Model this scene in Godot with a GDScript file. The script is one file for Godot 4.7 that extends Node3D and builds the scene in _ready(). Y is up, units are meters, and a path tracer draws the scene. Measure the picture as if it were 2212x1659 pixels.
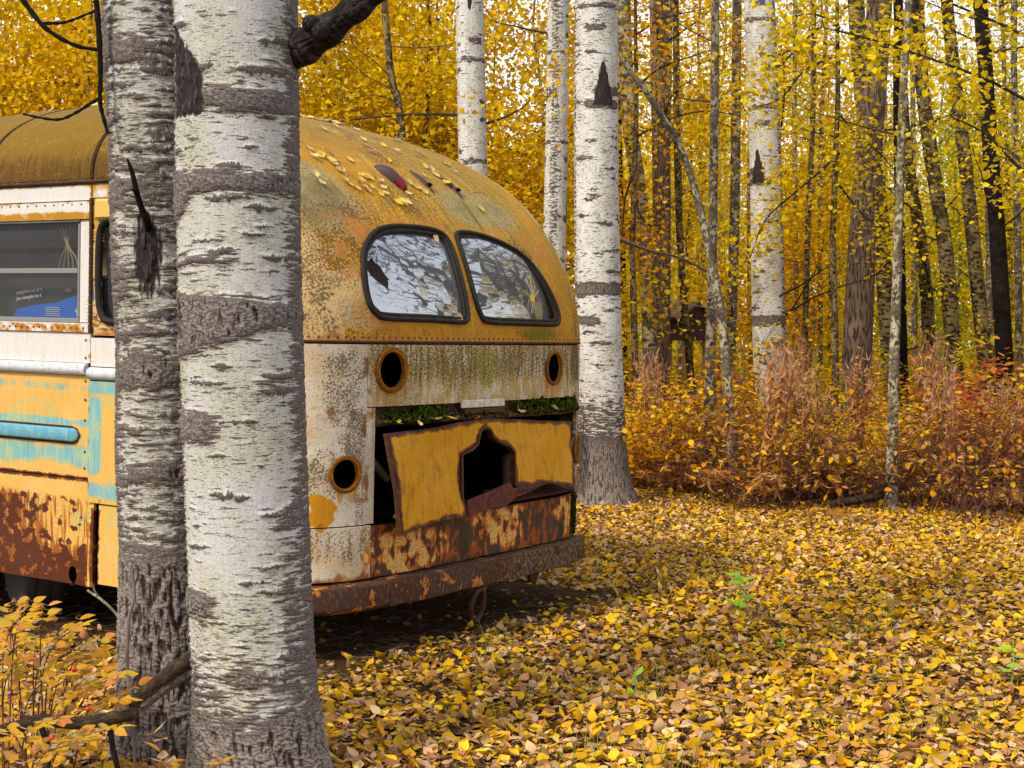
extends Node3D
# An old bus left to rust behind two aspens in an autumn wood. Metres, y up.

const FP := 3200.0      # focal length, in units of a frame 2212 wide and 1659 high
const EYE := 1.38
const HALF_W := 1.195   # the bus: half width, belt line, roof top
const BELT := 1.41
const TOP := 2.66
var pitch := atan((829.5 - 755.0) / FP)
var bus_at: Transform3D
var rng := RandomNumberGenerator.new()
var used := {}
var M := {}
var near_right: Coat
var near_left: Coat

# ---------------------------------------------------------------- mesh builder
class MB:
	var v := PackedVector3Array()
	var uv := PackedVector2Array()
	var c := PackedColorArray()
	var ix := PackedInt32Array()
	var tinted := false
	func vert(p: Vector3, t := Vector2.ZERO, col := Color.WHITE) -> int:
		v.append(p); uv.append(t); c.append(col)
		return v.size() - 1
	func tri(a: int, b: int, d: int) -> void:
		ix.append(a); ix.append(b); ix.append(d)
	func quad(a: int, b: int, d: int, e: int) -> void:
		tri(a, b, d); tri(a, d, e)
	func flat_quad(a: Vector3, b: Vector3, d: Vector3, e: Vector3) -> void:
		quad(vert(a, Vector2(0, 0)), vert(b, Vector2(1, 0)), vert(d, Vector2(1, 1)), vert(e, Vector2(0, 1)))
	func box(x: Transform3D, s: Vector3, bev := 0.0) -> void:
		# a box with chamfered edges: each face inset by bev, joined by slanted strips
		var h := s * 0.5
		var k := minf(bev, minf(h.x, minf(h.y, h.z)) * 0.9)
		var axes := [Vector3.RIGHT, Vector3.UP, Vector3.BACK]
		for a in 3:
			for sg in [-1.0, 1.0]:
				var n: Vector3 = axes[a] * sg
				var p: Vector3 = axes[(a + 1) % 3]
				var q: Vector3 = axes[(a + 2) % 3] * sg
				var hn := h[a]
				var hp := h[(a + 1) % 3] - k
				var hq := h[(a + 2) % 3] - k
				flat_quad(x * (n * hn - p * hp + q * hq), x * (n * hn + p * hp + q * hq), x * (n * hn + p * hp - q * hq), x * (n * hn - p * hp - q * hq))
				if k > 0.0:
					var m: Vector3 = axes[(a + 1) % 3]
					var r: Vector3 = axes[(a + 2) % 3]
					for s2 in [-1.0, 1.0]:
						var hm := h[(a + 1) % 3]
						var hr := h[(a + 2) % 3] - k
						var f: float = sg * s2
						flat_quad(x * (n * hn + m * s2 * (hm - k) + r * hr * f), x * (n * (hn - k) + m * s2 * hm + r * hr * f), x * (n * (hn - k) + m * s2 * hm - r * hr * f), x * (n * hn + m * s2 * (hm - k) - r * hr * f))
	func tube(pts: Array, rad: Array, sides: int, vlen := 1.0, urep := 1.0, cap := true, closed := false, col := Color.WHITE) -> void:
		var n := pts.size()
		if n < 2:
			return
		var side := Vector3.ZERO
		var base := v.size()
		var run := 0.0
		for i in n:
			var p: Vector3 = pts[i]
			var before: Vector3 = pts[(i - 1 + n) % n] if closed else pts[maxi(i - 1, 0)]
			var after: Vector3 = pts[(i + 1) % n] if closed else pts[mini(i + 1, n - 1)]
			var d := (after - before).normalized()
			if i == 0:
				side = d.cross(Vector3.UP if absf(d.y) < 0.9 else Vector3.FORWARD).normalized()
			else:
				side = (side - d * side.dot(d)).normalized()
				run += p.distance_to(pts[i - 1])
			var other := d.cross(side)
			var r: float = rad[mini(i, rad.size() - 1)]
			for s in sides + 1:
				var a := TAU * s / sides
				vert(p + (side * cos(a) + other * sin(a)) * r, Vector2(urep * s / sides, run / vlen), col)
		var rings := n if closed else n - 1
		for i in rings:
			var b0 := base + i * (sides + 1)
			var b1 := base + ((i + 1) % n) * (sides + 1)
			for s in sides:
				quad(b0 + s, b1 + s, b1 + s + 1, b0 + s + 1)
		if cap and not closed:
			for e in [0, n - 1]:
				var m := vert(pts[e], Vector2(0.5, 0.5), col)
				var b: int = base + e * (sides + 1)
				for s in sides:
					if e == 0:
						tri(m, vert(v[b + s], uv[b + s], col), vert(v[b + s + 1], uv[b + s + 1], col))
					else:
						tri(m, vert(v[b + s + 1], uv[b + s + 1], col), vert(v[b + s], uv[b + s], col))
	func grid(rows: Array, uvs: Array) -> void:
		var base := v.size()
		var w: int = rows[0].size()
		for j in rows.size():
			for i in w:
				vert(rows[j][i], uvs[j][i])
		for j in rows.size() - 1:
			for i in w - 1:
				var a := base + j * w + i
				quad(a, a + 1, a + w + 1, a + w)
	func extrude(poly: PackedVector2Array, depth: float, x: Transform3D) -> void:
		# a flat outline in xy given thickness along -z
		var t := Geometry2D.triangulate_polygon(poly)
		var ccw := not Geometry2D.is_polygon_clockwise(poly)
		var b := v.size()
		for p in poly:
			vert(x * Vector3(p.x, p.y, 0), p)
		var b2 := v.size()
		for p in poly:
			vert(x * Vector3(p.x, p.y, -depth), p)
		for i in range(0, t.size(), 3):
			var q0 := poly[t[i]]; var q1 := poly[t[i + 1]]; var q2 := poly[t[i + 2]]
			var cw := (q1 - q0).cross(q2 - q0) < 0.0
			var i1 := t[i + 1] if cw else t[i + 2]
			var i2 := t[i + 2] if cw else t[i + 1]
			tri(b + t[i], b + i1, b + i2)
			tri(b2 + t[i], b2 + i2, b2 + i1)
		for i in poly.size():
			var p0 := poly[i]; var p1 := poly[(i + 1) % poly.size()]
			var a := vert(x * Vector3(p0.x, p0.y, 0), p0); var e := vert(x * Vector3(p1.x, p1.y, 0), p1)
			var f := vert(x * Vector3(p1.x, p1.y, -depth), p1); var g := vert(x * Vector3(p0.x, p0.y, -depth), p0)
			if ccw:
				quad(a, g, f, e)
			else:
				quad(a, e, f, g)
	func mesh() -> ArrayMesh:
		var n := PackedVector3Array()
		n.resize(v.size())
		for i in range(0, ix.size(), 3):
			var a := ix[i]; var b := ix[i + 1]; var d := ix[i + 2]
			var f := (v[d] - v[a]).cross(v[b] - v[a])
			n[a] += f; n[b] += f; n[d] += f
		for i in n.size():
			n[i] = n[i].normalized() if n[i].length_squared() > 1e-20 else Vector3.UP
		var arr := []
		arr.resize(Mesh.ARRAY_MAX)
		arr[Mesh.ARRAY_VERTEX] = v
		arr[Mesh.ARRAY_NORMAL] = n
		arr[Mesh.ARRAY_TEX_UV] = uv
		if tinted:
			arr[Mesh.ARRAY_COLOR] = c
		arr[Mesh.ARRAY_INDEX] = ix
		var m := ArrayMesh.new()
		if v.size() > 0:
			m.add_surface_from_arrays(Mesh.PRIMITIVE_TRIANGLES, arr)
		return m

# ---------------------------------------------------------------- nodes and names
func numbered(called: String, parent: Node) -> String:
	var key := str(parent.get_instance_id()) + "/" + called
	var k: int = used.get(key, 0)
	used[key] = k + 1
	return called if k == 0 else "%s_%03d" % [called, k]

func tag(o: Node, label: String, category := "", group := "", kind := "") -> void:
	if label: o.set_meta("label", label)
	if category: o.set_meta("category", category)
	if group: o.set_meta("group", group)
	if kind: o.set_meta("kind", kind)

func thing(called: String, label: String, category: String, pos := Vector3.ZERO, group := "") -> Node3D:
	var o := Node3D.new()
	o.name = numbered(called, self)
	add_child(o, true)
	o.position = pos
	tag(o, label, category, group)
	return o

func part(parent: Node, called: String, m: Mesh, mat: Material, x := Transform3D.IDENTITY) -> MeshInstance3D:
	var o := MeshInstance3D.new()
	o.name = numbered(called, parent)
	o.mesh = m
	o.material_override = mat
	o.transform = x
	parent.add_child(o, true)
	return o

func scatter(parent: Node, called: String, m: Mesh, mat: Material, where: Array, tint: Array) -> MultiMeshInstance3D:
	var mm := MultiMesh.new()
	mm.transform_format = MultiMesh.TRANSFORM_3D
	mm.use_colors = true
	mm.mesh = m
	mm.instance_count = where.size()
	for i in where.size():
		mm.set_instance_transform(i, where[i])
		mm.set_instance_color(i, tint[i])
	var o := MultiMeshInstance3D.new()
	o.name = numbered(called, parent)
	o.multimesh = mm
	o.material_override = mat
	parent.add_child(o, true)
	o.set_meta("kind", "stuff")
	return o

func copy(o: Node3D, called: String, label: String) -> Node3D:
	var d: Node3D = o.duplicate()
	d.name = numbered(called, self)
	add_child(d, true)
	d.set_meta("label", label)
	return d

# ---------------------------------------------------------------- where things are
func sight(x: float, y: float) -> Vector3:
	var d := Vector3((x - 1106.0) / FP, -(y - 829.5) / FP, -1.0)
	var cs := cos(pitch); var sn := sin(pitch)
	return Vector3(d.x, d.y * cs + d.z * sn, -d.y * sn + d.z * cs)

func at(x: float, y: float, depth: float) -> Vector3:
	var r := sight(x, y)
	return Vector3(0, EYE, 0) + r * (depth / -r.z)

func seen_at(p: Vector3) -> Vector2:
	var q := p - Vector3(0, EYE, 0)
	var cs := cos(pitch); var sn := sin(pitch)
	var k := Vector3(q.x, q.y * cs - q.z * sn, q.y * sn + q.z * cs)
	return Vector2(1106.0 + FP * k.x / -k.z, 829.5 - FP * k.y / -k.z)

func rf(a: float, b: float) -> float:
	return rng.randf_range(a, b)

func lin(r: float, g: float, b: float) -> Color:
	return Color(r, g, b)

func smooth_path(p: Array, n: int) -> Array:
	# Catmull-Rom through the points, n steps a span
	var out := []
	for i in p.size() - 1:
		var a = p[maxi(i - 1, 0)]; var b = p[i]; var c = p[i + 1]; var d = p[mini(i + 2, p.size() - 1)]
		for k in n:
			var t := float(k) / n
			out.append(0.5 * ((2.0 * b) + (c - a) * t + (2.0 * a - 5.0 * b + 4.0 * c - d) * t * t + (3.0 * b - a - 3.0 * c + d) * t * t * t))
	out.append(p[p.size() - 1])
	return out

func smooth_loop(p: PackedVector2Array, n: int) -> PackedVector2Array:
	var out := PackedVector2Array()
	var m := p.size()
	for i in m:
		var a := p[(i - 1 + m) % m]; var b := p[i]; var c := p[(i + 1) % m]; var d := p[(i + 2) % m]
		for k in n:
			var t := float(k) / n
			out.append(0.5 * ((2.0 * b) + (c - a) * t + (2.0 * a - 5.0 * b + 4.0 * c - d) * t * t + (3.0 * b - a - 3.0 * c + d) * t * t * t))
	return out

func ring(cx: float, cy: float, rx: float, ry: float, n := 32) -> PackedVector2Array:
	var out := PackedVector2Array()
	for i in n:
		out.append(Vector2(cx + rx * cos(TAU * i / n), cy + ry * sin(TAU * i / n)))
	return out

# ---------------------------------------------------------------- computed textures: layers of paint, bark, rust
class Coat:
	var w: int
	var h: int
	var cv := PackedFloat32Array()   # r, g, b and height of every pixel
	func _init(ww: int, hh: int, col: Color, height := 0.5) -> void:
		w = ww; h = hh
		cv.resize(w * h * 4)
		for i in w * h:
			cv[i * 4] = col.r; cv[i * 4 + 1] = col.g; cv[i * 4 + 2] = col.b; cv[i * 4 + 3] = height
	func noise(sx: float, sy: float, sd: int, oct := 3) -> PackedByteArray:
		# fractal noise whose largest features are about sx by sy pixels
		var fr := minf(0.5, maxf(0.115, 1.0 / minf(sx, sy)))
		var gw := clampi(int(w / sx / fr), 8, w)
		var gh := clampi(int(h / sy / fr), 8, h)
		var f := FastNoiseLite.new()
		f.noise_type = FastNoiseLite.TYPE_SIMPLEX_SMOOTH
		f.seed = sd
		f.frequency = fr
		f.fractal_octaves = oct
		f.fractal_gain = 0.6
		var im := f.get_image(gw, gh)
		if gw != w or gh != h:
			im.resize(w, h, Image.INTERPOLATE_CUBIC)
		return im.get_data()
	func zone(step: int, fn: Callable) -> PackedByteArray:
		# a slowly varying mask: fn(u, v) in 0..1 on a coarse grid
		var gw := maxi(2, w / step)
		var gh := maxi(2, h / step)
		var b := PackedByteArray()
		b.resize(gw * gh)
		for j in gh:
			for i in gw:
				b[j * gw + i] = int(clampf(fn.call((i + 0.5) / gw, (j + 0.5) / gh), 0.0, 1.0) * 255.0)
		var im := Image.create_from_data(gw, gh, false, Image.FORMAT_L8, b)
		im.resize(w, h, Image.INTERPOLATE_BILINEAR)
		return im.get_data()
	func lay(a: PackedByteArray, ka: float, b: PackedByteArray, kb: float, lo: float, hi: float, c1: Color, c2: Color, mixer: PackedByteArray, amount := 1.0, height := -1.0) -> void:
		# paint where ka*a + kb*b passes from lo to hi; the colour goes from c1 to c2 with the mixer
		var k := 1.0 / (hi - lo)
		var j := 0
		var ra := ka / 255.0
		var rb := kb / 255.0
		var dr := (c2.r - c1.r) / 255.0; var dg := (c2.g - c1.g) / 255.0; var db := (c2.b - c1.b) / 255.0
		var r1 := c1.r; var g1 := c1.g; var b1 := c1.b
		for i in w * h:
			var t := (a[i] * ra + b[i] * rb - lo) * k
			if t > 0.0:
				t = minf(t, 1.0) * amount
				var m := mixer[i]
				cv[j] += (r1 + dr * m - cv[j]) * t
				cv[j + 1] += (g1 + dg * m - cv[j + 1]) * t
				cv[j + 2] += (b1 + db * m - cv[j + 2]) * t
				if height >= 0.0:
					cv[j + 3] += (height - cv[j + 3]) * t
			j += 4
	func grain(a: PackedByteArray, tone: float, rise: float) -> void:
		# multiply the tone and add to the height with a noise
		var j := 0
		var kt := 2.0 * tone / 255.0
		var kr := rise / 255.0
		for i in w * h:
			var f := 1.0 - tone + a[i] * kt
			cv[j] *= f; cv[j + 1] *= f; cv[j + 2] *= f
			cv[j + 3] += (a[i] - 127) * kr
			j += 4
	func scars(n: int, l0: float, l1: float, flat: float, c1: Color, c2: Color, sd: int, where: Callable, height: float) -> void:
		# lens-shaped marks with ragged edges, long across the trunk
		var r := RandomNumberGenerator.new()
		r.seed = sd
		for k in n:
			var cx := r.randi() % w
			var cy := r.randi() % h
			var keep: float = where.call(float(cx) / w, float(cy) / h)
			if r.randf() > keep:
				continue
			var L := int(l0 + (l1 - l0) * pow(r.randf(), 2.2))
			var T := maxf(1.2, L * flat * r.randf_range(0.5, 1.3))
			var a := r.randf(); var b := r.randf()
			var tilt := r.randf_range(-0.08, 0.08)
			for i in L:
				var t := (i + 0.5) / L
				var e := pow(sin(PI * t), 0.6)
				a = clampf(a + r.randf_range(-0.35, 0.35), 0.1, 1.0)
				b = clampf(b + r.randf_range(-0.35, 0.35), 0.1, 1.0)
				var y0 := cy + int(tilt * (i - L * 0.5) - T * e * a)
				var y1 := cy + int(tilt * (i - L * 0.5) + T * e * b)
				var x := posmod(cx + i - L / 2, w)
				for y in range(y0, y1 + 1):
					var j := (posmod(y, h) * w + x) * 4
					var f := r.randf()
					var ed := 0.6 if y == y0 or y == y1 else 0.95
					cv[j] += (lerpf(c1.r, c2.r, f) - cv[j]) * ed
					cv[j + 1] += (lerpf(c1.g, c2.g, f) - cv[j + 1]) * ed
					cv[j + 2] += (lerpf(c1.b, c2.b, f) - cv[j + 2]) * ed
					cv[j + 3] += (height + 0.2 * f - cv[j + 3]) * ed
	func both(a: PackedByteArray, ka: float, b: PackedByteArray, kb: float, off: float) -> PackedByteArray:
		var o := PackedByteArray()
		o.resize(w * h)
		var c := off * 255.0
		for i in w * h:
			o[i] = clampi(int(a[i] * ka + b[i] * kb + c), 0, 255)
		return o
	func color() -> ImageTexture:
		var im := Image.create_from_data(w, h, false, Image.FORMAT_RGBAF, cv.to_byte_array())
		im.convert(Image.FORMAT_RGB8)
		return ImageTexture.create_from_image(im)
	func height_image() -> Image:
		var b := PackedByteArray()
		b.resize(w * h)
		for i in w * h:
			b[i] = int(clampf(cv[i * 4 + 3], 0.0, 1.0) * 255.0)
		return Image.create_from_data(w, h, false, Image.FORMAT_L8, b)

func skin_material(s: Coat, cm: float, rough: float, spec := 0.4) -> StandardMaterial3D:
	var m := StandardMaterial3D.new()
	m.albedo_texture = s.color()
	m.roughness = rough
	m.metallic_specular = spec
	if cm > 0.0:
		m.heightmap_enabled = true
		m.heightmap_texture = ImageTexture.create_from_image(s.height_image())
		m.heightmap_scale = cm
	return m

func plain(r: float, g: float, b: float, rough := 0.8, metal := 0.0, spec := 0.4) -> StandardMaterial3D:
	# r, g, b are linear base colours
	var m := StandardMaterial3D.new()
	m.albedo_color = Color(r, g, b).linear_to_srgb()
	m.roughness = rough
	m.metallic = metal
	m.metallic_specular = spec
	return m

func leaf_material(through: float) -> StandardMaterial3D:
	var m := StandardMaterial3D.new()
	m.vertex_color_use_as_albedo = true
	m.roughness = 0.6
	m.metallic_specular = 0.16
	m.backlight_enabled = true
	m.backlight = Color(through, through, through * 0.9).linear_to_srgb()
	return m

# ================================================================ the scene
func _ready() -> void:
	rng.seed = 20481
	# camera
	var cam := Camera3D.new()
	cam.name = "camera"
	cam.position = Vector3(0, EYE, 0)
	cam.rotation.x = -pitch
	cam.fov = rad_to_deg(2.0 * atan(829.5 / FP))
	cam.near = 0.05
	cam.far = 400.0
	add_child(cam)
	# sky, light and exposure
	var sm := ProceduralSkyMaterial.new()
	sm.sky_top_color = Color(0.70, 0.72, 0.76)
	sm.sky_horizon_color = Color(0.90, 0.885, 0.87)
	sm.sky_curve = 0.25
	sm.ground_bottom_color = Color(0.30, 0.26, 0.18)
	sm.ground_horizon_color = Color(0.6, 0.58, 0.5)
	sm.sun_angle_max = 40.0
	var sky := Sky.new()
	sky.sky_material = sm
	var env := Environment.new()
	env.background_mode = Environment.BG_SKY
	env.sky = sky
	env.tonemap_mode = Environment.TONE_MAPPER_LINEAR
	env.tonemap_exposure = 2.05
	env.sdfgi_enabled = true
	env.ssao_enabled = true
	env.ssil_enabled = true
	var we := WorldEnvironment.new()
	we.name = "world"
	we.environment = env
	add_child(we)
	var sun := DirectionalLight3D.new()
	sun.name = "sun"
	sun.light_energy = 0.62
	sun.light_angular_distance = 10.0
	sun.light_color = Color(1.0, 0.95, 0.86)
	sun.shadow_enabled = true
	sun.look_at_from_position(Vector3(-7, 10, 7), Vector3.ZERO)
	add_child(sun)

	var ang := deg_to_rad(56.7)
	var tl := deg_to_rad(1.54)
	var across := Vector3(cos(ang), 0, -sin(ang))
	var back := Vector3(sin(ang) * cos(tl), -sin(tl), cos(ang) * cos(tl))
	bus_at = Transform3D(Basis(across, back.cross(across), back), Vector3(-0.166, 0, -7.285))

	make_materials()
	make_ground()
	make_near_trees()
	make_standing_trees()
	make_far_trees()
	make_bus()
	make_box()
	make_understory()
	make_near_shrub()
	make_litter()
	make_roof_leaves()
	make_small_things()
	finish_labels()

func bump(x: float, a: float, b: float, soft: float) -> float:
	return smoothstep(a - soft, a + soft, x) * (1.0 - smoothstep(b - soft, b + soft, x))

func spot(x: float, y: float, cx: float, cy: float, rx: float, ry: float) -> float:
	return clampf(1.6 - 1.3 * sqrt(pow((x - cx) / rx, 2.0) + pow((y - cy) / ry, 2.0)), 0.0, 1.0)

func trunk_skin(w: int, h: int, sd: int, px_m: float, pale: Color, pale2: Color, dark: Color, dark2: Color, bands: Callable, black: Callable, dashes: float, marks := 1.0) -> Coat:
	var s := Coat.new(w, h, pale, 0.45)
	var wide := s.noise(px_m * 0.16, px_m * 0.03, sd, 6)
	var soft := s.noise(px_m * 0.3, px_m * 0.5, sd + 1, 3)
	var fine := s.noise(px_m * 0.012, px_m * 0.010, sd + 2, 2)
	var fibre := s.noise(px_m * 0.006, px_m * 0.09, sd + 3, 2)
	s.lay(soft, 1.0, fine, 0.3, 0.3, 0.95, pale2, pale2, fine)
	s.grain(fibre, 0.07, 0.02)
	var dash := s.noise(px_m * 0.034, px_m * 0.0055, sd + 4, 3)
	s.lay(dash, 1.0, soft, 0.3, 0.90 - dashes, 0.97 - dashes, dark, dark2, fine, 0.85, 0.35)
	var z := s.zone(8, bands)
	var long := s.noise(px_m * 0.075, px_m * 0.013, sd + 5, 5)
	s.lay(z, 0.55, long, 1.0, 0.93 - dashes * 0.6, 1.0 - dashes * 0.6, dark * 0.9, dark2, fine, 0.95, 0.62)
	var blob := s.noise(px_m * 0.026, px_m * 0.020, sd + 9, 3)
	s.lay(z, 0.45, blob, 1.0, 0.99 - dashes * 0.5, 1.05 - dashes * 0.5, dark, dark2, fine, 0.95, 0.66)
	var unit := px_m / 640.0
	var many := w * h / (1572864.0 * unit * unit)
	s.scars(int(9000 * many * marks), 5 * unit, 40 * unit, 0.10, dark * 0.8, dark2 * 0.9, sd + 20, func(u, v): return 0.5 + 0.5 * bands.call(u, v), 0.35)
	s.scars(int(1500 * many * marks), 24 * unit, 120 * unit, 0.14, dark * 0.85, dark2, sd + 21, func(u, v): return pow(bands.call(u, v), 1.1) * 1.3 + 0.12, 0.6)
	# a brown lip under each rough band, then the band itself, broken by upright cracks
	var ragged := s.both(wide, 0.7, long, 0.55, -0.12)
	s.lay(z, 1.0, ragged, 1.0, 0.90, 0.95, Color(0.42, 0.33, 0.27), dark2, fine, 0.8, 0.55)
	s.lay(z, 1.0, ragged, 1.0, 0.96, 1.06, dark, dark2, fine, 1.0, 0.72)
	var crack := s.noise(px_m * 0.02, px_m * 0.10, sd + 6, 3)
	var crust := s.noise(px_m * 0.02, px_m * 0.014, sd + 7, 3)
	s.lay(z, 1.0, crust, 0.9, 1.15, 1.5, Color(0.64, 0.61, 0.58), Color(0.50, 0.46, 0.44), fine, 0.85, 0.95)
	s.lay(z, 1.0, crack, 1.1, 1.54, 1.70, Color(0.16, 0.135, 0.125), Color(0.30, 0.21, 0.16), soft, 0.85, 0.36)
	var bz := s.zone(8, black)
	s.lay(bz, 1.0, crack, 0.7, 0.78, 1.05, Color(0.10, 0.085, 0.09), Color(0.24, 0.20, 0.21), crust, 1.0, 0.25)
	s.lay(bz, 1.0, crack, 0.9, 1.45, 1.6, Color(0.34, 0.28, 0.27), Color(0.26, 0.22, 0.22), fine, 0.8, 0.7)
	s.grain(fine, 0.10, 0.10)
	return s

func right_bands(u: float, v: float) -> float:
	var x := sin(TAU * (u - 0.5))      # -1 left edge, 1 right edge as seen
	var y := 755.0 - (2.8 - 2.9 * v - 1.38) / 0.001484
	var back := 0.75 if cos(TAU * (u - 0.5)) < 0.0 else 0.0
	var b := maxf(back * 0.6, 0.12)
	b = maxf(b, bump(y, 205, 268, 24) * smoothstep(-0.75, -0.4, x) * 0.72)
	b = maxf(b, bump(y, 150, 190, 24) * smoothstep(-0.2, 0.2, x) * 0.5)
	b = maxf(b, bump(y, 378, 432 + 55.0 * (1.0 - smoothstep(-0.9, -0.5, x)), 22) * 0.78)
	b = maxf(b, bump(y, 552, 588, 18) * (1.0 - smoothstep(0.0, 0.4, x)) * 0.58)
	b = maxf(b, bump(y, 642 + 12.0 * x, 742 - 40.0 * x, 26) * 0.85)
	b = maxf(b, bump(y, 800, 850, 15) * smoothstep(0.1, 0.6, x) * 0.52)
	b = maxf(b, bump(y, 885, 955, 24) * (1.0 - smoothstep(-0.6, 0.1, x)) * 0.85)
	b = maxf(b, bump(y, 1080, 1150, 20) * smoothstep(0.35, 0.8, x) * 0.6)
	b = maxf(b, bump(y, 1262, 1325, 22) * (1.0 - smoothstep(-0.7, -0.05, x)) * 0.85)
	b = maxf(b, smoothstep(1330, 1420, y) * 0.42 + smoothstep(1520, 1590, y + 40.0 * absf(x)) * 0.5)
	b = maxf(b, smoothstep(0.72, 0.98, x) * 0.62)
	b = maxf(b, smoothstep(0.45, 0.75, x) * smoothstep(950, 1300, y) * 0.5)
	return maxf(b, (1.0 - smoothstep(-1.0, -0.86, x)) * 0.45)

func right_black(u: float, v: float) -> float:
	var x := sin(TAU * (u - 0.5))
	var y := 755.0 - (2.8 - 2.9 * v - 1.38) / 0.001484
	var front := 1.0 if cos(TAU * (u - 0.5)) > 0.0 else 0.0
	return front * maxf(bump(y, 70, 268, 10) * bump(x, -1.0, -0.86 + 0.5 * smoothstep(70, 200, y), 0.1), bump(y, 650, 735, 12) * (1.0 - smoothstep(-0.95, -0.55, x)) * 0.7)

func left_bands(u: float, v: float) -> float:
	var x := sin(TAU * (u - 0.5))
	var y := 755.0 - (2.8 - 2.9 * v - 1.38) / 0.001594
	var b := 0.30
	for q in [[100, 165, 0.62, 0.3], [240, 300, 0.5, 0.6], [355, 385, 0.72, 0.2], [395, 465, 0.62, 0.5], [560, 640, 0.5, 0.5], [700, 735, 0.55, -0.4], [765, 840, 0.74, 0.2], [905, 945, 0.55, -0.2], [985, 1040, 0.70, 0.0]]:
		b = maxf(b, bump(y, q[0], q[1], 28) * (q[2] + 0.16 * sin(3.0 * x + q[3] * 9.0)))
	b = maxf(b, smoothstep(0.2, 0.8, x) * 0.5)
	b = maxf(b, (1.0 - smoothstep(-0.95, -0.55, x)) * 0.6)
	return maxf(b, smoothstep(1080, 1240, y) * 0.95)

func left_black(u: float, v: float) -> float:
	var x := sin(TAU * (u - 0.5))
	var y := 755.0 - (2.8 - 2.9 * v - 1.38) / 0.001594
	if cos(TAU * (u - 0.5)) < 0.0:
		return 0.0
	return maxf(spot(x, y, -0.02, 555, 0.36, 105), bump(y, 470, 610, 30) * bump(x, -0.1, 0.12, 0.08))

func birch_bands(u: float, v: float) -> float:
	# 5 m of trunk from the ground up, rough and dark at the foot
	var x := sin(TAU * (u - 0.5))
	var y := 5.0 * (1.0 - v)
	var b := 0.10
	for q in [[3.50, 3.58, -0.2, 0.8], [4.38, 4.42, 0.0, 1.0], [4.18, 4.24, 0.1, 0.5], [3.62, 3.70, -0.5, 0.7], [2.72, 2.75, 0.2, 0.4], [3.05, 3.09, 0.6, 0.4], [2.48, 2.51, -0.3, 0.4], [2.05, 2.09, -0.7, 0.4], [1.42, 1.46, 0.0, 0.5], [2.92, 2.94, -0.5, 0.25], [1.86, 1.98, -0.1, 1.2], [1.60, 1.68, 0.5, 0.5], [2.24, 2.27, -0.6, 0.3], [3.2, 3.23, 0.3, 0.3]]:
		b = maxf(b, bump(y, q[0], q[1], 0.03) * bump(x, q[2] - q[3], q[2] + q[3], 0.15) * 0.85)
	b = maxf(b, (1.0 - smoothstep(0.5, 0.78, y)) * 0.95)
	b = maxf(b, (1.0 - smoothstep(0.8, 1.25, y)) * 0.5)
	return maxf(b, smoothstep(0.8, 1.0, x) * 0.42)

func birch_black(u: float, v: float) -> float:
	var x := sin(TAU * (u - 0.5))
	var y := 5.0 * (1.0 - v)
	var tri := bump(y, 3.52, 3.92, 0.03) * (1.0 - smoothstep(-0.08, 0.1, absf(x + 0.28) - 1.1 * (3.97 - y)))
	return maxf(tri, spot(x, y, 0.9, 0.4, 0.5, 0.5) * 0.6)

func simple_bark(w: int, h: int, sd: int, c1: Color, c2: Color, dark: Color, dash: float, furrow: float) -> StandardMaterial3D:
	var s := Coat.new(w, h, c1, 0.5)
	var a := s.noise(w * 0.4, h * 0.12, sd, 4)
	var f := s.noise(5, 4, sd + 1, 2)
	s.lay(a, 1.0, f, 0.3, 0.3, 0.9, c2, c2, f)
	if dash > 0.0:
		var d := s.noise(w * 0.16, h * 0.012, sd + 2, 2)
		s.lay(d, 1.0, a, 0.4, 1.12 - dash, 1.2 - dash, dark, dark, f, 0.9, 0.4)
		var e := s.noise(w * 0.5, h * 0.035, sd + 4, 3)
		s.lay(e, 1.0, f, 0.25, 1.02 - dash, 1.08 - dash, dark, c2, f, 0.95, 0.7)
	if dash > 0.0:
		s.scars(500, 4, w * 0.3, 0.12, dark, c2 * 0.7, sd + 8, func(u, v): return 1.0, 0.5)
	if furrow > 0.0:
		var e := s.noise(w * 0.035, h * 0.05, sd + 3, 5)
		s.lay(e, 1.0, f, 0.35, 0.66, 0.92, dark, dark * 1.5, f, furrow, 0.1)
	s.grain(f, 0.16, 0.15)
	return skin_material(s, 1.2 if furrow > 0.0 else 0.4, 0.85, 0.3)

func dome_u(U: float) -> float:
	# across the bus, from the texture's U on the cap of the dome
	var t := (U - 0.12) / 0.76
	if t <= 0.2: return -HALF_W
	if t >= 0.8: return HALF_W
	var th := PI * (0.25 + 0.5 * (t - 0.2) / 0.6)
	return -HALF_W * cos(th) / pow(pow(absf(cos(th)), 4.551) + pow(sin(th), 4.551), 1.0 / 4.551)

func dome_y(V: float) -> float:
	return BELT + (TOP - BELT) * (1.0 - pow(V, 1.8))

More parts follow.
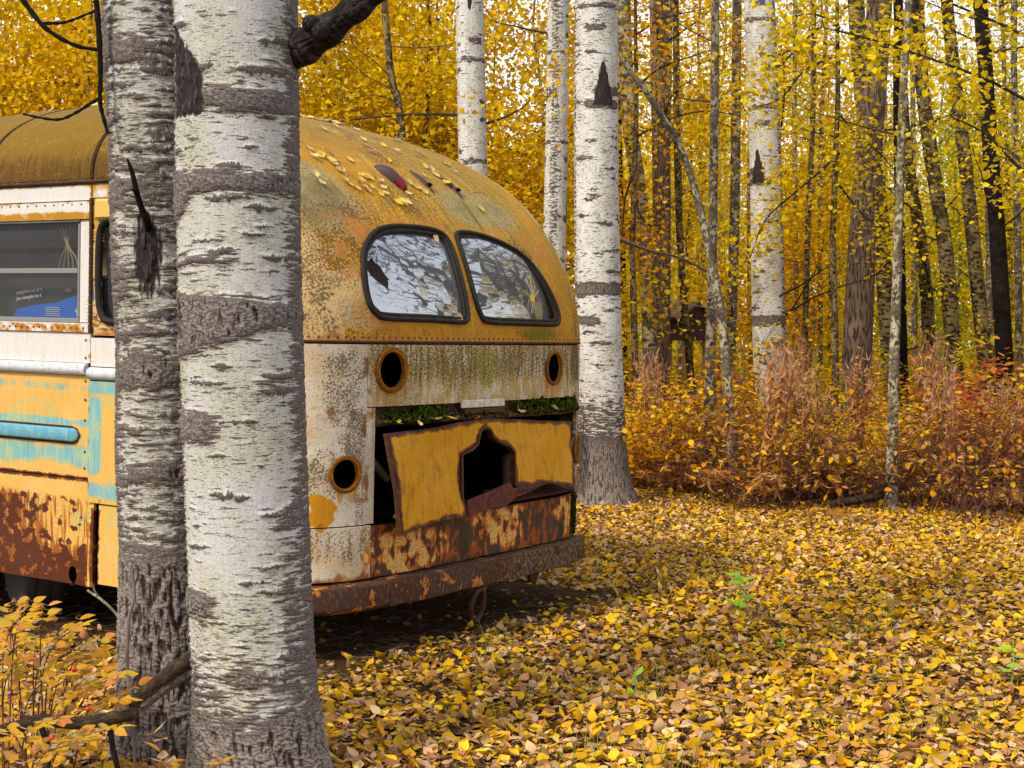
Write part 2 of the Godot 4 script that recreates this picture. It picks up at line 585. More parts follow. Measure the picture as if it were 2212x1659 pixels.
func dome_skin() -> Coat:
	var s := Coat.new(1280, 640, Color(0.70, 0.50, 0.10), 0.5)
	var big := s.noise(220, 160, 5, 4)
	var mid := s.noise(60, 50, 6, 6)
	var fine := s.noise(6, 6, 7, 3)
	var dots := s.noise(3.5, 3.5, 8, 2)
	var run := s.noise(16, 170, 9, 3)
	var high := s.zone(10, func(u, v): return smoothstep(2.15, 2.45, dome_y(v)))
	s.lay(big, 1.0, run, 0.5, 0.5, 1.1, Color(0.80, 0.60, 0.08), Color(0.60, 0.42, 0.10), mid)
	s.lay(high, 0.8, mid, 0.5, 0.55, 1.1, Color(0.46, 0.37, 0.10), Color(0.66, 0.47, 0.06), run, 0.9)
	s.lay(run, 1.0, mid, 0.5, 0.9, 1.1, Color(0.66, 0.36, 0.10), Color(0.52, 0.36, 0.14), fine, 0.7)
	s.lay(run, -1.0, big, 0.8, -0.02, 0.3, Color(0.72, 0.62, 0.34), Color(0.86, 0.66, 0.16), fine, 0.7)
	# long runs down the slope from the lamps and the crown
	var wash := s.zone(10, func(u, v):
		var x := dome_u(u); var y := dome_y(v)
		return smoothstep(1.45, 1.9, y) * (0.45 + 0.3 * sin(x * 9.0) * sin(x * 4.0 + 1.0) + 0.3 * smoothstep(0.1, 0.7, x)))
	s.lay(wash, 0.9, run, 0.8, 0.75, 1.1, Color(0.56, 0.48, 0.22), Color(0.62, 0.50, 0.14), mid, 0.75)
	s.lay(wash, 0.5, fine, 0.9, 0.92, 1.05, Color(0.40, 0.34, 0.16), Color(0.66, 0.58, 0.34), dots, 0.65, 0.6)
	# paint worn to cream and lichen at the lower left, and along the right edge
	var worn := s.zone(10, func(u, v):
		var x := dome_u(u); var y := dome_y(v)
		return maxf(maxf((1.0 - smoothstep(-1.1, -0.82, x)) * (1.0 - smoothstep(1.75, 2.1, y)), bump(x, -1.3, -0.8, 0.1) * bump(y, 1.45, 1.75, 0.1) * 0.9), smoothstep(0.85, 1.1, x) * 0.55))
	s.lay(worn, 0.9, mid, 0.8, 0.75, 1.0, Color(0.84, 0.76, 0.62), Color(0.76, 0.62, 0.40), fine, 0.9, 0.5)
	var blotch := s.both(fine, 0.6, mid, 0.5, 0.0)
	s.lay(worn, 0.5, blotch, 1.0, 1.12, 1.22, Color(0.20, 0.15, 0.10), Color(0.34, 0.28, 0.18), dots, 0.9, 0.62)
	var lich := s.zone(10, func(u, v):
		var x := dome_u(u); var y := dome_y(v)
		return maxf(maxf(spot(x, y, -0.95, 2.08, 0.42, 0.26), spot(x, y, 0.40, 2.10, 0.5, 0.16) * 0.9), spot(x, y, -0.9, 1.55, 0.25, 0.1) * 0.7))
	s.lay(lich, 0.8, fine, 1.0, 1.0, 1.15, Color(0.64, 0.61, 0.48), Color(0.52, 0.49, 0.36), dots, 0.9, 0.75)
	s.lay(lich, 0.6, blotch, 0.8, 0.98, 1.12, Color(0.26, 0.24, 0.14), Color(0.42, 0.40, 0.26), fine, 0.6, 0.7)
	s.lay(mid, 1.0, fine, 0.5, 0.95, 1.15, Color(0.58, 0.50, 0.26), Color(0.50, 0.40, 0.16), run, 0.6)
	s.lay(dots, 1.0, big, 0.35, 0.84, 0.93, Color(0.24, 0.16, 0.06), Color(0.40, 0.27, 0.08), fine, 0.85, 0.6)
	s.lay(fine, 1.0, run, 0.3, 0.95, 1.05, Color(0.34, 0.24, 0.07), Color(0.48, 0.32, 0.08), dots, 0.6, 0.58)
	var soot := s.both(run, 0.5, fine, 0.55, 0.0)
	s.lay(soot, 1.0, mid, 0.35, 0.88, 1.0, Color(0.30, 0.22, 0.10), Color(0.42, 0.30, 0.12), dots, 0.6, 0.55)
	var crust := s.both(fine, 0.65, mid, 0.45, 0.0)
	s.lay(crust, 1.0, big, 0.3, 0.90, 0.97, Color(0.62, 0.56, 0.38), Color(0.46, 0.40, 0.24), dots, 0.65, 0.7)
	s.lay(crust, -1.0, big, 0.45, -0.16, -0.05, Color(0.46, 0.24, 0.07), Color(0.36, 0.19, 0.07), dots, 0.6, 0.42)
	# rust along the belt and round the glass, moss under the right pane
	var belt := s.zone(5, func(u, v):
		var x := dome_u(u); var y := dome_y(v)
		return maxf(1.0 - smoothstep(1.415, 1.50, y), 0.75 * bump(x, -0.98, 0.92, 0.06) * bump(y, 1.46, 2.03, 0.04)))
	s.lay(belt, 0.75, mid, 0.7, 0.85, 1.15, Color(0.64, 0.34, 0.10), Color(0.80, 0.58, 0.28), run, 0.85)
	s.lay(belt, 0.6, fine, 0.8, 1.05, 1.15, Color(0.84, 0.74, 0.52), Color(0.40, 0.22, 0.09), mid, 0.8)
	var moss := s.zone(5, func(u, v):
		var x := dome_u(u); var y := dome_y(v)
		return maxf(spot(x, y, 0.5, 1.46, 0.3, 0.05), maxf(spot(x, y, 0.30, 2.06, 0.03, 0.13), spot(x, y, -0.02, 1.98, 0.05, 0.06) * 0.8)))
	s.lay(moss, 0.8, fine, 0.7, 0.9, 1.1, Color(0.30, 0.31, 0.04), Color(0.45, 0.42, 0.05), dots, 0.9, 0.8)
	s.grain(fine, 0.12, 0.10)
	s.grain(dots, 0.08, 0.10)
	return s

func rear_skin() -> Coat:
	# s -1.35..1.35 round the tail, y 1.45 down to 0.15
	var s := Coat.new(1152, 560, Color(0.82, 0.78, 0.71), 0.5)
	var big := s.noise(200, 140, 25, 4)
	var mid := s.noise(46, 46, 26, 6)
	var drip := s.noise(24, 64, 24, 6)
	var fine := s.noise(6, 6, 27, 3)
	var dots := s.noise(3.5, 3.5, 28, 2)
	var run := s.noise(16, 150, 29, 5)
	var X := func(u): return -1.35 + 2.7 * u
	var Y := func(v): return 1.45 - 1.3 * v
	s.lay(big, 1.0, run, 0.6, 0.6, 1.1, Color(0.74, 0.64, 0.50), Color(0.80, 0.70, 0.56), mid, 0.8)
	var upper := s.zone(6, func(u, v): return bump(X.call(u), -0.87, 1.0, 0.02) * smoothstep(1.05, 1.12, Y.call(v)))
	s.lay(upper, 0.7, drip, 0.6, 0.80, 1.2, Color(0.62, 0.53, 0.32), Color(0.70, 0.55, 0.18), big, 0.8)
	s.lay(upper, 0.7, drip, 0.9, 1.05, 1.35, Color(0.74, 0.56, 0.20), Color(0.66, 0.60, 0.46), fine, 0.7)
	var grime := s.both(fine, 0.75, big, 0.4, 0.0)
	s.lay(upper, 0.55, grime, 0.9, 1.10, 1.2, Color(0.42, 0.38, 0.28), Color(0.56, 0.50, 0.36), dots, 0.8, 0.6)
	s.lay(upper, 0.6, run, 0.9, 1.2, 1.4, Color(0.46, 0.40, 0.20), Color(0.34, 0.30, 0.18), fine, 0.7)
	# dark lichen spots in a slanting drift over the left panel
	var drift := s.zone(6, func(u, v):
		var x: float = X.call(u); var y: float = Y.call(v)
		var m := (1.0 - smoothstep(-0.89, -0.85, x)) * smoothstep(0.55, 0.62, y)
		return m * maxf(maxf(maxf(spot(x, y, -0.98, 1.22, 0.2, 0.28) * 0.85, spot(x, y, -0.92, 0.98, 0.13, 0.25)), maxf(spot(x, y, -1.08, 0.82, 0.16, 0.18) * 0.8, spot(x, y, -0.9, 0.7, 0.06, 0.2) * 0.8)), 0.45))
	var specks := s.both(fine, 0.75, mid, 0.4, -0.08)
	s.lay(drift, 0.62, specks, 0.95, 0.98, 1.06, Color(0.20, 0.16, 0.12), Color(0.44, 0.38, 0.30), dots, 0.92, 0.66)
	s.lay(drift, 0.5, specks, 0.95, 0.86, 1.0, Color(0.50, 0.43, 0.33), Color(0.62, 0.55, 0.45), fine, 0.5, 0.6)
	var edge := s.zone(4, func(u, v):
		var x: float = X.call(u); var y: float = Y.call(v)
		return maxf(maxf(bump(x, -0.91, -0.84, 0.02) * 0.7, bump(x, 0.86, 1.1, 0.04) * 0.65), maxf(smoothstep(1.37, 1.42, y) * 0.8, bump(y, 1.06, 1.14, 0.02) * 0.6)))
	s.lay(edge, 0.7, mid, 0.8, 0.85, 1.1, Color(0.58, 0.33, 0.10), Color(0.40, 0.28, 0.13), fine, 0.8)
	s.lay(edge, 0.5, dots, 1.0, 1.05, 1.15, Color(0.13, 0.11, 0.07), Color(0.20, 0.17, 0.09), fine, 0.9, 0.7)
	s.lay(dots, 1.0, fine, 0.6, 1.13, 1.22, Color(0.20, 0.15, 0.10), Color(0.38, 0.26, 0.12), mid, 0.9, 0.62)
	var soot := s.both(run, 0.55, fine, 0.5, 0.0)
	var seams := s.zone(4, func(u, v):
		var x: float = X.call(u); var y: float = Y.call(v)
		return 0.42 + 0.45 * bump(y, 1.22, 1.42, 0.06) * bump(x, -0.85, 0.98, 0.05) + 0.35 * bump(x, 0.9, 1.4, 0.05) + 0.25 * bump(y, 0.44, 0.6, 0.03))
	s.lay(seams, 0.6, soot, 1.0, 0.96, 1.10, Color(0.34, 0.27, 0.13), Color(0.52, 0.40, 0.17), dots, 0.7, 0.55)
	var lichen := s.both(fine, 0.6, dots, 0.5, 0.0)
	s.lay(seams, 0.45, lichen, 1.0, 0.98, 1.05, Color(0.14, 0.12, 0.09), Color(0.30, 0.26, 0.20), mid, 0.85, 0.7)
	var lamp := s.zone(4, func(u, v):
		var x: float = X.call(u); var y: float = Y.call(v)
		return maxf(maxf(spot(x, y, -0.72, 1.22, 0.15, 0.2), spot(x, y, 0.66, 1.22, 0.14, 0.2)), maxf(spot(x, y, -0.98, 0.78, 0.12, 0.15), 0.0)))
	s.lay(lamp, 0.7, run, 0.6, 0.85, 1.05, Color(0.74, 0.52, 0.10), Color(0.62, 0.36, 0.10), mid, 0.8)
	var moss := s.zone(4, func(u, v):
		var x: float = X.call(u); var y: float = Y.call(v)
		return maxf(maxf(spot(x, y, 0.02, 1.29, 0.16, 0.18), spot(x, y, -0.32, 1.25, 0.12, 0.1) * 0.85), maxf(spot(x, y, 0.1, 1.2, 0.25, 0.05) * 0.6, bump(y, 1.05, 1.125, 0.01) * bump(x, -0.86, 0.95, 0.05) * 0.7)))
	s.lay(moss, 0.6, fine, 0.9, 1.0, 1.1, Color(0.34, 0.36, 0.05), Color(0.48, 0.44, 0.07), dots, 0.9, 0.85)
	# the blot of yellow paint
	var blot := s.zone(4, func(u, v): return maxf(spot(X.call(u), Y.call(v), -1.10, 0.67, 0.085, 0.10), 0.0))
	s.lay(blot, 1.0, mid, 0.9, 1.05, 1.1, Color(0.80, 0.56, 0.03), Color(0.70, 0.47, 0.03), run, 1.0, 0.62)
	# the bottom panels
	var low := s.zone(4, func(u, v):
		var x: float = X.call(u); var y: float = Y.call(v)
		return (1.0 - smoothstep(0.595, 0.605, y)) * smoothstep(-0.85, -0.835, x))
	s.lay(low, 1.0, dots, 0.0, 0.4, 0.6, Color(0.26, 0.165, 0.11), Color(0.34, 0.22, 0.14), mid)
	var flake := s.both(drip, 0.5, mid, 0.65, -0.06)
	s.lay(low, 0.6, flake, 0.9, 1.04, 1.12, Color(0.66, 0.32, 0.08), Color(0.50, 0.22, 0.07), fine, 1.0, 0.6)
	var cream := s.zone(4, func(u, v):
		var x: float = X.call(u); var y: float = Y.call(v)
		return (1.0 - smoothstep(0.585, 0.6, y)) * maxf(maxf(spot(x, y, -0.60, 0.46, 0.42, 0.2), spot(x, y, 0.18, 0.5, 0.34, 0.18)), maxf(spot(x, y, 0.84, 0.5, 0.2, 0.15), 0.32 * smoothstep(-0.85, -0.83, x))))
	s.lay(cream, 0.6, flake, 0.8, 0.86, 0.93, Color(0.82, 0.42, 0.08), Color(0.66, 0.30, 0.06), fine, 1.0, 0.6)
	s.lay(cream, 0.6, flake, 0.8, 0.95, 1.01, Color(0.86, 0.72, 0.46), Color(0.84, 0.60, 0.26), run, 1.0, 0.68)
	s.lay(low, 0.4, fine, 1.0, 1.02, 1.12, Color(0.10, 0.10, 0.05), Color(0.36, 0.32, 0.25), dots, 0.75, 0.8)
	var green := s.zone(4, func(u, v):
		var x: float = X.call(u); var y: float = Y.call(v)
		return (1.0 - smoothstep(0.59, 0.61, y)) * maxf(maxf(bump(x, 0.9, 1.02, 0.03), spot(x, y, 0.78, 0.42, 0.05, 0.1)), spot(x, y, -0.15, 0.46, 0.06, 0.14)))
	s.lay(green, 0.8, mid, 0.7, 0.95, 1.1, Color(0.10, 0.13, 0.025), Color(0.20, 0.22, 0.04), fine, 0.95, 0.9)
	var foot := s.zone(4, func(u, v):
		var x: float = X.call(u); var y: float = Y.call(v)
		return (1.0 - smoothstep(0.36, 0.43, y)) * (1.0 - smoothstep(-0.86, -0.8, x)) + bump(y, 0.585, 0.63, 0.01) * (1.0 - smoothstep(-0.86, -0.8, x)) * 0.55)
	s.lay(foot, 0.7, mid, 0.8, 0.85, 1.1, Color(0.70, 0.40, 0.12), Color(0.40, 0.20, 0.08), fine, 0.9)
	s.grain(fine, 0.09, 0.10)
	s.grain(run, 0.04, 0.0)
	return s

func side_skin() -> Coat:
	# w -2.5..-1.0 along the side, y 2.15 down to 0.15
	var s := Coat.new(768, 1024, Color(0.82, 0.81, 0.81), 0.5)
	var big := s.noise(200, 130, 45, 3)
	var mid := s.noise(50, 40, 46, 6)
	var fine := s.noise(9, 9, 47, 3)
	var dots := s.noise(5, 5, 48, 2)
	var run := s.noise(14, 130, 49, 5)
	var W := func(u): return -2.5 + 1.5 * u
	var Y := func(v): return 2.15 - 2.0 * v
	# the header: cream with ochre moss at each lower edge
	var head := s.zone(4, func(u, v):
		var y: float = Y.call(v)
		return smoothstep(1.95, 1.96, y) * maxf(bump(y, 1.95, 2.0, 0.012), maxf(bump(y, 2.035, 2.055, 0.006) * 0.6, maxf(smoothstep(2.10, 2.13, y) * 0.7, smoothstep(-1.46, -1.44, W.call(u)) * 0.7))))
	s.lay(big, 1.0, mid, 0.4, 0.5, 1.1, Color(0.83, 0.79, 0.70), Color(0.80, 0.80, 0.83), run, 0.8)
	s.lay(head, 0.7, mid, 0.6, 0.62, 0.95, Color(0.72, 0.50, 0.06), Color(0.62, 0.42, 0.10), fine, 0.95, 0.6)
	# yellow over blue paint below the moulding
	var paint := s.zone(4, func(u, v): return 1.0 - smoothstep(1.225, 1.235, Y.call(v)))
	s.lay(paint, 1.0, mid, 0.0, 0.4, 0.6, Color(0.83, 0.68, 0.40), Color(0.84, 0.64, 0.29), big, 1.0)
	var blue := s.zone(4, func(u, v):
		var w: float = W.call(u); var y: float = Y.call(v)
		var b := maxf(maxf(bump(y, 0.965, 1.01, 0.03) * 0.85, bump(y, 1.13, 1.19, 0.04) * 0.62), maxf(bump(y, 0.76, 0.89, 0.05) * 0.72, 0.28))
		if w > -1.45:
			b = maxf(bump(w, -1.47, -1.36, 0.03) * bump(y, 0.74, 1.12, 0.05), maxf(bump(y, 1.13, 1.2, 0.03) * 0.95, bump(y, 0.63, 0.72, 0.03) * 0.75))
		return b)
	var scuff := s.both(big, 0.6, mid, 0.5, -0.05)
	s.lay(blue, 1.0, scuff, 0.6, 0.72, 1.0, Color(0.36, 0.62, 0.72), Color(0.54, 0.72, 0.70), run, 0.92)
	s.lay(paint, 0.5, big, 0.8, 1.0, 1.2, Color(0.74, 0.70, 0.42), Color(0.66, 0.72, 0.58), mid, 0.6)
	# rust from the crease down
	var rust := s.zone(4, func(u, v):
		var w: float = W.call(u); var y: float = Y.call(v)
		if w > -1.45:
			return maxf(bump(w, -1.45, -1.37, 0.02) * (1.0 - smoothstep(0.58, 0.6, y)), maxf((1.0 - smoothstep(0.2, 0.27, y)) * 0.6, bump(y, 0.60, 0.64, 0.01) * 0.6))
		return maxf(bump(y, 0.70, 0.735, 0.012), (1.0 - smoothstep(0.60, 0.70, y)) * (0.72 + 0.25 * (1.0 - smoothstep(-2.1, -1.6, w))) + (1.0 - smoothstep(0.30, 0.42, y)) * 0.35))
	s.lay(rust, 0.75, run, 0.5, 0.80, 0.92, Color(0.62, 0.34, 0.10), Color(0.50, 0.24, 0.07), fine, 0.9, 0.5)
	s.lay(rust, 0.75, mid, 0.6, 0.92, 0.99, Color(0.26, 0.12, 0.07), Color(0.38, 0.18, 0.08), fine, 1.0, 0.42)
	s.lay(rust, 0.5, dots, 0.9, 1.0, 1.1, Color(0.20, 0.10, 0.06), Color(0.50, 0.28, 0.10), mid, 0.8, 0.4)
	# rusty joints: the belt strip, the hinge line, panel edges
	var joint := s.zone(3, func(u, v):
		var w: float = W.call(u); var y: float = Y.call(v)
		return maxf(maxf(bump(y, 1.415, 1.465, 0.006) * 0.85, bump(w, -1.475, -1.44, 0.008) * 0.75), maxf(bump(y, 1.205, 1.225, 0.006) * 0.5, bump(y, 1.39, 1.42, 0.01) * 0.45)))
	s.lay(joint, 0.7, mid, 0.6, 0.82, 1.0, Color(0.60, 0.32, 0.08), Color(0.74, 0.50, 0.08), fine, 0.95, 0.55)
	s.lay(joint, 0.6, fine, 0.7, 1.02, 1.12, Color(0.30, 0.13, 0.06), Color(0.42, 0.20, 0.08), dots, 0.9, 0.45)
	s.lay(dots, 1.0, fine, 0.6, 1.2, 1.28, Color(0.30, 0.20, 0.12), Color(0.45, 0.28, 0.14), mid, 0.8, 0.45)
	s.grain(fine, 0.05, 0.05)
	s.grain(run, 0.025, 0.0)
	return s

func hatch_skin() -> Coat:
	# u -0.9..1.0, y 1.05 down to 0.5
	var s := Coat.new(640, 224, Color(0.78, 0.55, 0.035), 0.5)
	var mid := s.noise(40, 40, 65, 6)
	var fine := s.noise(6, 6, 66, 3)
	var dots := s.noise(3.5, 3.5, 67, 2)
	var run := s.noise(10, 90, 68, 4)
	s.lay(run, 0.6, mid, 0.8, 0.7, 1.15, Color(0.70, 0.46, 0.03), Color(0.60, 0.40, 0.05), fine, 0.6)
	var outline := hatch_outline()
	var rim := s.zone(4, func(u, v):
		var p := Vector2(-0.9 + 1.9 * u, 1.05 - 0.55 * v)
		var d := 1.0
		for i in outline.size():
			d = minf(d, p.distance_to(Geometry2D.get_closest_point_to_segment(p, outline[i], outline[(i + 1) % outline.size()])))
		return 1.0 - smoothstep(0.004, 0.042, d))
	s.lay(rim, 0.95, mid, 0.7, 0.85, 0.95, Color(0.42, 0.22, 0.06), Color(0.50, 0.28, 0.06), fine, 0.9, 0.45)
	s.lay(rim, 0.95, mid, 0.5, 0.98, 1.08, Color(0.23, 0.13, 0.09), Color(0.32, 0.18, 0.12), fine, 1.0, 0.4)
	s.lay(rim, 0.4, dots, 1.0, 1.1, 1.2, Color(0.52, 0.45, 0.36), Color(0.40, 0.30, 0.22), fine, 0.8, 0.6)
	s.lay(run, 1.0, fine, 0.45, 1.0, 1.15, Color(0.48, 0.30, 0.06), Color(0.82, 0.62, 0.12), mid, 0.7, 0.5)
	s.lay(mid, 1.0, fine, 0.6, 1.08, 1.2, Color(0.52, 0.40, 0.14), Color(0.62, 0.50, 0.20), dots, 0.6, 0.5)
	s.lay(dots, 1.0, run, 0.5, 1.02, 1.12, Color(0.30, 0.16, 0.05), Color(0.55, 0.36, 0.06), fine, 0.9, 0.42)
	s.lay(fine, 1.0, mid, 0.5, 1.2, 1.3, Color(0.74, 0.68, 0.46), Color(0.66, 0.60, 0.40), dots, 0.8, 0.6)
	s.grain(fine, 0.06, 0.08)
	return s

func bumper_skin() -> Coat:
	var s := Coat.new(1024, 96, Color(0.30, 0.215, 0.17), 0.5)
	var mid := s.noise(60, 40, 75, 4)
	var fine := s.noise(7, 7, 76, 3)
	var dots := s.noise(5, 5, 77, 2)
	var big := s.noise(180, 90, 78, 3)
	s.lay(mid, 1.0, big, 0.6, 0.85, 1.1, Color(0.34, 0.19, 0.10), Color(0.28, 0.15, 0.13), fine, 0.8)
	s.lay(mid, 1.0, fine, 0.4, 0.95, 1.02, Color(0.70, 0.34, 0.10), Color(0.84, 0.62, 0.32), dots, 0.9, 0.55)
	var lich := s.zone(6, func(u, v): return maxf(smoothstep(0.45, 0.6, u) * 0.85, 0.4))
	s.lay(lich, 0.5, fine, 1.0, 0.90, 1.02, Color(0.54, 0.47, 0.36), Color(0.38, 0.31, 0.22), dots, 0.85, 0.75)
	s.lay(lich, 0.4, mid, 0.9, 0.95, 1.1, Color(0.11, 0.12, 0.04), Color(0.20, 0.19, 0.07), fine, 0.8, 0.8)
	s.grain(fine, 0.14, 0.15)
	return s

func roof_skin() -> Coat:
	var s := Coat.new(512, 512, Color(0.44, 0.34, 0.05), 0.5)
	var mid := s.noise(60, 50, 85, 4)
	var fine := s.noise(8, 8, 86, 3)
	var dots := s.noise(7, 7, 87, 2)
	var run := s.noise(10, 160, 88, 3)
	s.lay(run, 1.0, mid, 0.6, 0.7, 1.15, Color(0.58, 0.44, 0.05), Color(0.36, 0.25, 0.06), fine, 0.8)
	var rim := s.zone(8, func(u, v): return maxf(smoothstep(0.72, 0.97, v), (1.0 - smoothstep(0.0, 0.3, v)) * 0.8))
	s.lay(rim, 0.7, run, 0.6, 0.65, 1.1, Color(0.27, 0.18, 0.08), Color(0.36, 0.24, 0.10), mid, 0.85)
	s.lay(dots, 1.0, mid, 0.4, 1.03, 1.12, Color(0.80, 0.62, 0.10), Color(0.70, 0.55, 0.12), fine, 0.9, 0.62)
	s.lay(rim, 0.5, fine, 0.8, 1.02, 1.12, Color(0.14, 0.09, 0.05), Color(0.6, 0.42, 0.10), dots, 0.8)
	s.grain(fine, 0.10, 0.10)
	return s

func soil_skin() -> Coat:
	var s := Coat.new(512, 512, Color(0.24, 0.165, 0.10), 0.5)
	var mid := s.noise(60, 60, 95, 4)
	var fine := s.noise(9, 9, 96, 3)
	var bits := s.noise(16, 5, 97, 2)
	s.lay(mid, 1.0, fine, 0.6, 0.7, 1.1, Color(0.32, 0.22, 0.12), Color(0.17, 0.12, 0.08), fine)
	s.lay(bits, 1.0, fine, 0.4, 0.98, 1.08, Color(0.40, 0.29, 0.16), Color(0.30, 0.20, 0.11), mid, 0.9, 0.8)
	s.grain(fine, 0.2, 0.3)
	return s

func rusty(c1: Color, c2: Color, spots: Color, sd: int) -> StandardMaterial3D:
	# mottled metal, laid on by the object's own axes
	var s := Coat.new(160, 160, c1, 0.5)
	var a := s.noise(40, 40, sd, 4)
	var f := s.noise(5, 5, sd + 1, 2)
	var e := s.noise(22, 22, sd + 2, 4)
	s.lay(a, 1.0, f, 0.4, 0.5, 1.0, c2, c2, f)
	s.lay(e, 1.0, f, 0.4, 0.92, 1.0, spots, c2, f, 0.9, 0.35)
	s.grain(f, 0.12, 0.12)
	var m := skin_material(s, 0.2, 0.75, 0.35)
	m.uv1_triplanar = true
	m.uv1_scale = Vector3(4, 4, 4)
	return m

func make_materials() -> void:
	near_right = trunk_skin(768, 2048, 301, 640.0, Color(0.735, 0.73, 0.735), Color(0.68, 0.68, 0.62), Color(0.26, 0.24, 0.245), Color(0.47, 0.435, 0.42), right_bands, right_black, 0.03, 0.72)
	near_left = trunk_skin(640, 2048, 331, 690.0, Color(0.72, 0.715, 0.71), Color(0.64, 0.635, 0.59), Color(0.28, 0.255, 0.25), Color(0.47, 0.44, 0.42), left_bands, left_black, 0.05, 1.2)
	M.near_right = skin_material(near_right, 1.0, 0.8, 0.3)
	M.near_left = skin_material(near_left, 1.0, 0.8, 0.3)
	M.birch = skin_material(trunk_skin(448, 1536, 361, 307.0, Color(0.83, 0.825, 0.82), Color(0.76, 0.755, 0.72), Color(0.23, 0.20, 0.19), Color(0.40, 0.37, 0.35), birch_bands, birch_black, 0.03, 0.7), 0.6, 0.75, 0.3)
	M.pale_bark = simple_bark(160, 640, 401, Color(0.72, 0.69, 0.58), Color(0.58, 0.55, 0.45), Color(0.22, 0.18, 0.15), 0.36, 0.0)
	M.olive_bark = simple_bark(160, 640, 421, Color(0.54, 0.48, 0.33), Color(0.44, 0.38, 0.26), Color(0.12, 0.09, 0.06), 0.32, 0.0)
	M.brown_bark = simple_bark(192, 640, 441, Color(0.58, 0.50, 0.43), Color(0.46, 0.39, 0.34), Color(0.20, 0.16, 0.13), 0.0, 1.0)
	M.dark_bark = simple_bark(160, 512, 461, Color(0.18, 0.145, 0.12), Color(0.13, 0.10, 0.085), Color(0.05, 0.04, 0.035), 0.2, 0.7)
	M.dark_limb = simple_bark(192, 512, 481, Color(0.33, 0.29, 0.27), Color(0.22, 0.19, 0.18), Color(0.09, 0.075, 0.07), 0.3, 0.8)
	M.brown_limb = simple_bark(192, 512, 491, Color(0.34, 0.27, 0.20), Color(0.24, 0.19, 0.15), Color(0.10, 0.08, 0.07), 0.0, 0.8)
	M.twig = plain(0.035, 0.026, 0.02, 0.85)
	M.grey_twig = plain(0.16, 0.13, 0.11, 0.85)
	M.red_twig = plain(0.10, 0.042, 0.03, 0.8)
	M.dry_stem = plain(0.20, 0.095, 0.055, 0.8)
	M.dome = skin_material(dome_skin(), 0.35, 0.72, 0.35)
	M.rear = skin_material(rear_skin(), 0.35, 0.65, 0.4)
	M.rear.texture_repeat = false
	M.side = skin_material(side_skin(), 0.25, 0.6, 0.35)
	M.hatch = skin_material(hatch_skin(), 0.3, 0.6, 0.4)
	M.bumper = skin_material(bumper_skin(), 0.5, 0.8, 0.3)
	M.roof = skin_material(roof_skin(), 0.3, 0.75, 0.3)
	M.soil = skin_material(soil_skin(), 1.5, 0.95, 0.2)
	M.soil.uv1_triplanar = true
	M.soil.uv1_world_triplanar = true
	M.soil.uv1_scale = Vector3(0.5, 0.5, 0.5)
	M.rubber = rusty(Color(0.17, 0.155, 0.13), Color(0.12, 0.11, 0.10), Color(0.24, 0.21, 0.10), 581)
	M.rust = rusty(Color(0.30, 0.19, 0.14), Color(0.20, 0.12, 0.09), Color(0.55, 0.27, 0.08), 521)
	M.bright_rust = plain(0.28, 0.09, 0.02, 0.85)
	M.red_rust = rusty(Color(0.42, 0.20, 0.15), Color(0.26, 0.15, 0.13), Color(0.62, 0.30, 0.14), 541)
	M.cord = plain(0.34, 0.30, 0.16, 0.8)
	M.side_plain = plain(0.62, 0.42, 0.10, 0.6)
	M.ring_paint = simple_bark(128, 64, 501, Color(0.80, 0.57, 0.08), Color(0.70, 0.45, 0.06), Color(0.40, 0.21, 0.06), 0.26, 0.0)
	M.yellow_ring = plain(0.42, 0.22, 0.02, 0.7)
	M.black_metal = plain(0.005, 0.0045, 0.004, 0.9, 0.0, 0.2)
	M.dark_red = plain(0.06, 0.03, 0.03, 0.6)
	M.white_paint = rusty(Color(0.84, 0.80, 0.74), Color(0.76, 0.70, 0.62), Color(0.42, 0.28, 0.16), 571)
	M.blue_paint = rusty(Color(0.36, 0.60, 0.70), Color(0.46, 0.66, 0.70), Color(0.40, 0.26, 0.16), 551)
	M.chrome = rusty(Color(0.80, 0.81, 0.84), Color(0.70, 0.76, 0.80), Color(0.45, 0.30, 0.16), 561)
	M.chrome.roughness = 0.4
	M.grey_metal = plain(0.26, 0.26, 0.25, 0.5, 0.4)
	M.moss = plain(0.045, 0.065, 0.008, 0.95, 0.0, 0.2)
	M.tyre = plain(0.045, 0.045, 0.045, 0.8)
	M.pane = plain(0.50, 0.54, 0.58, 0.03, 0.8, 0.5)
	M.pane.transparency = BaseMaterial3D.TRANSPARENCY_ALPHA
	M.pane.albedo_color.a = 0.35
	M.side_pane = plain(0.035, 0.045, 0.055, 0.10, 0.0, 0.32)
	M.side_pane.transparency = BaseMaterial3D.TRANSPARENCY_ALPHA
	M.side_pane.albedo_color.a = 0.16
	M.sheet = plain(0.42, 0.44, 0.42, 0.3)
	M.lens = plain(0.16, 0.008, 0.02, 0.25)
	M.leaf = leaf_material(0.95)
	M.litter = leaf_material(0.3)

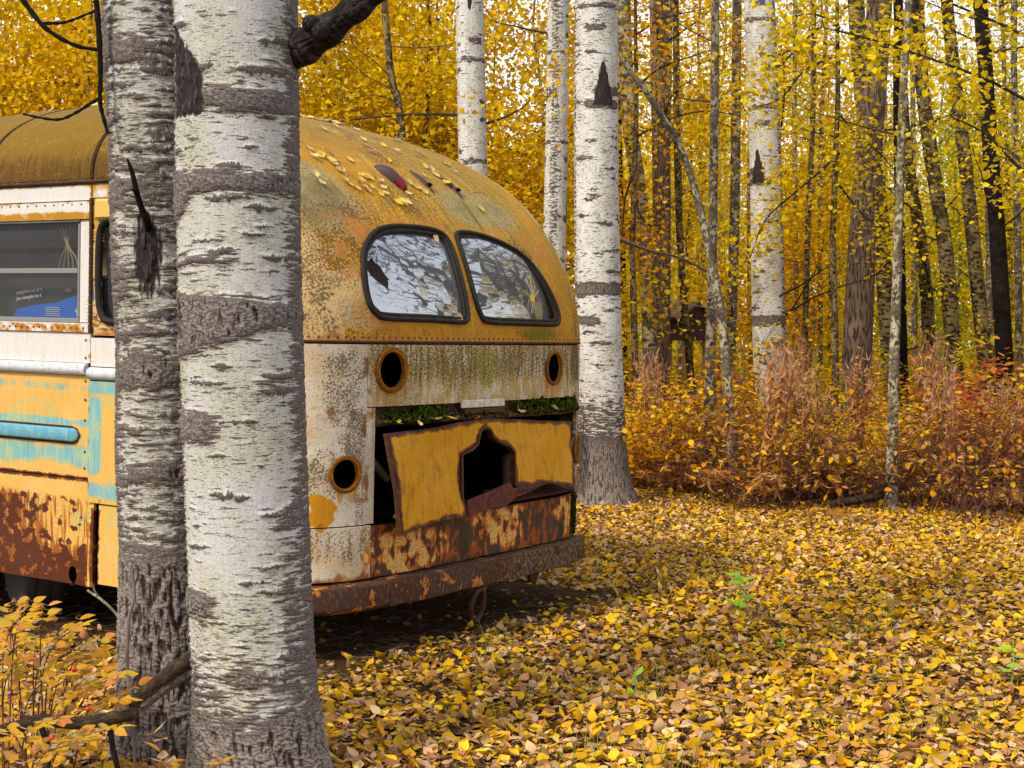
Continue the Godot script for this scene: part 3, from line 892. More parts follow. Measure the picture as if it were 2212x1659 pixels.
# ---------------------------------------------------------------- leaves
func leaf_shape(length: float, width: float, fold: float, curl: float, stalk := 0.0) -> MB:
	# a rounded leaf with a drawn-out tip, lying in xz, base at the origin, tip towards -z
	var b := MB.new()
	var ts := [0.0, 0.12, 0.35, 0.62, 0.85, 1.0]
	var ws := [0.0, 0.34, 0.5, 0.40, 0.16, 0.0]
	var mid := []; var le := []; var ri := []
	for i in 6:
		var t: float = ts[i]
		var y := curl * length * (t * t * 0.6 - 0.25 * sin(PI * t))
		mid.append(b.vert(Vector3(0, y, -t * length)))
		var hw: float = ws[i] * width
		var ry := y + fold * hw
		if i > 0 and i < 5:
			le.append(b.vert(Vector3(-hw, ry, -t * length)))
			ri.append(b.vert(Vector3(hw, ry * 0.9 + 0.1 * y, -t * length)))
	b.tri(mid[0], mid[1], le[0]); b.tri(mid[0], ri[0], mid[1])
	for i in 3:
		b.quad(le[i], mid[i + 1], mid[i + 2], le[i + 1])
		b.quad(mid[i + 1], ri[i], ri[i + 1], mid[i + 2])
	b.tri(le[3], mid[4], mid[5]); b.tri(mid[4], ri[3], mid[5])
	if stalk > 0.0:
		b.tube([Vector3(0, 0, 0), Vector3(0.004, 0.004, stalk * 0.5), Vector3(0, 0.012, stalk)], [0.0012], 3)
	return b

func cluster(n: int, radius: float, size: float, sd: int) -> Mesh:
	# several small leaves on short stalks round one twig end
	var r := RandomNumberGenerator.new()
	r.seed = sd
	var b := MB.new()
	b.tinted = true
	for i in n:
		var p := Vector3(r.randfn(), r.randfn() * 0.8, r.randfn()) * radius * 0.55
		var q := Quaternion.from_euler(Vector3(r.randf_range(-1.9, 0.4), r.randf() * TAU, r.randf_range(-0.6, 0.6)))
		var s := size * r.randf_range(0.75, 1.2)
		var k := r.randf_range(0.66, 1.15)
		var col := Color(k, k * r.randf_range(0.9, 1.05), k)
		var f := r.randf_range(0.05, 0.35)
		var v0 := b.vert(p, Vector2.ZERO, col)
		var pts := [Vector3(-0.45, f * 0.45, -0.3), Vector3(-0.36, f * 0.36, -0.72), Vector3(0, -0.08, -1.0), Vector3(0.36, f * 0.36, -0.72), Vector3(0.45, f * 0.45, -0.3)]
		var id := []
		for e in pts:
			id.append(b.vert(p + q * (e * s), Vector2.ZERO, col))
		var m := b.vert(p + q * (Vector3(0, -0.05, -0.5) * s), Vector2.ZERO, col)
		b.tri(v0, m, id[0]); b.tri(id[0], m, id[1]); b.tri(id[1], m, id[2])
		b.tri(id[2], m, id[3]); b.tri(id[3], m, id[4]); b.tri(id[4], m, v0)
	return b.mesh()

func pick(pal: Array) -> Color:
	var c: Color = pal[rng.randi() % pal.size()]
	var k := rf(0.85, 1.15)
	return Color(c.r * k, c.g * k * rf(0.94, 1.06), c.b * k)

var GOLD := [Color(0.90, 0.60, 0.008), Color(0.86, 0.54, 0.006), Color(0.92, 0.64, 0.012), Color(0.82, 0.47, 0.006)]
var LEMON := [Color(0.92, 0.70, 0.012), Color(0.88, 0.65, 0.01), Color(0.82, 0.63, 0.014), Color(0.94, 0.73, 0.02)]
var AMBER := [Color(0.84, 0.43, 0.008), Color(0.82, 0.49, 0.01), Color(0.74, 0.32, 0.008), Color(0.88, 0.54, 0.01)]
var LIME := [Color(0.62, 0.62, 0.025), Color(0.50, 0.56, 0.03), Color(0.76, 0.68, 0.03), Color(0.40, 0.50, 0.03)]
var FIRE := [Color(0.68, 0.22, 0.05), Color(0.60, 0.16, 0.05), Color(0.72, 0.32, 0.04), Color(0.50, 0.13, 0.06), Color(0.74, 0.40, 0.05)]
var TAN := [Color(0.60, 0.32, 0.11), Color(0.52, 0.24, 0.08), Color(0.66, 0.43, 0.18), Color(0.42, 0.18, 0.07)]

func grow(b: MB, from: Vector3, dir: Vector3, length: float, r: float, sides: int, depth: int, tips: Array, lift: float) -> void:
	var pts := [from]
	var rad := [r]
	var d := dir.normalized()
	var n := 5
	for i in n:
		d = (d + Vector3(rf(-0.28, 0.28), rf(-0.2, 0.2) + lift, rf(-0.28, 0.28))).normalized()
		pts.append(pts[i] + d * length / n)
		rad.append(maxf(r * (1.0 - 0.8 * (i + 1.0) / n), 0.0018))
		if i >= 1:
			tips.append(pts[i + 1])
			if depth > 0 and rng.randf() < 0.85:
				var side := d.cross(Vector3(rf(-1, 1), rf(-1, 1), rf(-1, 1))).normalized()
				grow(b, pts[i + 1], d * 0.6 + side * 0.8, length * rf(0.3, 0.55), maxf(rad[i + 1] * 0.6, 0.002), 3, depth - 1, tips, lift)
	b.tube(pts, rad, sides, 1.0, 1.0, false)

func big_trunk(skin: Coat, path: Array, radius: Callable, rows: int, around: int, amp: float) -> Mesh:
	# a trunk whose skin stands out as the bark does; the texture spans y 2.8 down to -0.1
	var b := MB.new()
	var pr := []; var tr := []
	var n := path.size() - 1
	for j in rows + 1:
		var f := float(j) / rows * n
		var k := mini(int(f), n - 1)
		var p: Vector3 = path[k].lerp(path[k + 1], f - k)
		var row := []; var tx := []
		for i in around + 1:
			var u := float(i) / around
			var v := (2.8 - p.y) / 2.9
			var a := TAU * (u - 0.5)
			var px := posmod(int(u * skin.w), skin.w)
			var py := posmod(int(v * skin.h), skin.h)
			var r: float = radius.call(p.y, a) + (skin.cv[(py * skin.w + px) * 4 + 3] - 0.5) * amp
			row.append(p + Vector3(sin(a), 0, cos(a)) * r)
			tx.append(Vector2(u, v))
		pr.append(row); tr.append(tx)
	b.grid(pr, tr)
	return b.mesh()

func make_near_trees() -> void:
	var nr := thing("aspen_tree", "thick white aspen trunk nearest the camera, with black banded bark", "tree")
	var p := []
	for q in smooth_path([at(490, -2800, 4.75), at(500, -800, 4.75), at(508, 0, 4.75), at(517, 600, 4.75), at(537, 1200, 4.75), at(550, 1500, 4.75), at(566, 1700, 4.75)], 6):
		p.append(q)
	var base: Vector3 = p[p.size() - 1]
	part(nr, "trunk", big_trunk(near_right, p, func(y, a): return 0.192 + 0.012 * maxf(0.0, 0.5 - y) + 0.032 * exp(-maxf(y, -0.1) / 0.13) * (1.0 + 0.35 * sin(a * 5.0 + 1.0)), 620, 128, 0.028), M.near_right)
	var lb := MB.new()
	var limb := smooth_path([at(590, 130, 4.75), at(650, 104, 4.72), at(700, 72, 4.68), at(760, 22, 4.62), at(830, -40, 4.55), at(980, -200, 4.3), at(1100, -420, 4.0)], 5)
	var lr := []
	for i in limb.size():
		lr.append(0.066 - 0.022 * minf(1.0, i / 14.0) + 0.005 * sin(i * 1.3))
	lb.tube(limb, lr, 16, 1.4, 0.6)
	part(nr, "limb", lb.mesh(), M.dark_limb)
	var kb := MB.new()
	kb.tube([at(690, 62, 4.64), at(694, 66, 4.58), at(697, 70, 4.55)], [0.032, 0.027, 0.015], 12)
	kb.tube([at(672, 52, 4.66), at(676, 48, 4.6), at(680, 48, 4.57)], [0.03, 0.024, 0.012], 12)
	part(nr, "knot", kb.mesh(), M.dark_limb)

	var nl := thing("aspen_tree", "slimmer grey aspen trunk just behind and left of the thick white one", "tree")
	p = smooth_path([at(300, -2800, 5.05), at(315, -800, 5.05), at(323, 0, 5.05), at(345, 600, 5.05), at(357, 1200, 5.05), at(366, 1650, 5.05)], 6)
	part(nl, "trunk", big_trunk(near_left, p, func(y, a): return 0.150 + 0.004 * sin(y * 9.0 + a) + 0.04 * exp(-maxf(y, -0.1) / 0.13) * (1.0 + 0.4 * sin(a * 4.0)), 620, 112, 0.03), M.near_left)
	var sb := MB.new()
	sb.tube(smooth_path([at(322, 500, 4.93), at(318, 478, 4.87), at(306, 450, 4.84), at(295, 415, 4.82), at(286, 375, 4.81), at(275, 343, 4.80)], 3), [0.013, 0.013, 0.013, 0.012, 0.012, 0.012, 0.011, 0.011, 0.01, 0.010, 0.009, 0.009, 0.008, 0.007, 0.005, 0.003], 8)
	sb.tube([at(297, 420, 4.82), at(291, 412, 4.80), at(284, 409, 4.79)], [0.008, 0.006, 0.003], 6)
	part(nl, "dead_branch", sb.mesh(), M.dark_bark)

	var tw := thing("hanging_branch", "thin dark bare branch curving down above the bus roof", "branch")
	var groups := [[[205, -30], [213, 60], [217, 150], [216, 215], [221, 245], [233, 288]], [[30, -30], [60, 15], [100, 62], [160, 97], [216, 108]], [[84, 50], [112, 50], [140, 48], [170, 38], [208, 22]], [[216, 212], [198, 222], [165, 243], [130, 258], [90, 255], [50, 246]]]
	for g in groups.size():
		var pts := []
		for q in groups[g]:
			pts.append(at(q[0], q[1], 4.9 + 0.03 * g))
		pts = smooth_path(pts, 5)
		var rad := []
		for i in pts.size():
			rad.append((0.0105 if g < 2 else 0.0065) * (1.0 - 0.45 * float(i) / pts.size()) + 0.0012 * sin(i * 2.1))
		var b := MB.new()
		b.tube(pts, rad, 7)
		part(tw, "twig" if g > 0 else "stem", b.mesh(), M.dark_bark)

	var vine := thing("dry_vine", "thin brown dry stem leaning up against the grey trunk", "vine")
	var vb := MB.new()
	vb.tube(smooth_path([at(284, 1236, 4.87), at(290, 1290, 4.86), at(278, 1340, 4.85), at(275, 1440, 4.84), at(284, 1490, 4.83), at(290, 1600, 4.8), at(291, 1672, 4.78)], 4), [0.006], 6)
	part(vine, "stem", vb.mesh(), M.grey_twig)
	var dt := thing("dead_twig", "pale bare twig sticking up by the bus skirt", "twig")
	var db := MB.new()
	db.tube(smooth_path([at(262, 1340, 5.2), at(238, 1312, 5.25), at(214, 1292, 5.3), at(190, 1276, 5.35)], 4), [0.007, 0.006, 0.005], 6)
	db.tube([at(214, 1292, 5.3), at(204, 1276, 5.3), at(200, 1262, 5.32)], [0.005, 0.003], 5)
	part(dt, "stem", db.mesh(), M.pale_bark)

	# broken limbs across the foot of the trunks
	var fl := thing("fallen_limb", "broken dark limb wedged against the foot of the trunks", "log")
	var f1 := MB.new()
	var a1 := smooth_path([at(425, 1412, 4.72), at(380, 1445, 4.66), at(330, 1482, 4.58), at(288, 1522, 4.5)], 5)
	f1.tube(a1, [0.024, 0.026, 0.024, 0.025, 0.023, 0.025, 0.024, 0.023, 0.022, 0.020], 12, 0.6, 1.0)
	part(fl, "upper_half", f1.mesh(), M.brown_limb)
	var f3 := MB.new()
	f3.tube(smooth_path([at(425, 1448, 4.70), at(380, 1472, 4.65), at(340, 1500, 4.58), at(300, 1532, 4.5)], 5), [0.017, 0.018, 0.016, 0.017, 0.015], 9, 0.6, 1.0)
	part(fl, "splinter", f3.mesh(), M.brown_bark)
	var f2 := thing("fallen_limb", "crooked dark limb lying low across the bottom left corner", "log")
	var f4 := MB.new()
	f4.tube(smooth_path([at(300, 1540, 4.45), at(240, 1552, 4.42), at(170, 1562, 4.4), at(90, 1556, 4.38), at(30, 1572, 4.36), at(-60, 1590, 4.34)], 5), [0.012, 0.019, 0.021, 0.018, 0.020, 0.022, 0.020, 0.021, 0.019, 0.021, 0.020], 12, 0.6, 1.0)
	part(f2, "limb", f4.mesh(), M.brown_limb)
	var f5 := MB.new()
	f5.tube([at(236, 1560, 4.43), at(244, 1620, 4.41), at(262, 1690, 4.4)], [0.010, 0.009, 0.008], 8)
	part(f2, "prop_branch", f5.mesh(), M.dark_bark)
	f5 = MB.new()
	f5.tube([at(86, 1562, 4.38), at(104, 1610, 4.36), at(112, 1700, 4.35)], [0.010, 0.008, 0.007], 8)
	part(f2, "prop_branch", f5.mesh(), M.dark_bark)

# ---------------------------------------------------------------- trees with trunks one can tell apart
func standing(called: String, label: String, pts: Array, w_top: float, w_foot: float, d: float, mat: Material, n_branch: int, n_leaf: int, pal: Array, pale_branch := false) -> Node3D:
	var foot_y := 755.0 + EYE * FP / d
	var last: Array = pts[pts.size() - 1]
	var before: Array = pts[pts.size() - 2]
	var foot_x: float = last[0] + clampf((last[0] - before[0]) / maxf(1.0, last[1] - before[1]), -0.1, 0.1) * maxf(0.0, foot_y - last[1])
	var foot := at(foot_x, foot_y, d)
	var o := thing(called, label, "tree", foot)
	var path := []
	var first := at(pts[0][0], pts[0][1], d)
	var second := at(pts[1][0], pts[1][1], d)
	var lean := (first - second).normalized()
	var top := first + Vector3(lean.x * 0.6, maxf(lean.y, 0.6), rf(-0.1, 0.1)) * rf(4.0, 6.0)
	path.append(top - foot)
	path.append(first.lerp(top, 0.4) - foot)
	for q in pts:
		path.append(at(q[0], q[1], d) - foot)
	if foot_y > last[1] + 20.0:
		path.append(Vector3.ZERO)
	path[path.size() - 1] = path[path.size() - 1] * Vector3(1, 0, 1) + Vector3(0, -0.05, 0)
	var fine := smooth_path(path, 6)
	var rad := []
	var span: float = fine[0].y
	for q in fine:
		var w := lerpf(w_foot, w_top, clampf(q.y / maxf(0.5, first.y - foot.y), 0.0, 1.6))
		rad.append(maxf(w * 0.5 / FP * d, 0.012) + 0.25 * w / FP * d * exp(-maxf(q.y, 0.0) / 0.16))
	fine.reverse(); rad.reverse()
	var b := MB.new()
	b.tube(fine, rad, 14, 5.0, 1.0, false)
	for i in b.uv.size():
		# the texture's foot at the ground; above its top it runs back down, short of the foot
		var up := (b.v[i].y) / 5.0
		if mat == M.birch:
			b.uv[i].x = 0.75 - b.uv[i].x + (0.0 if d < 14.0 else d * 0.37)
			up += 0.0 if d < 14.0 else fmod(d * 0.173, 0.2) + 0.03
		b.uv[i].y = 0.999 - (up if up < 0.98 else 0.98 - pingpong(up - 0.98, 0.6))
	part(o, "trunk", b.mesh(), mat)
	var tips := []
	if n_branch > 0:
		var br := MB.new()
		for k in n_branch:
			var i := clampi(int(fine.size() * rf(0.22, 0.8)), 1, fine.size() - 2)
			var a := rng.randf() * TAU
			grow(br, fine[i], Vector3(cos(a), rf(-0.1, 0.7), sin(a)), rf(0.7, 1.9), clampf(rad[i] * rf(0.12, 0.25), 0.006, 0.016), 4, 2, tips, 0.05)
		var bp := part(o, "branches", br.mesh(), M.grey_twig if pale_branch else M.twig)
		bp.set_meta("kind", "stuff")
	if n_leaf > 0 and tips.size() > 0:
		leaves_on(o, tips, n_leaf, pal, 0.25)
	return o

var leaf_cluster: Mesh
var wide_cluster: Mesh

func leaves_on(o: Node3D, tips: Array, n: int, pal: Array, spread: float, called := "foliage", m: Mesh = null) -> void:
	var where := []; var tint := []
	for i in n:
		var p: Vector3 = tips[rng.randi() % tips.size()]
		p += Vector3(rng.randfn(), rng.randfn() - 0.3, rng.randfn()) * spread * 0.5
		where.append(Transform3D(Basis.from_euler(Vector3(rf(-0.4, 0.4), rng.randf() * TAU, rf(-0.4, 0.4))).scaled(Vector3.ONE * rf(0.8, 1.2)), p))
		tint.append(pick(pal))
	scatter(o, called, m if m else leaf_cluster, M.leaf, where, tint)

func make_standing_trees() -> void:
	leaf_cluster = cluster(7, 0.16, 0.056, 11)
	wide_cluster = cluster(12, 0.34, 0.062, 12)
	standing("birch_tree", "tall white birch with a dark rough foot beside the bus tail", [[1288, -10], [1288, 300], [1291, 600], [1299, 900], [1307, 1060]], 92, 104, 13.2, M.birch, 0, 0, GOLD)
	standing("birch_tree", "white birch rising straight behind the curve of the bus roof", [[1014, -20], [1018, 180], [1022, 380]], 60, 66, 15.0, M.birch, 4, 30, GOLD)
	standing("birch_tree", "slender leaning white birch left of the tall birch", [[1206, -10], [1204, 200], [1199, 480], [1192, 760]], 46, 54, 16.8, M.birch, 5, 40, AMBER)
	standing("birch_tree", "stout cream birch with black knots standing in the undergrowth", [[1640, -10], [1648, 200], [1655, 400], [1661, 700], [1668, 840]], 66, 76, 17.4, M.birch, 6, 40, GOLD)
	standing("cottonwood_tree", "broad grey brown furrowed cottonwood trunk right of centre", [[1902, -20], [1886, 200], [1868, 450], [1856, 650], [1850, 840]], 54, 68, 19.5, M.brown_bark, 5, 60, LEMON)
	standing("aspen_tree", "slim pale aspen sapling standing before the cottonwood, foot in brush", [[1964, -10], [1951, 200], [1941, 500], [1931, 800], [1926, 1075]], 16, 25, 12.9, M.pale_bark, 6, 40, LEMON)
	standing("aspen_tree", "thin crooked sapling leaning left from the clearing's edge", [[1335, 100], [1400, 205], [1478, 340], [1528, 520], [1560, 700], [1575, 880], [1590, 1050]], 12, 25, 13.9, M.pale_bark, 7, 25, GOLD, true)
	standing("aspen_tree", "mottled grey upright sapling beside the leaning one", [[1545, 30], [1541, 400], [1536, 700], [1528, 1020]], 17, 24, 14.6, M.pale_bark, 6, 45, AMBER)
	standing("poplar_tree", "brown furrowed poplar trunk just right of the tall birch", [[1424, -10], [1428, 300], [1430, 560], [1428, 800]], 42, 36, 20.0, M.brown_bark, 7, 120, AMBER)
	standing("aspen_tree", "pale curving aspen between tall birch and brown poplar", [[1348, 60], [1358, 250], [1382, 420], [1398, 600], [1406, 830]], 32, 32, 18.6, M.pale_bark, 5, 50, AMBER)
	standing("aspen_tree", "olive aspen with white foot right behind the brown poplar", [[1440, 100], [1434, 330], [1424, 560], [1414, 800]], 24, 30, 22.0, M.pale_bark, 4, 60, GOLD)
	standing("aspen_tree", "blotched grey aspen left of the stout cream birch", [[1592, 20], [1588, 400], [1582, 640], [1577, 780]], 20, 24, 21.0, M.pale_bark, 5, 60, GOLD)
	standing("aspen_tree", "dark trunk pressed close behind the stout cream birch", [[1664, 200], [1670, 480], [1680, 700], [1690, 840]], 24, 26, 18.9, M.dark_bark, 3, 20, GOLD)
	standing("aspen_tree", "thin olive sapling with dark foot before the brown hut", [[1462, 300], [1467, 480], [1477, 640], [1490, 790]], 14, 18, 20.5, M.olive_bark, 3, 15, GOLD)
	standing("aspen_tree", "slight dark sapling between the stout birch and the cottonwood", [[1756, 250], [1748, 420], [1742, 600], [1738, 790]], 11, 15, 22.0, M.olive_bark, 4, 60, LEMON)
	standing("aspen_tree", "olive aspen trunk crossing behind the cottonwood to its right", [[1848, -10], [1862, 180], [1882, 330], [1906, 520], [1920, 720]], 36, 42, 22.0, M.olive_bark, 5, 60, LEMON)
	standing("aspen_tree", "dark upright trunk hidden behind the slim pale sapling", [[1938, 200], [1944, 500], [1950, 800]], 18, 24, 20.5, M.dark_bark, 2, 20, LEMON)
	standing("aspen_tree", "bowed olive aspen first in the right hand row", [[1952, 250], [1966, 380], [1986, 500], [2002, 640], [2006, 760]], 24, 32, 21.0, M.olive_bark, 4, 60, LEMON)
	standing("aspen_tree", "bowed grey aspen second in the right hand row", [[1982, -10], [1990, 160], [2010, 330], [2040, 520], [2054, 690], [2066, 820]], 28, 36, 20.0, M.olive_bark, 5, 70, LEMON)
	standing("aspen_tree", "bowed brown aspen third in the right hand row", [[2045, -10], [2062, 160], [2088, 380], [2106, 560], [2122, 720]], 26, 34, 20.4, M.olive_bark, 5, 70, LEMON)
	standing("aspen_tree", "dark crooked aspen at the right end of the row", [[2116, -10], [2127, 120], [2141, 350], [2154, 500], [2170, 780]], 30, 40, 18.5, M.dark_bark, 7, 60, LEMON)
	standing("aspen_tree", "thin grey sapling at the far right edge", [[2190, 100], [2196, 400], [2201, 700]], 14, 18, 23.0, M.pale_bark, 4, 60, LIME)
	standing("aspen_tree", "short dark trunk against the right side of the tall birch", [[1338, 380], [1342, 520], [1346, 720]], 16, 20, 22.5, M.dark_bark, 2, 20, GOLD)
	standing("aspen_tree", "olive sapling stub showing over the middle of the bus roof", [[838, 100], [850, 190], [868, 290]], 16, 24, 15.5, M.olive_bark, 6, 90, GOLD)
	standing("aspen_tree", "dark thin trunk at the far upper left", [[14, -10], [16, 120], [20, 260]], 10, 14, 24.0, M.dark_bark, 6, 30, LEMON)
	standing("aspen_tree", "pale thin trunk left of the hanging branch", [[152, -10], [153, 120], [154, 240]], 7, 10, 25.0, M.pale_bark, 6, 40, LEMON)
	standing("aspen_tree", "slender pale trunk between cottonwood and the bowed aspens, far back", [[1640, 500], [1642, 640], [1644, 780]], 9, 12, 26.0, M.pale_bark, 3, 40, GOLD)
	standing("aspen_tree", "thin pale trunk right of the stout cream birch, far back", [[1716, 250], [1718, 500], [1720, 720]], 10, 12, 25.0, M.pale_bark, 3, 50, GOLD)
	for q in [[1470, 24.0, 9], [1622, 27.0, 10], [1772, 25.5, 8], [1975, 27.0, 10], [2138, 25.0, 12], [2186, 27.0, 9], [1560, 29.0, 9]]:
		var lean := rf(-25, 25)
		standing("aspen_tree", "thin pale aspen pole far back in the wood", [[q[0] - lean, 20], [q[0] - lean * 0.3 + rf(-6, 6), 380], [q[0], 760]], q[2], q[2] + 4, q[1], M.pale_bark, 3, 50, LEMON)
	# the leafy boughs that reach in over the clearing from trees nearer than the rest
	overhang("aspen_tree", "young aspen just outside the frame, yellow boughs reaching over the clearing", 2290, 11.5, [[[2290, 260], [2150, 180], [2020, 130], [1900, 90], [1780, 60]], [[2290, 120], [2180, 60], [2060, 10], [1950, -40]], [[2290, 420], [2200, 360], [2130, 290], [2050, 250]]], 150, LEMON)
	overhang("aspen_tree", "thin aspen whose yellow sprays hang before the cottonwood", 1800, 16.5, [[[1816, 250], [1860, 300], [1900, 330], [1960, 400]], [[1814, 330], [1760, 380], [1700, 430], [1650, 480], [1620, 560]], [[1815, 180], [1870, 130], [1930, 90], [2000, 60]], [[1813, 400], [1870, 470], [1930, 500]], [[1814, 120], [1740, 150], [1690, 210], [1640, 230]], [[1814, 60], [1760, 30], [1700, 40]]], 330, LEMON)
	overhang("aspen_tree", "thin aspen with amber sprays right of the tall birch", 1368, 17.6, [[[1368, 420], [1385, 470], [1420, 500], [1440, 540]], [[1366, 380], [1350, 430], [1345, 500]], [[1368, 200], [1420, 150], [1500, 120], [1590, 90]], [[1368, 300], [1440, 260], [1520, 240], [1600, 250]], [[1368, 80], [1430, 40], [1520, 20]]], 210, AMBER)

func overhang(called: String, label: String, x: float, d: float, boughs: Array, n: int, pal: Array) -> void:
	var foot := at(x, 755.0 + EYE * FP / d, d)
	var o := thing(called, label, "tree", foot)
	var b := MB.new()
	b.tube([Vector3(0, -0.05, 0), Vector3(0.02, 1.2, 0), Vector3(-0.02, 2.6, 0), Vector3(0.03, 4.2, 0), Vector3(0, 6.5, 0)], [0.05, 0.042, 0.036, 0.028, 0.012], 10, 5.0, 1.0, false)
	part(o, "trunk", b.mesh(), M.olive_bark)
	var tips := []
	for bo in boughs:
		var pts := []
		var r := []
		var k := 0
		for q in bo:
			pts.append(at(q[0], q[1], d + rf(-0.3, 0.3) * minf(k, 1.0)) - foot)
			r.append(0.017 - 0.003 * k)
			k += 1
		var sb := MB.new()
		var sp := smooth_path(pts, 3)
		var sr := []
		for i in sp.size():
			sr.append(lerpf(0.016, 0.004, float(i) / sp.size()))
		sb.tube(sp, sr, 5, 1.0, 1.0, false)
		for i in range(2, sp.size()):
			for e in 2:
				grow(sb, sp[i], Vector3(rf(-1, 1), rf(-0.7, 0.7), rf(-1, 1)), rf(0.25, 0.55), 0.004, 3, 1, tips, 0.0)
		part(o, "bough", sb.mesh(), M.twig)
	leaves_on(o, tips, n, pal, 0.12)

# ---------------------------------------------------------------- the yellow thicket behind
func sapling(called: String, height: float, crown: float, low: float, n: int, pal: Array, mat: Material, sd: int, dense: float) -> Node3D:
	rng.seed = sd
	var o := thing(called, "", "tree")
	var b := MB.new()
	var pts := []
	var x := 0.0; var z := 0.0
	for i in 9:
		pts.append(Vector3(x, height * i / 8.0 - 0.05, z))
		x += rf(-0.12, 0.12); z += rf(-0.12, 0.12)
	var r := []
	for i in 9:
		r.append(lerpf(0.006 * height + 0.012, 0.008, i / 8.0))
	var sp := smooth_path(pts, 3)
	var sr := []
	for i in sp.size():
		sr.append(lerpf(r[0], 0.008, float(i) / sp.size()))
	b.tube(sp, sr, 7, 5.0, 1.0, false)
	part(o, "trunk", b.mesh(), mat)
	var tips := []
	var br := MB.new()
	for k in int(height * 3.2):
		var f := rf(low / height, 0.95)
		var i := clampi(int(f * sp.size()), 1, sp.size() - 2)
		var a := rng.randf() * TAU
		grow(br, sp[i], Vector3(cos(a), rf(0.0, 0.6), sin(a)), crown * rf(0.5, 1.0) * (1.1 - 0.6 * f), 0.014, 3, 1, tips, 0.03)
	var bp := part(o, "branches", br.mesh(), M.twig)
	bp.set_meta("kind", "stuff")
	leaves_on(o, tips, n, pal, dense, "foliage", wide_cluster)
	return o

func make_far_trees() -> void:
	var protos := []
	var kinds := [["golden", GOLD + LEMON, M.pale_bark, 900], ["bright yellow", LEMON, M.olive_bark, 860], ["yellow green", LIME, M.pale_bark, 620], ["amber", AMBER, M.dark_bark, 480], ["thin leaved yellow", LEMON, M.pale_bark, 300]]
	for k in kinds.size():
		protos.append(sapling("young_aspen", [6.8, 7.2, 6.2, 6.6, 8.6][k], [1.35, 1.3, 1.2, 1.3, 1.5][k], [0.9, 0.7, 0.5, 0.8, 1.6][k], kinds[k][3], kinds[k][1], kinds[k][2], 700 + k, 0.6))
	rng.seed = 991
	var spots := []
	# behind the bus, from left to right
	for i in 14:
		spots.append([-160 + 105 * i + rf(-30, 30), rf(18.2, 20.0), [1, 0, 0, 0, 1][i % 5], "close behind the bus"])
	for i in 10:
		spots.append([-80 + 135 * i + rf(-40, 40), rf(21.0, 25.0), [0, 1, 0, 2, 0][i % 5], "further behind the bus"])
	for i in 9:
		spots.append([-100 + 160 * i + rf(-40, 40), rf(28, 36), [1, 2, 0, 1, 4][i % 5], "far behind the bus"])
	# behind the trunks on the right
	for i in 10:
		spots.append([1340 + 97 * i + rf(-35, 35), rf(25.0, 28.5), [4, 1, 4, 3, 4, 1, 4, 2][i % 8], "behind the standing trunks"])
	for i in 14:
		spots.append([1300 + 76 * i + rf(-35, 35), rf(31, 37), [4, 1, 4, 2, 4, 0, 4, 1][i % 8], "deep in the thicket"])
	for i in 24:
		spots.append([1250 + 48 * i + rf(-40, 40), rf(42, 52), [4, 1, 4, 0, 4, 2][i % 6], "at the back of the wood"])
	for i in 10:
		spots.append([2700 + 150 * i, rf(13, 19), [1, 0][i % 2], "right of the frame's edge"])
	for i in 5:
		spots.append([2230 + rf(0, 160) + 60 * i, rf(17, 30), [1, 2, 0][i % 3], "right of the frame's edge"])
	var taken := [false, false, false, false, false]
	for s in spots:
		var k: int = s[2]
		var label: String = kinds[k][0] + " leafed young aspen " + s[3]
		var o: Node3D
		if not taken[k]:
			taken[k] = true
			o = protos[k]
			o.set_meta("label", label)
		else:
			o = copy(protos[k], "young_aspen", label)
		o.position = at(s[0], 755.0 + EYE * FP / s[1], s[1])
		o.rotation.y = rng.randf() * TAU
		var sc := rf(0.85, 1.15)
		o.scale = Vector3(sc, sc * rf(0.9, 1.1) * (0.9 if s[0] > 1780.0 and s[1] > 24.0 else 1.0), sc)
	# leafless trees off to the right that the rear windows mirror
	for i in 6:
		rng.seed = 1200 + i
		var o := thing("bare_tree", "tall leafless tree right of the frame, mirrored in the rear windows", "tree", Vector3([6.6, 8.6, 10.4, 7.6, 11.5, 9.2][i], 0, [-11.2, -12.6, -11.8, -14.4, -15.5, -17.0][i]))
		var b := MB.new()
		var pts := [Vector3(0, -0.05, 0), Vector3(0.1, 3, 0.1), Vector3(-0.1, 6, 0), Vector3(0.1, 9, 0.1), Vector3(0, 12, 0)]
		b.tube(pts, [0.16, 0.13, 0.1, 0.06, 0.02], 10, 5.0, 1.0, false)
		part(o, "trunk", b.mesh(), M.dark_bark)
		var br := MB.new()
		var tips := []
		for k in 22:
			var y := rf(3.0, 11.5)
			var a := rng.randf() * TAU
			grow(br, Vector3(0, y, 0), Vector3(cos(a), rf(0.3, 0.9), sin(a)), rf(1.6, 3.4), 0.06, 4, 2, tips, 0.06)
		part(o, "branches", br.mesh(), M.twig).set_meta("kind", "stuff")

# ---------------------------------------------------------------- the bus: its own axes are u across, y up, w towards the tail
func shell(y: float) -> Vector3:
	# half width, tail end and length of the rounded cap of the level section at height y
	var h := clampf((y - BELT) / (TOP - BELT), 0.0, 1.0)
	var g := clampf((y - 2.144) / (TOP - 2.144), 0.0, 1.0)
	return Vector3(HALF_W * pow(maxf(0.0, 1.0 - pow(g, 2.242)), 1.0 / 2.242) + 0.001, -1.976 * (1.0 - pow(maxf(0.0, 1.0 - pow(h, 1.776)), 1.0 / 2.35)), 0.508 - 0.208 * h)

func dome_w(u: float, y: float) -> float:
	var s := shell(y)
	var k := minf(1.0, absf(u) / s.x)
	return s.y - s.z + s.z * pow(1.0 - pow(k, 4.551), 1.0 / 4.551)

func dome_p(u: float, y: float) -> Vector3:
	return Vector3(u, y, dome_w(u, y))

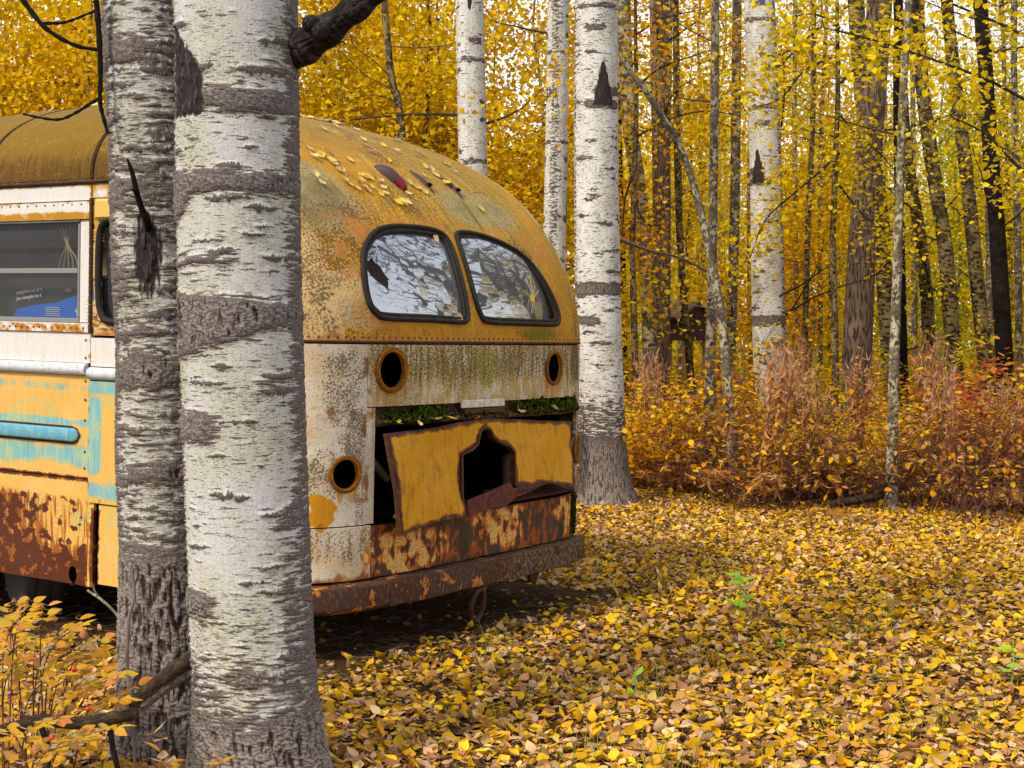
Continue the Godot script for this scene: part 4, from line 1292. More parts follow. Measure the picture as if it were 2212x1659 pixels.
func dome_normal(u: float, y: float) -> Vector3:
	var e := 0.01
	return (dome_p(u + e, y) - dome_p(u - e, y)).cross(dome_p(u, y + e) - dome_p(u, y - e)).normalized()

func holed(b: MB, P: Array, K: Array, T: Array, holes: Array, place: Callable, tol: float, inside := false) -> void:
	# a grid with holes: vertices near an outline move onto it, faces inside it go (or only they stay)
	var boxes := []
	for h in holes:
		var r := Rect2(h[0], Vector2.ZERO)
		for q in h:
			r = r.expand(q)
		boxes.append(r.grow(tol))
	var w: int = P[0].size()
	var base := b.v.size()
	for j in P.size():
		for i in w:
			var k: Vector2 = K[j][i]
			var p: Vector3 = P[j][i]
			for n in holes.size():
				if boxes[n].has_point(k):
					var h: PackedVector2Array = holes[n]
					var best := tol
					var to := k
					for e in h.size():
						var c := Geometry2D.get_closest_point_to_segment(k, h[e], h[(e + 1) % h.size()])
						var dd := c.distance_to(k)
						if dd < best:
							best = dd; to = c
					if best < tol:
						K[j][i] = to
						p = place.call(to)
			b.vert(p, T[j][i])
	for j in P.size() - 1:
		for i in w - 1:
			for half in 2:
				var ids := [[j, i], [j, i + 1], [j + 1, i + 1]] if half == 0 else [[j, i], [j + 1, i + 1], [j + 1, i]]
				var m: Vector2 = (K[ids[0][0]][ids[0][1]] + K[ids[1][0]][ids[1][1]] + K[ids[2][0]][ids[2][1]]) / 3.0
				var hit := 0
				for n in holes.size():
					if boxes[n].has_point(m) and Geometry2D.is_point_in_polygon(m, holes[n]):
						hit += 1 if n > 0 else 2
				var keep := hit == 2 if inside else hit == 0
				if keep:
					b.tri(base + ids[0][0] * w + ids[0][1], base + ids[1][0] * w + ids[1][1], base + ids[2][0] * w + ids[2][1])

func poly(a: Array) -> PackedVector2Array:
	var p := PackedVector2Array()
	for q in a:
		p.append(Vector2(q[0], q[1]))
	return p

func inset(p: PackedVector2Array, d: float) -> PackedVector2Array:
	return Geometry2D.offset_polygon(p, -d, Geometry2D.JOIN_ROUND)[0]

# the belt section as a polyline: s runs round the tail from the left side (negative) to the right
var tail_s := PackedFloat32Array()
var tail_p := PackedVector2Array()

func make_tail() -> void:
	var pts := PackedVector2Array()
	for i in 24:
		pts.append(Vector2(-HALF_W, -1.6 + 1.09 * i / 24.0))
	for i in 401:
		var th := PI * i / 400.0
		var r := 1.0 / pow(pow(absf(cos(th)), 4.551) + pow(absf(sin(th)), 4.551), 1.0 / 4.551)
		pts.append(Vector2(-HALF_W * cos(th) * r, -0.508 + 0.508 * sin(th) * r))
	for i in range(1, 25):
		pts.append(Vector2(HALF_W, -0.508 - 1.09 * i / 24.0))
	var s := 0.0
	for i in pts.size():
		if i > 0:
			s += pts[i].distance_to(pts[i - 1])
		tail_s.append(s)
	for i in pts.size():
		tail_s[i] -= s * 0.5
	tail_p = pts

func tail(s: float, y: float, off: float) -> Vector3:
	var i := clampi(tail_s.bsearch(s), 1, tail_s.size() - 1)
	var t := clampf((s - tail_s[i - 1]) / maxf(1e-6, tail_s[i] - tail_s[i - 1]), 0.0, 1.0)
	var p := tail_p[i - 1].lerp(tail_p[i], t)
	var d := (tail_p[mini(i + 2, tail_p.size() - 1)] - tail_p[maxi(i - 3, 0)]).normalized()
	var n := Vector2(-d.y, d.x)     # outwards, since the path runs from left to right round the tail
	p += n * off
	return Vector3(p.x, y, p.y)

func tail_panel(bus: Node3D, called: String, s0: float, s1: float, y0: float, y1: float, off: float, holes: Array, mat: Material, step := 0.014, warp := 0.0) -> MeshInstance3D:
	var b := MB.new()
	var nc := maxi(2, int((s1 - s0) / step))
	var nr := maxi(2, int((y1 - y0) / step))
	var P := []; var K := []; var T := []
	var wn := FastNoiseLite.new()
	wn.seed = int(s0 * 100.0) + 7
	wn.frequency = 4.0
	var place := func(k: Vector2): return tail(k.x, k.y, off + warp * wn.get_noise_2d(k.x, k.y))
	for j in nr + 1:
		var y := lerpf(y1, y0, float(j) / nr)
		var rp := []; var rk := []; var rt := []
		for i in nc + 1:
			var s := lerpf(s0, s1, float(i) / nc)
			rk.append(Vector2(s, y)); rp.append(place.call(Vector2(s, y)))
			rt.append(Vector2((s + 1.35) / 2.7, (1.45 - y) / 1.3))
		P.append(rp); K.append(rk); T.append(rt)
	holed(b, P, K, T, holes, place, step * 0.6)
	# the sheet's turned edge
	var lip := 0.018
	for e in 4:
		var n := nc if e % 2 == 0 else nr
		for i in n:
			var f0 := float(i) / n; var f1 := float(i + 1) / n
			var a := Vector2(lerpf(s0, s1, f0), y1) if e == 0 else Vector2(s1, lerpf(y1, y0, f0)) if e == 1 else Vector2(lerpf(s1, s0, f0), y0) if e == 2 else Vector2(s0, lerpf(y0, y1, f0))
			var c := Vector2(lerpf(s0, s1, f1), y1) if e == 0 else Vector2(s1, lerpf(y1, y0, f1)) if e == 1 else Vector2(lerpf(s1, s0, f1), y0) if e == 2 else Vector2(s0, lerpf(y0, y1, f1))
			var ta := Vector2((a.x + 1.35) / 2.7, (1.45 - a.y) / 1.3)
			var n0 := b.vert(place.call(a), ta); var n1 := b.vert(place.call(c), ta)
			var n2 := b.vert(tail(c.x, c.y, off - lip), ta); var n3 := b.vert(tail(a.x, a.y, off - lip), ta)
			b.quad(n0, n3, n2, n1)
	return part(bus, called, b.mesh(), mat)

func tail_sweep(b: MB, prof: Array, s0: float, s1: float, step: float, dent := 0.0) -> void:
	# a section of (offset, y) pairs carried round the tail
	var n := maxi(2, int((s1 - s0) / step))
	var P := []; var T := []
	var wn := FastNoiseLite.new()
	wn.frequency = 2.0
	for i in n + 1:
		var s := lerpf(s0, s1, float(i) / n)
		var rp := []; var rt := []
		for k in prof.size():
			rp.append(tail(s, prof[k][1] + dent * wn.get_noise_2d(s * 2.0, 9.0), prof[k][0] + dent * wn.get_noise_2d(s, k * 0.3)))
			rt.append(Vector2((s + 1.6) / 3.2, float(k) / (prof.size() - 1)))
		P.append(rp); T.append(rt)
	b.grid(P, T)
	for e in [0, n]:
		var c := Vector3.ZERO
		for q in P[e]:
			c += q / prof.size()
		var m := b.vert(c, T[e][0])
		for k in prof.size() - 1:
			var a := b.vert(P[e][k], T[e][k]); var d := b.vert(P[e][k + 1], T[e][k + 1])
			if e == 0:
				b.tri(m, d, a)
			else:
				b.tri(m, a, d)

func side_panel(bus: Node3D, called: String, w0: float, w1: float, y0: float, y1: float, off: float, holes: Array, mat: Material, side := -1.0, dent := 0.0, step := 0.02) -> MeshInstance3D:
	var b := MB.new()
	var nc := maxi(2, int((w1 - w0) / step))
	var nr := maxi(2, int((y1 - y0) / step))
	var P := []; var K := []; var T := []
	var wn := FastNoiseLite.new()
	wn.frequency = 2.5
	var place := func(k: Vector2): return Vector3(side * (HALF_W + off + dent * wn.get_noise_2d(k.x, k.y)), k.y, k.x)
	for j in nr + 1:
		var y := lerpf(y1, y0, float(j) / nr)
		var rp := []; var rk := []; var rt := []
		for i in nc + 1:
			var w := lerpf(w0, w1, float(i) / nc)
			rk.append(Vector2(w, y)); rp.append(place.call(Vector2(w, y)))
			rt.append(Vector2((w + 2.5) / 1.5, (2.15 - y) / 2.0))
		P.append(rp); K.append(rk); T.append(rt)
	holed(b, P, K, T, holes, place, step * 0.6)
	var lip := 0.02
	for e in 4:
		var n := nc if e % 2 == 0 else nr
		for i in n:
			var f0 := float(i) / n; var f1 := float(i + 1) / n
			var a := Vector2(lerpf(w0, w1, f0), y1) if e == 0 else Vector2(w1, lerpf(y1, y0, f0)) if e == 1 else Vector2(lerpf(w1, w0, f0), y0) if e == 2 else Vector2(w0, lerpf(y0, y1, f0))
			var c := Vector2(lerpf(w0, w1, f1), y1) if e == 0 else Vector2(w1, lerpf(y1, y0, f1)) if e == 1 else Vector2(lerpf(w1, w0, f1), y0) if e == 2 else Vector2(w0, lerpf(y0, y1, f1))
			var ta := Vector2((a.x + 2.5) / 1.5, (2.15 - a.y) / 2.0)
			var n0 := b.vert(place.call(a), ta); var n1 := b.vert(place.call(c), ta)
			var n2 := b.vert(Vector3(side * (HALF_W + off - lip), c.y, c.x), ta); var n3 := b.vert(Vector3(side * (HALF_W + off - lip), a.y, a.x), ta)
			b.quad(n0, n3, n2, n1)
	return part(bus, called, b.mesh(), mat)

func side_strip(bus: Node3D, called: String, prof: Array, w0: float, w1: float, mat: Material, side := -1.0) -> MeshInstance3D:
	# a moulding of (offset, y) pairs run along the side
	var b := MB.new()
	var P := []; var T := []
	var n := maxi(2, int((w1 - w0) / 0.06))
	for i in n + 1:
		var w := lerpf(w0, w1, float(i) / n)
		var rp := []; var rt := []
		for k in prof.size():
			rp.append(Vector3(side * (HALF_W + prof[k][0]), prof[k][1], w))
			rt.append(Vector2((w + 2.5) / 1.5, (2.15 - prof[k][1]) / 2.0))
		P.append(rp); T.append(rt)
	b.grid(P, T)
	for e in [0, n]:
		var m := b.vert(P[e][0], T[e][0])
		for k in range(1, prof.size() - 1):
			b.tri(m, b.vert(P[e][k], T[e][k]), b.vert(P[e][k + 1], T[e][k + 1]))
	return part(bus, called, b.mesh(), mat)

func on_plane(x: float, y: float, a: float, bu: float, cy: float) -> Vector3:
	# where the line of sight through a point of the photograph meets the plane w = a + bu*u + cy*y of the bus
	var inv := bus_at.affine_inverse()
	var o := inv * Vector3(0, EYE, 0)
	var d := inv.basis * sight(x, y)
	var k := (a + bu * o.x + cy * o.y - o.z) / (d.z - bu * d.x - cy * d.y)
	return o + d * k

func z4(x: float, y: float) -> Vector2:
	var p := on_plane(619.4 + 0.4533 * x, 663.6 + 0.4533 * y, 0.145, -0.025, -0.12)
	return Vector2(p.x, p.y)

func hatch_outline() -> PackedVector2Array:
	# the loose hatch: the outline goes up into the house-shaped hole from below
	var p := PackedVector2Array()
	for q in [[483, 603], [560, 592], [700, 575], [830, 548], [960, 530], [1100, 533], [1240, 540], [1372, 542], [1370, 700], [1365, 868], [1330, 850], [1270, 846], [1215, 838], [1150, 852], [1090, 850], [1085, 690], [1062, 664], [1010, 641], [987, 622], [972, 588], [945, 572], [922, 592], [908, 655], [882, 680], [832, 705], [835, 900], [850, 990], [790, 1005], [700, 1033], [610, 1064], [575, 1080], [548, 1082], [520, 880], [498, 730]]:
		p.append(z4(q[0], q[1]))
	return p

func glass(parent: Node3D, called: String, outline: PackedVector2Array, holes: Array, mat: Material, shards: int, tilt: float, sd: int, flat := 0.0) -> MeshInstance3D:
	# a cracked pane: each shard lies at its own slight slant
	var r := RandomNumberGenerator.new()
	r.seed = sd
	var box := Rect2(outline[0], Vector2.ZERO)
	for q in outline:
		box = box.expand(q)
	var seeds := []; var slant := []
	for i in shards:
		seeds.append(box.position + Vector2(r.randf(), r.randf()) * box.size)
		slant.append(Vector2(r.randfn(), r.randfn()) * tilt)
	var step := 0.016
	var nx := int(box.size.x / step) + 1
	var ny := int(box.size.y / step) + 1
	var tmp := MB.new()
	var P := []; var K := []; var T := []
	var place := func(k: Vector2): return Vector3(k.x, k.y, dome_w(k.x, k.y) - 0.014)
	for j in ny + 1:
		var rp := []; var rk := []; var rt := []
		for i in nx + 1:
			var k := Vector2(box.position.x + box.size.x * i / nx, box.end.y - box.size.y * j / ny)
			rk.append(k); rp.append(place.call(k)); rt.append(k)
		P.append(rp); K.append(rk); T.append(rt)
	holed(tmp, P, K, T, [outline] + holes, place, step * 0.6, true)
	var b := MB.new()
	var known := {}
	for i in range(0, tmp.ix.size(), 3):
		var m := (tmp.v[tmp.ix[i]] + tmp.v[tmp.ix[i + 1]] + tmp.v[tmp.ix[i + 2]]) / 3.0
		var near := 0
		var best := 99.0
		for s in shards:
			var dd: float = Vector2(m.x, m.y).distance_squared_to(seeds[s])
			if dd < best:
				best = dd; near = s
		var id := []
		for e in 3:
			var key := tmp.ix[i + e] * 1000 + near
			if not known.has(key):
				var q := tmp.v[tmp.ix[i + e]]
				q.z += slant[near].dot(Vector2(q.x, q.y) - seeds[near]) + flat * (q.y - 1.74)
				known[key] = b.vert(q, Vector2(q.x, q.y))
			id.append(known[key])
		b.tri(id[0], id[1], id[2])
	return part(parent, called, b.mesh(), mat)

func rear_window(bus: Node3D, outline: PackedVector2Array, label: String, holes: Array, shards: int, tilt: float, sd: int) -> MeshInstance3D:
	var b := MB.new()
	for q in [[0.011, 0.012, 0.006], [0.030, 0.010, -0.002]]:
		var path := []
		for k in inset(outline, q[0]):
			path.append(dome_p(k.x, k.y) + dome_normal(k.x, k.y) * q[2])
		b.tube(path, [q[1]], 8, 1.0, 1.0, false, true)
	var win := part(bus, "rear_window", b.mesh(), M.rubber)
	win.set_meta("label", label)
	glass(win, "pane", inset(outline, 0.036), holes, M.pane, shards, tilt, sd, 0.0 if holes.size() > 0 else 0.13)
	if holes.size() > 0:
		return win
	# crumpled clear sheeting hung inside against the glass
	var sh := MB.new()
	var n := FastNoiseLite.new()
	n.seed = sd + 3
	n.frequency = 3.2
	n.fractal_octaves = 4
	var box := Rect2(outline[0], Vector2.ZERO)
	for q in outline:
		box = box.expand(q)
	box = box.grow(-0.06)
	var P := []; var T := []
	for j in 41:
		var rp := []; var rt := []
		for i in 51:
			var k := Vector2(box.position.x + box.size.x * i / 50.0, box.end.y - box.size.y * j / 40.0)
			rp.append(Vector3(k.x, k.y, dome_w(clampf(k.x, -0.8, 0.75), k.y) - 0.16 + 0.12 * absf(n.get_noise_2d(k.x + k.y * 0.5, k.y * 0.35 - k.x * 0.35))))
			rt.append(k)
		P.append(rp); T.append(rt)
	sh.grid(P, T)
	part(win, "plastic_sheet", sh.mesh(), M.sheet)
	return win

func rivets(b: MB, at_p: Vector3, n: Vector3, r: float) -> void:
	var s := n.cross(Vector3.UP if absf(n.y) < 0.9 else Vector3.RIGHT).normalized()
	var t := n.cross(s)
	var top := b.vert(at_p + n * r * 0.6)
	var ids := []
	for i in 6:
		ids.append(b.vert(at_p + (s * cos(TAU * i / 6.0) + t * sin(TAU * i / 6.0)) * r))
	for i in 6:
		b.tri(top, ids[i], ids[(i + 1) % 6])

func make_bus() -> void:
	make_tail()
	var bus := thing("old_bus", "abandoned rusty ochre bus with rounded tail, cracked rear windows and loose yellow hatch", "bus")
	bus.transform = bus_at
	var lw := smooth_loop(poly([[-0.82, 1.79], [-0.76, 1.86], [-0.64, 1.93], [-0.50, 1.96], [-0.32, 1.97], [-0.16, 1.965], [-0.09, 1.94], [-0.075, 1.88], [-0.10, 1.74], [-0.115, 1.59], [-0.13, 1.52], [-0.19, 1.50], [-0.43, 1.505], [-0.75, 1.508], [-0.82, 1.53], [-0.86, 1.58], [-0.86, 1.68]]), 4)
	var rw := smooth_loop(poly([[0.01, 1.955], [0.10, 1.972], [0.25, 1.965], [0.43, 1.93], [0.57, 1.87], [0.65, 1.78], [0.71, 1.67], [0.74, 1.57], [0.72, 1.515], [0.64, 1.50], [0.32, 1.50], [0.03, 1.505], [-0.03, 1.54], [-0.055, 1.63], [-0.045, 1.78], [-0.02, 1.90]]), 4)
	# --- the dome: tail end and rear roof in one pressed sheet
	var dome := MB.new()
	var P := []; var K := []; var T := []
	var rows := 120
	var nl := 36; var nc := 270
	for j in rows + 1:
		var V := float(j) / rows
		var y := dome_y(V)
		var s := shell(y)
		var rp := []; var rk := []; var rt := []
		for i in nl * 2 + nc + 1:
			var U: float
			var p: Vector3
			if i < nl:
				U = 0.12 * i / nl
				p = Vector3(-s.x, y, lerpf(-2.6, s.y - s.z, float(i) / nl))
			elif i > nl + nc:
				U = 0.88 + 0.12 * (i - nl - nc) / nl
				p = Vector3(s.x, y, lerpf(s.y - s.z, -2.6, float(i - nl - nc) / nl))
			else:
				var t := float(i - nl) / nc
				U = 0.12 + 0.76 * t
				var th := PI * (t / 0.2 * 0.25 if t < 0.2 else 0.25 + 0.5 * (t - 0.2) / 0.6 if t < 0.8 else 0.75 + 0.25 * (t - 0.8) / 0.2)
				var r := 1.0 / pow(pow(absf(cos(th)), 4.551) + pow(absf(sin(th)), 4.551), 1.0 / 4.551)
				p = Vector3(-s.x * cos(th) * r, y, s.y - s.z + s.z * sin(th) * r)
			var k := Vector2(p.x, y)
			if p.z < -0.75 and absf(p.x) > s.x * 0.995 and y < 2.144:
				k = Vector2(p.z + (-10.0 if p.x < 0.0 else -20.0), y)
			rp.append(p); rk.append(k); rt.append(Vector2(U, V))
		P.append(rp); K.append(rk); T.append(rt)
	var qwin := PackedVector2Array()
	for q in smooth_loop(poly([[-11.40, 1.60], [-11.40, 1.86], [-11.37, 1.94], [-11.30, 1.955], [-11.0, 1.955], [-10.92, 1.93], [-10.90, 1.86], [-10.90, 1.56], [-10.94, 1.49], [-11.0, 1.475], [-11.30, 1.475], [-11.37, 1.50]]), 3):
		qwin.append(q)
	var place := func(k: Vector2):
		if k.x < -15.0: return Vector3(HALF_W, k.y, k.x + 20.0)
		if k.x < -5.0: return Vector3(-HALF_W, k.y, k.x + 10.0)
		return dome_p(k.x, k.y)
	holed(dome, P, K, T, [inset(lw, 0.02), inset(rw, 0.02), qwin, poly([[-14, 1.3], [-11.455, 1.3], [-11.455, 2.13], [-14, 2.13]]), poly([[-24, 1.3], [-21.455, 1.3], [-21.455, 2.13], [-24, 2.13]])], place, 0.008)
	part(bus, "dome", dome.mesh(), M.dome)
	# --- rear windows
	rear_window(bus, lw, "left rear window, shattered, with a jagged hole", [poly([[-0.80, 1.765], [-0.775, 1.79], [-0.755, 1.775], [-0.735, 1.80], [-0.715, 1.765], [-0.695, 1.76], [-0.68, 1.72], [-0.655, 1.695], [-0.675, 1.675], [-0.685, 1.64], [-0.70, 1.66], [-0.745, 1.685], [-0.78, 1.715]])], 90, 0.022, 5)
	var wr := rear_window(bus, rw, "right rear window, cracked in a star", [], 34, 0.018, 9)
	var star := MB.new()
	for i in 17:
		var a := TAU * i / 17.0 + rf(-0.12, 0.12)
		var c := Vector2(0.53, 1.65)
		var q := []
		for k in 4:
			var e := c + Vector2(cos(a) * 0.55, sin(a)) * rf(0.05, 0.14) * k / 3.0 + Vector2(rf(-1, 1), rf(-1, 1)) * 0.003
			q.append(Vector3(e.x, e.y, dome_w(e.x, e.y) - 0.010))
		star.tube(q, [0.0011], 3)
	part(wr, "crack", star.mesh(), M.white_paint)
	# --- the tail below the belt
	part(bus, "belt_joint", belt_strip(), M.rust)
	var up_l := ring(-0.722, 1.288, 0.084, 0.084)
	var up_r := ring(0.66, 1.283, 0.078, 0.078)
	var s_low := -0.985
	var low_l := ring(s_low, 0.832, 0.066, 0.068)
	var low_r := ring(1.02, 0.83, 0.066, 0.068)
	tail_panel(bus, "corner_panel", -2.02, -0.874, 0.603, 1.402, 0.004, [low_l], M.rear, 0.014, 0.004)
	tail_panel(bus, "engine_panel", -0.868, 0.985, 1.125, 1.402, 0.0, [up_l, up_r], M.rear, 0.014, 0.003)
	tail_panel(bus, "corner_panel", 0.99, 2.02, 0.37, 1.402, 0.002, [low_r], M.rear, 0.016, 0.003)
	tail_panel(bus, "jamb_panel", -0.868, -0.815, 0.603, 1.12, -0.004, [], M.rear, 0.012)
	tail_panel(bus, "bottom_corner", -2.02, -0.845, 0.362, 0.597, 0.012, [], M.rear, 0.016, 0.006)
	tail_panel(bus, "bottom_panel", -0.838, 0.985, 0.362, 0.592, 0.006, [], M.rear, 0.014, 0.008)
	for q in [[up_l, -0.722, 1.288, 0.104, "yellow lamp ring at upper left"], [up_r, 0.66, 1.283, 0.09, "lamp ring at upper right"], [low_l, s_low, 0.832, 0.083, "lamp ring at lower left"], [low_r, 1.02, 0.83, 0.08, "lamp ring at lower right"]]:
		lamp_ring(bus, q)
	# ledge over the hatch, thick with moss
	var lg := MB.new()
	tail_sweep(lg, [[-0.06, 1.132], [-0.035, 1.128], [-0.035, 1.085], [-0.012, 1.068], [0.012, 1.06], [0.014, 1.045], [-0.005, 1.035], [-0.06, 1.035]], -0.815, 0.985, 0.02, 0.006)
	part(bus, "ledge", lg.mesh(), M.bumper)
	var ml := MB.new()
	for i in 3:
		ml.tube([Vector3(0, 0, 0), Vector3(0.0, 0.006, 0.003), Vector3(0.001, 0.011, 0.006)], [0.0055, 0.005, 0.001], 5)
	var where := []; var tint := []
	for i in 2600:
		var s: float
		var pickd := rng.randf()
		if pickd < 0.36:
			s = -0.78 + 0.42 * sqrt(rng.randf())
		elif pickd < 0.9:
			s = lerpf(0.28, 0.95, pow(rng.randf(), 0.8))
		else:
			s = rf(-0.8, 0.95)
		var lump := 0.5 + 0.5 * sin(s * 31.0) * sin(s * 17.0 + 1.0)
		var f := rng.randf() * (0.35 + 0.65 * lump)
		var y := 1.045 + 0.075 * f if s < 0.2 else 1.05 + 0.085 * f
		var p := tail(s, y + rf(0, 0.01), 0.016 - 0.04 * f + rf(0.0, 0.014))
		where.append(Transform3D(Basis.from_euler(Vector3(rf(-0.6, 1.2), rng.randf() * TAU, rf(-0.8, 0.8))).scaled(Vector3.ONE * rf(0.7, 1.7)), p))
		var g := rf(0.5, 1.4)
		tint.append(Color(0.065 * g, 0.085 * g, 0.008 * g))
	for i in 500:     # moss creeping down the right end of the bottom panel
		var y := rf(0.37, 0.59)
		where.append(Transform3D(Basis.from_euler(Vector3(rf(0, 1.4), rng.randf() * TAU, 0)).scaled(Vector3.ONE * rf(0.5, 1.0)), tail(0.955 + 0.035 * rng.randfn() * 0.6, y, 0.008)))
		var g := rf(0.5, 1.2)
		tint.append(Color(0.05 * g, 0.07 * g, 0.008 * g))
	var mossm := plain(1, 1, 1, 0.95, 0.0, 0.1)
	mossm.vertex_color_use_as_albedo = true
	scatter(bus, "moss", ml.mesh(), mossm, where, tint)
	# the plate bracket above the hatch
	var lp := MB.new()
	lp.box(Transform3D(Basis.IDENTITY, Vector3(-0.02, 1.118, 0.012)), Vector3(0.37, 0.038, 0.012), 0.003)
	part(bus, "plate_bracket", lp.mesh(), M.white_paint)
	var lp2 := MB.new()
	lp2.box(Transform3D(Basis.IDENTITY, Vector3(-0.01, 1.082, 0.016)), Vector3(0.34, 0.024, 0.01), 0.003)
	lp2.box(Transform3D(Basis.IDENTITY, Vector3(-0.10, 1.08, 0.024)), Vector3(0.10, 0.018, 0.01), 0.002)
	part(bus, "plate_hinge", lp2.mesh(), M.bumper)
	# --- the loose hatch
	var bx := Vector3(1, 0, -0.025)
	var by := Vector3(0, 1, -0.12)
	var hx := Transform3D(Basis(bx, by, bx.cross(by).normalized()), Vector3(0, 0, 0.145))
	var hb := MB.new()
	var edge := hatch_outline()
	var hbox := Rect2(edge[0], Vector2.ZERO)
	for q in edge:
		hbox = hbox.expand(q)
	var dn := FastNoiseLite.new()
	dn.seed = 12
	dn.frequency = 1.6
	dn.fractal_octaves = 3
	var bent := func(k: Vector2): return hx * Vector3(k.x, k.y, 0.03 * dn.get_noise_2d(k.x, k.y) - 0.02 * pow(maxf(0.0, k.x - 0.45), 2.0) + 0.018 * exp(-pow((k.x + 0.40 + 0.3 * (k.y - 0.8)) / 0.05, 2.0)))
	var HP := []; var HK := []; var HT := []
	for jj in 46:
		var rp2 := []; var rk2 := []; var rt2 := []
		for ii in 136:
			var k := Vector2(lerpf(hbox.position.x - 0.01, hbox.end.x + 0.01, ii / 135.0), lerpf(hbox.end.y + 0.01, hbox.position.y - 0.01, jj / 45.0))
			rk2.append(k); rp2.append(bent.call(k)); rt2.append(k)
		HP.append(rp2); HK.append(rk2); HT.append(rt2)
	holed(hb, HP, HK, HT, [edge], bent, 0.009, true)
	for ii in edge.size():
		var e0 := edge[ii]; var e1 := edge[(ii + 1) % edge.size()]
		var o3: Vector3 = -hx.basis.z.normalized() * 0.028
		var q0: Vector3 = bent.call(e0); var q1: Vector3 = bent.call(e1)
		hb.quad(hb.vert(q0, e0), hb.vert(q0 + o3, e0), hb.vert(q1 + o3, e1), hb.vert(q1, e1))
	M.hatch.uv1_scale = Vector3(1.0 / 1.9, -1.0 / 0.55, 1)
	M.hatch.uv1_offset = Vector3(0.9 / 1.9, 1.05 / 0.55, 0)
	var hatch := part(bus, "hatch", hb.mesh(), M.hatch)
	hatch.set_meta("label", "loose yellow hatch with a house shaped hole, hanging askew")
	var rim := MB.new()
	var rp := []
	for q in [[1088, 846], [1085, 690], [1062, 664], [1010, 641], [987, 622], [972, 588], [945, 572], [922, 592], [908, 655], [882, 680], [832, 705], [835, 900], [848, 975]]:
		rp.append(hx * Vector3(z4(q[0], q[1]).x, z4(q[0], q[1]).y, 0.004))
	rim.tube(rp, [0.006], 6)
	part(hatch, "hole_rim", rim.mesh(), M.bumper)
	var fl := MB.new()
	fl.tube([hx * z3d(z4(1090, 700), -0.05), hx * z3d(z4(1092, 850), -0.05)], [0.03], 5)
	part(hatch, "flange", fl.mesh(), M.rust)
	fl = MB.new()
	var left_lip := []
	for q in [[484, 606], [500, 735], [522, 880], [549, 1078]]:
		left_lip.append(hx * Vector3(z4(q[0], q[1]).x, z4(q[0], q[1]).y, 0.0))
	fl.tube(left_lip, [0.007], 6)
	part(hatch, "flange", fl.mesh(), M.rust)
	var st := MB.new()
	var sp := PackedVector2Array()
	for q in [[846, 918], [930, 885], [1048, 832], [1064, 862], [1130, 848], [1212, 826], [1222, 838], [1130, 884], [1072, 905], [1030, 945], [975, 950], [850, 998]]:
		sp.append(z4(q[0], q[1]))
	st.extrude(sp, 0.012, Transform3D(hx.basis, hx.origin + Vector3(0, 0, 0.022)))
	var strip := part(hatch, "bent_strip", st.mesh(), M.red_rust)
	strip.set_meta("label", "reddish bent strip along the torn lower edge")
	var tb := MB.new()
	for k in 3:
		var torn := []
		for q in [[1085, 856 + 10 * k], [1160, 850 + 5 * k], [1230, 842 - 3 * k], [1300, 850 + 4 * k], [1340, 872]]:
			torn.append(hx * Vector3(z4(q[0], q[1]).x, z4(q[0], q[1]).y, 0.012 + 0.006 * k))
		tb.tube(smooth_path(torn, 3), [0.004, 0.007, 0.004, 0.008, 0.004, 0.006], 6)
	part(hatch, "torn_edge", tb.mesh(), M.bumper)
	var tray := MB.new()
	tray.box(Transform3D(Basis.from_euler(Vector3(0.5, -0.02, 0.02)), Vector3(0.50, 0.64, -0.05)), Vector3(0.66, 0.012, 0.12), 0.003)
	part(bus, "sill_plate", tray.mesh(), M.rust)
	var strut := MB.new()
	strut.tube([Vector3(-0.80, 0.92, -0.10), Vector3(-0.60, 0.78, -0.12)], [0.018], 6)
	part(bus, "strut", strut.mesh(), M.grey_metal)
	# --- bumper, splice, shackle and brackets
	var bm := MB.new()
	tail_sweep(bm, [[-0.03, 0.352], [0.04, 0.352], [0.048, 0.350], [0.051, 0.343], [0.053, 0.29], [0.051, 0.234], [0.048, 0.226], [0.04, 0.224], [-0.03, 0.224]], -0.75, 1.07, 0.03, 0.006)
	part(bus, "bumper", bm.mesh(), M.bumper)
	var bm2 := MB.new()
	tail_sweep(bm2, [[-0.03, 0.352], [0.024, 0.350], [0.04, 0.343], [0.046, 0.328], [0.047, 0.25], [0.042, 0.236], [0.03, 0.222], [-0.03, 0.218]], -1.75, -0.70, 0.03, 0.004)
	part(bus, "bumper_end", bm2.mesh(), M.bumper)
	var sk := MB.new()
	sk.tube([Vector3(-0.105, 0.215, 0.01), Vector3(0.03, 0.21, 0.01)], [0.017], 10)
	sk.tube([Vector3(0.0, 0.245, 0.0), Vector3(0.0, 0.19, 0.02)], [0.024, 0.02], 10)
	var rg := MB.new()
	var rpts := []
	for i in 24:
		var a := TAU * i / 24.0
		rpts.append(Vector3(-0.05 + 0.052 * sin(a), 0.128 + 0.078 * cos(a), 0.025 + 0.012 * cos(a)))
	rg.tube(rpts, [0.0135], 9, 1.0, 1.0, false, true)
	var shackle := part(bus, "tow_shackle", sk.mesh(), M.bumper)
	part(shackle, "ring", rg.mesh(), M.rust)
	var br := MB.new()
	br.extrude(poly([[0.0, 0.0], [0.11, 0.0], [0.05, -0.085], [0.0, -0.06]]), 0.02, Transform3D(Basis.IDENTITY, Vector3(0.50, 0.235, -0.02)))
	part(bus, "bracket", br.mesh(), M.rust)
	# --- rivets along the belt
	var rv := MB.new()
	for i in 58:
		var s := -1.25 + 0.043 * i
		var q := tail(s, 1.432, 0.0)
		rivets(rv, dome_p(clampf(q.x, -1.19, 1.19), 1.432) if absf(q.x) < 1.1 else Vector3(q.x, 1.432, q.z), (tail(s, 1.4, 0.1) - tail(s, 1.4, 0.0)).normalized(), 0.0075)
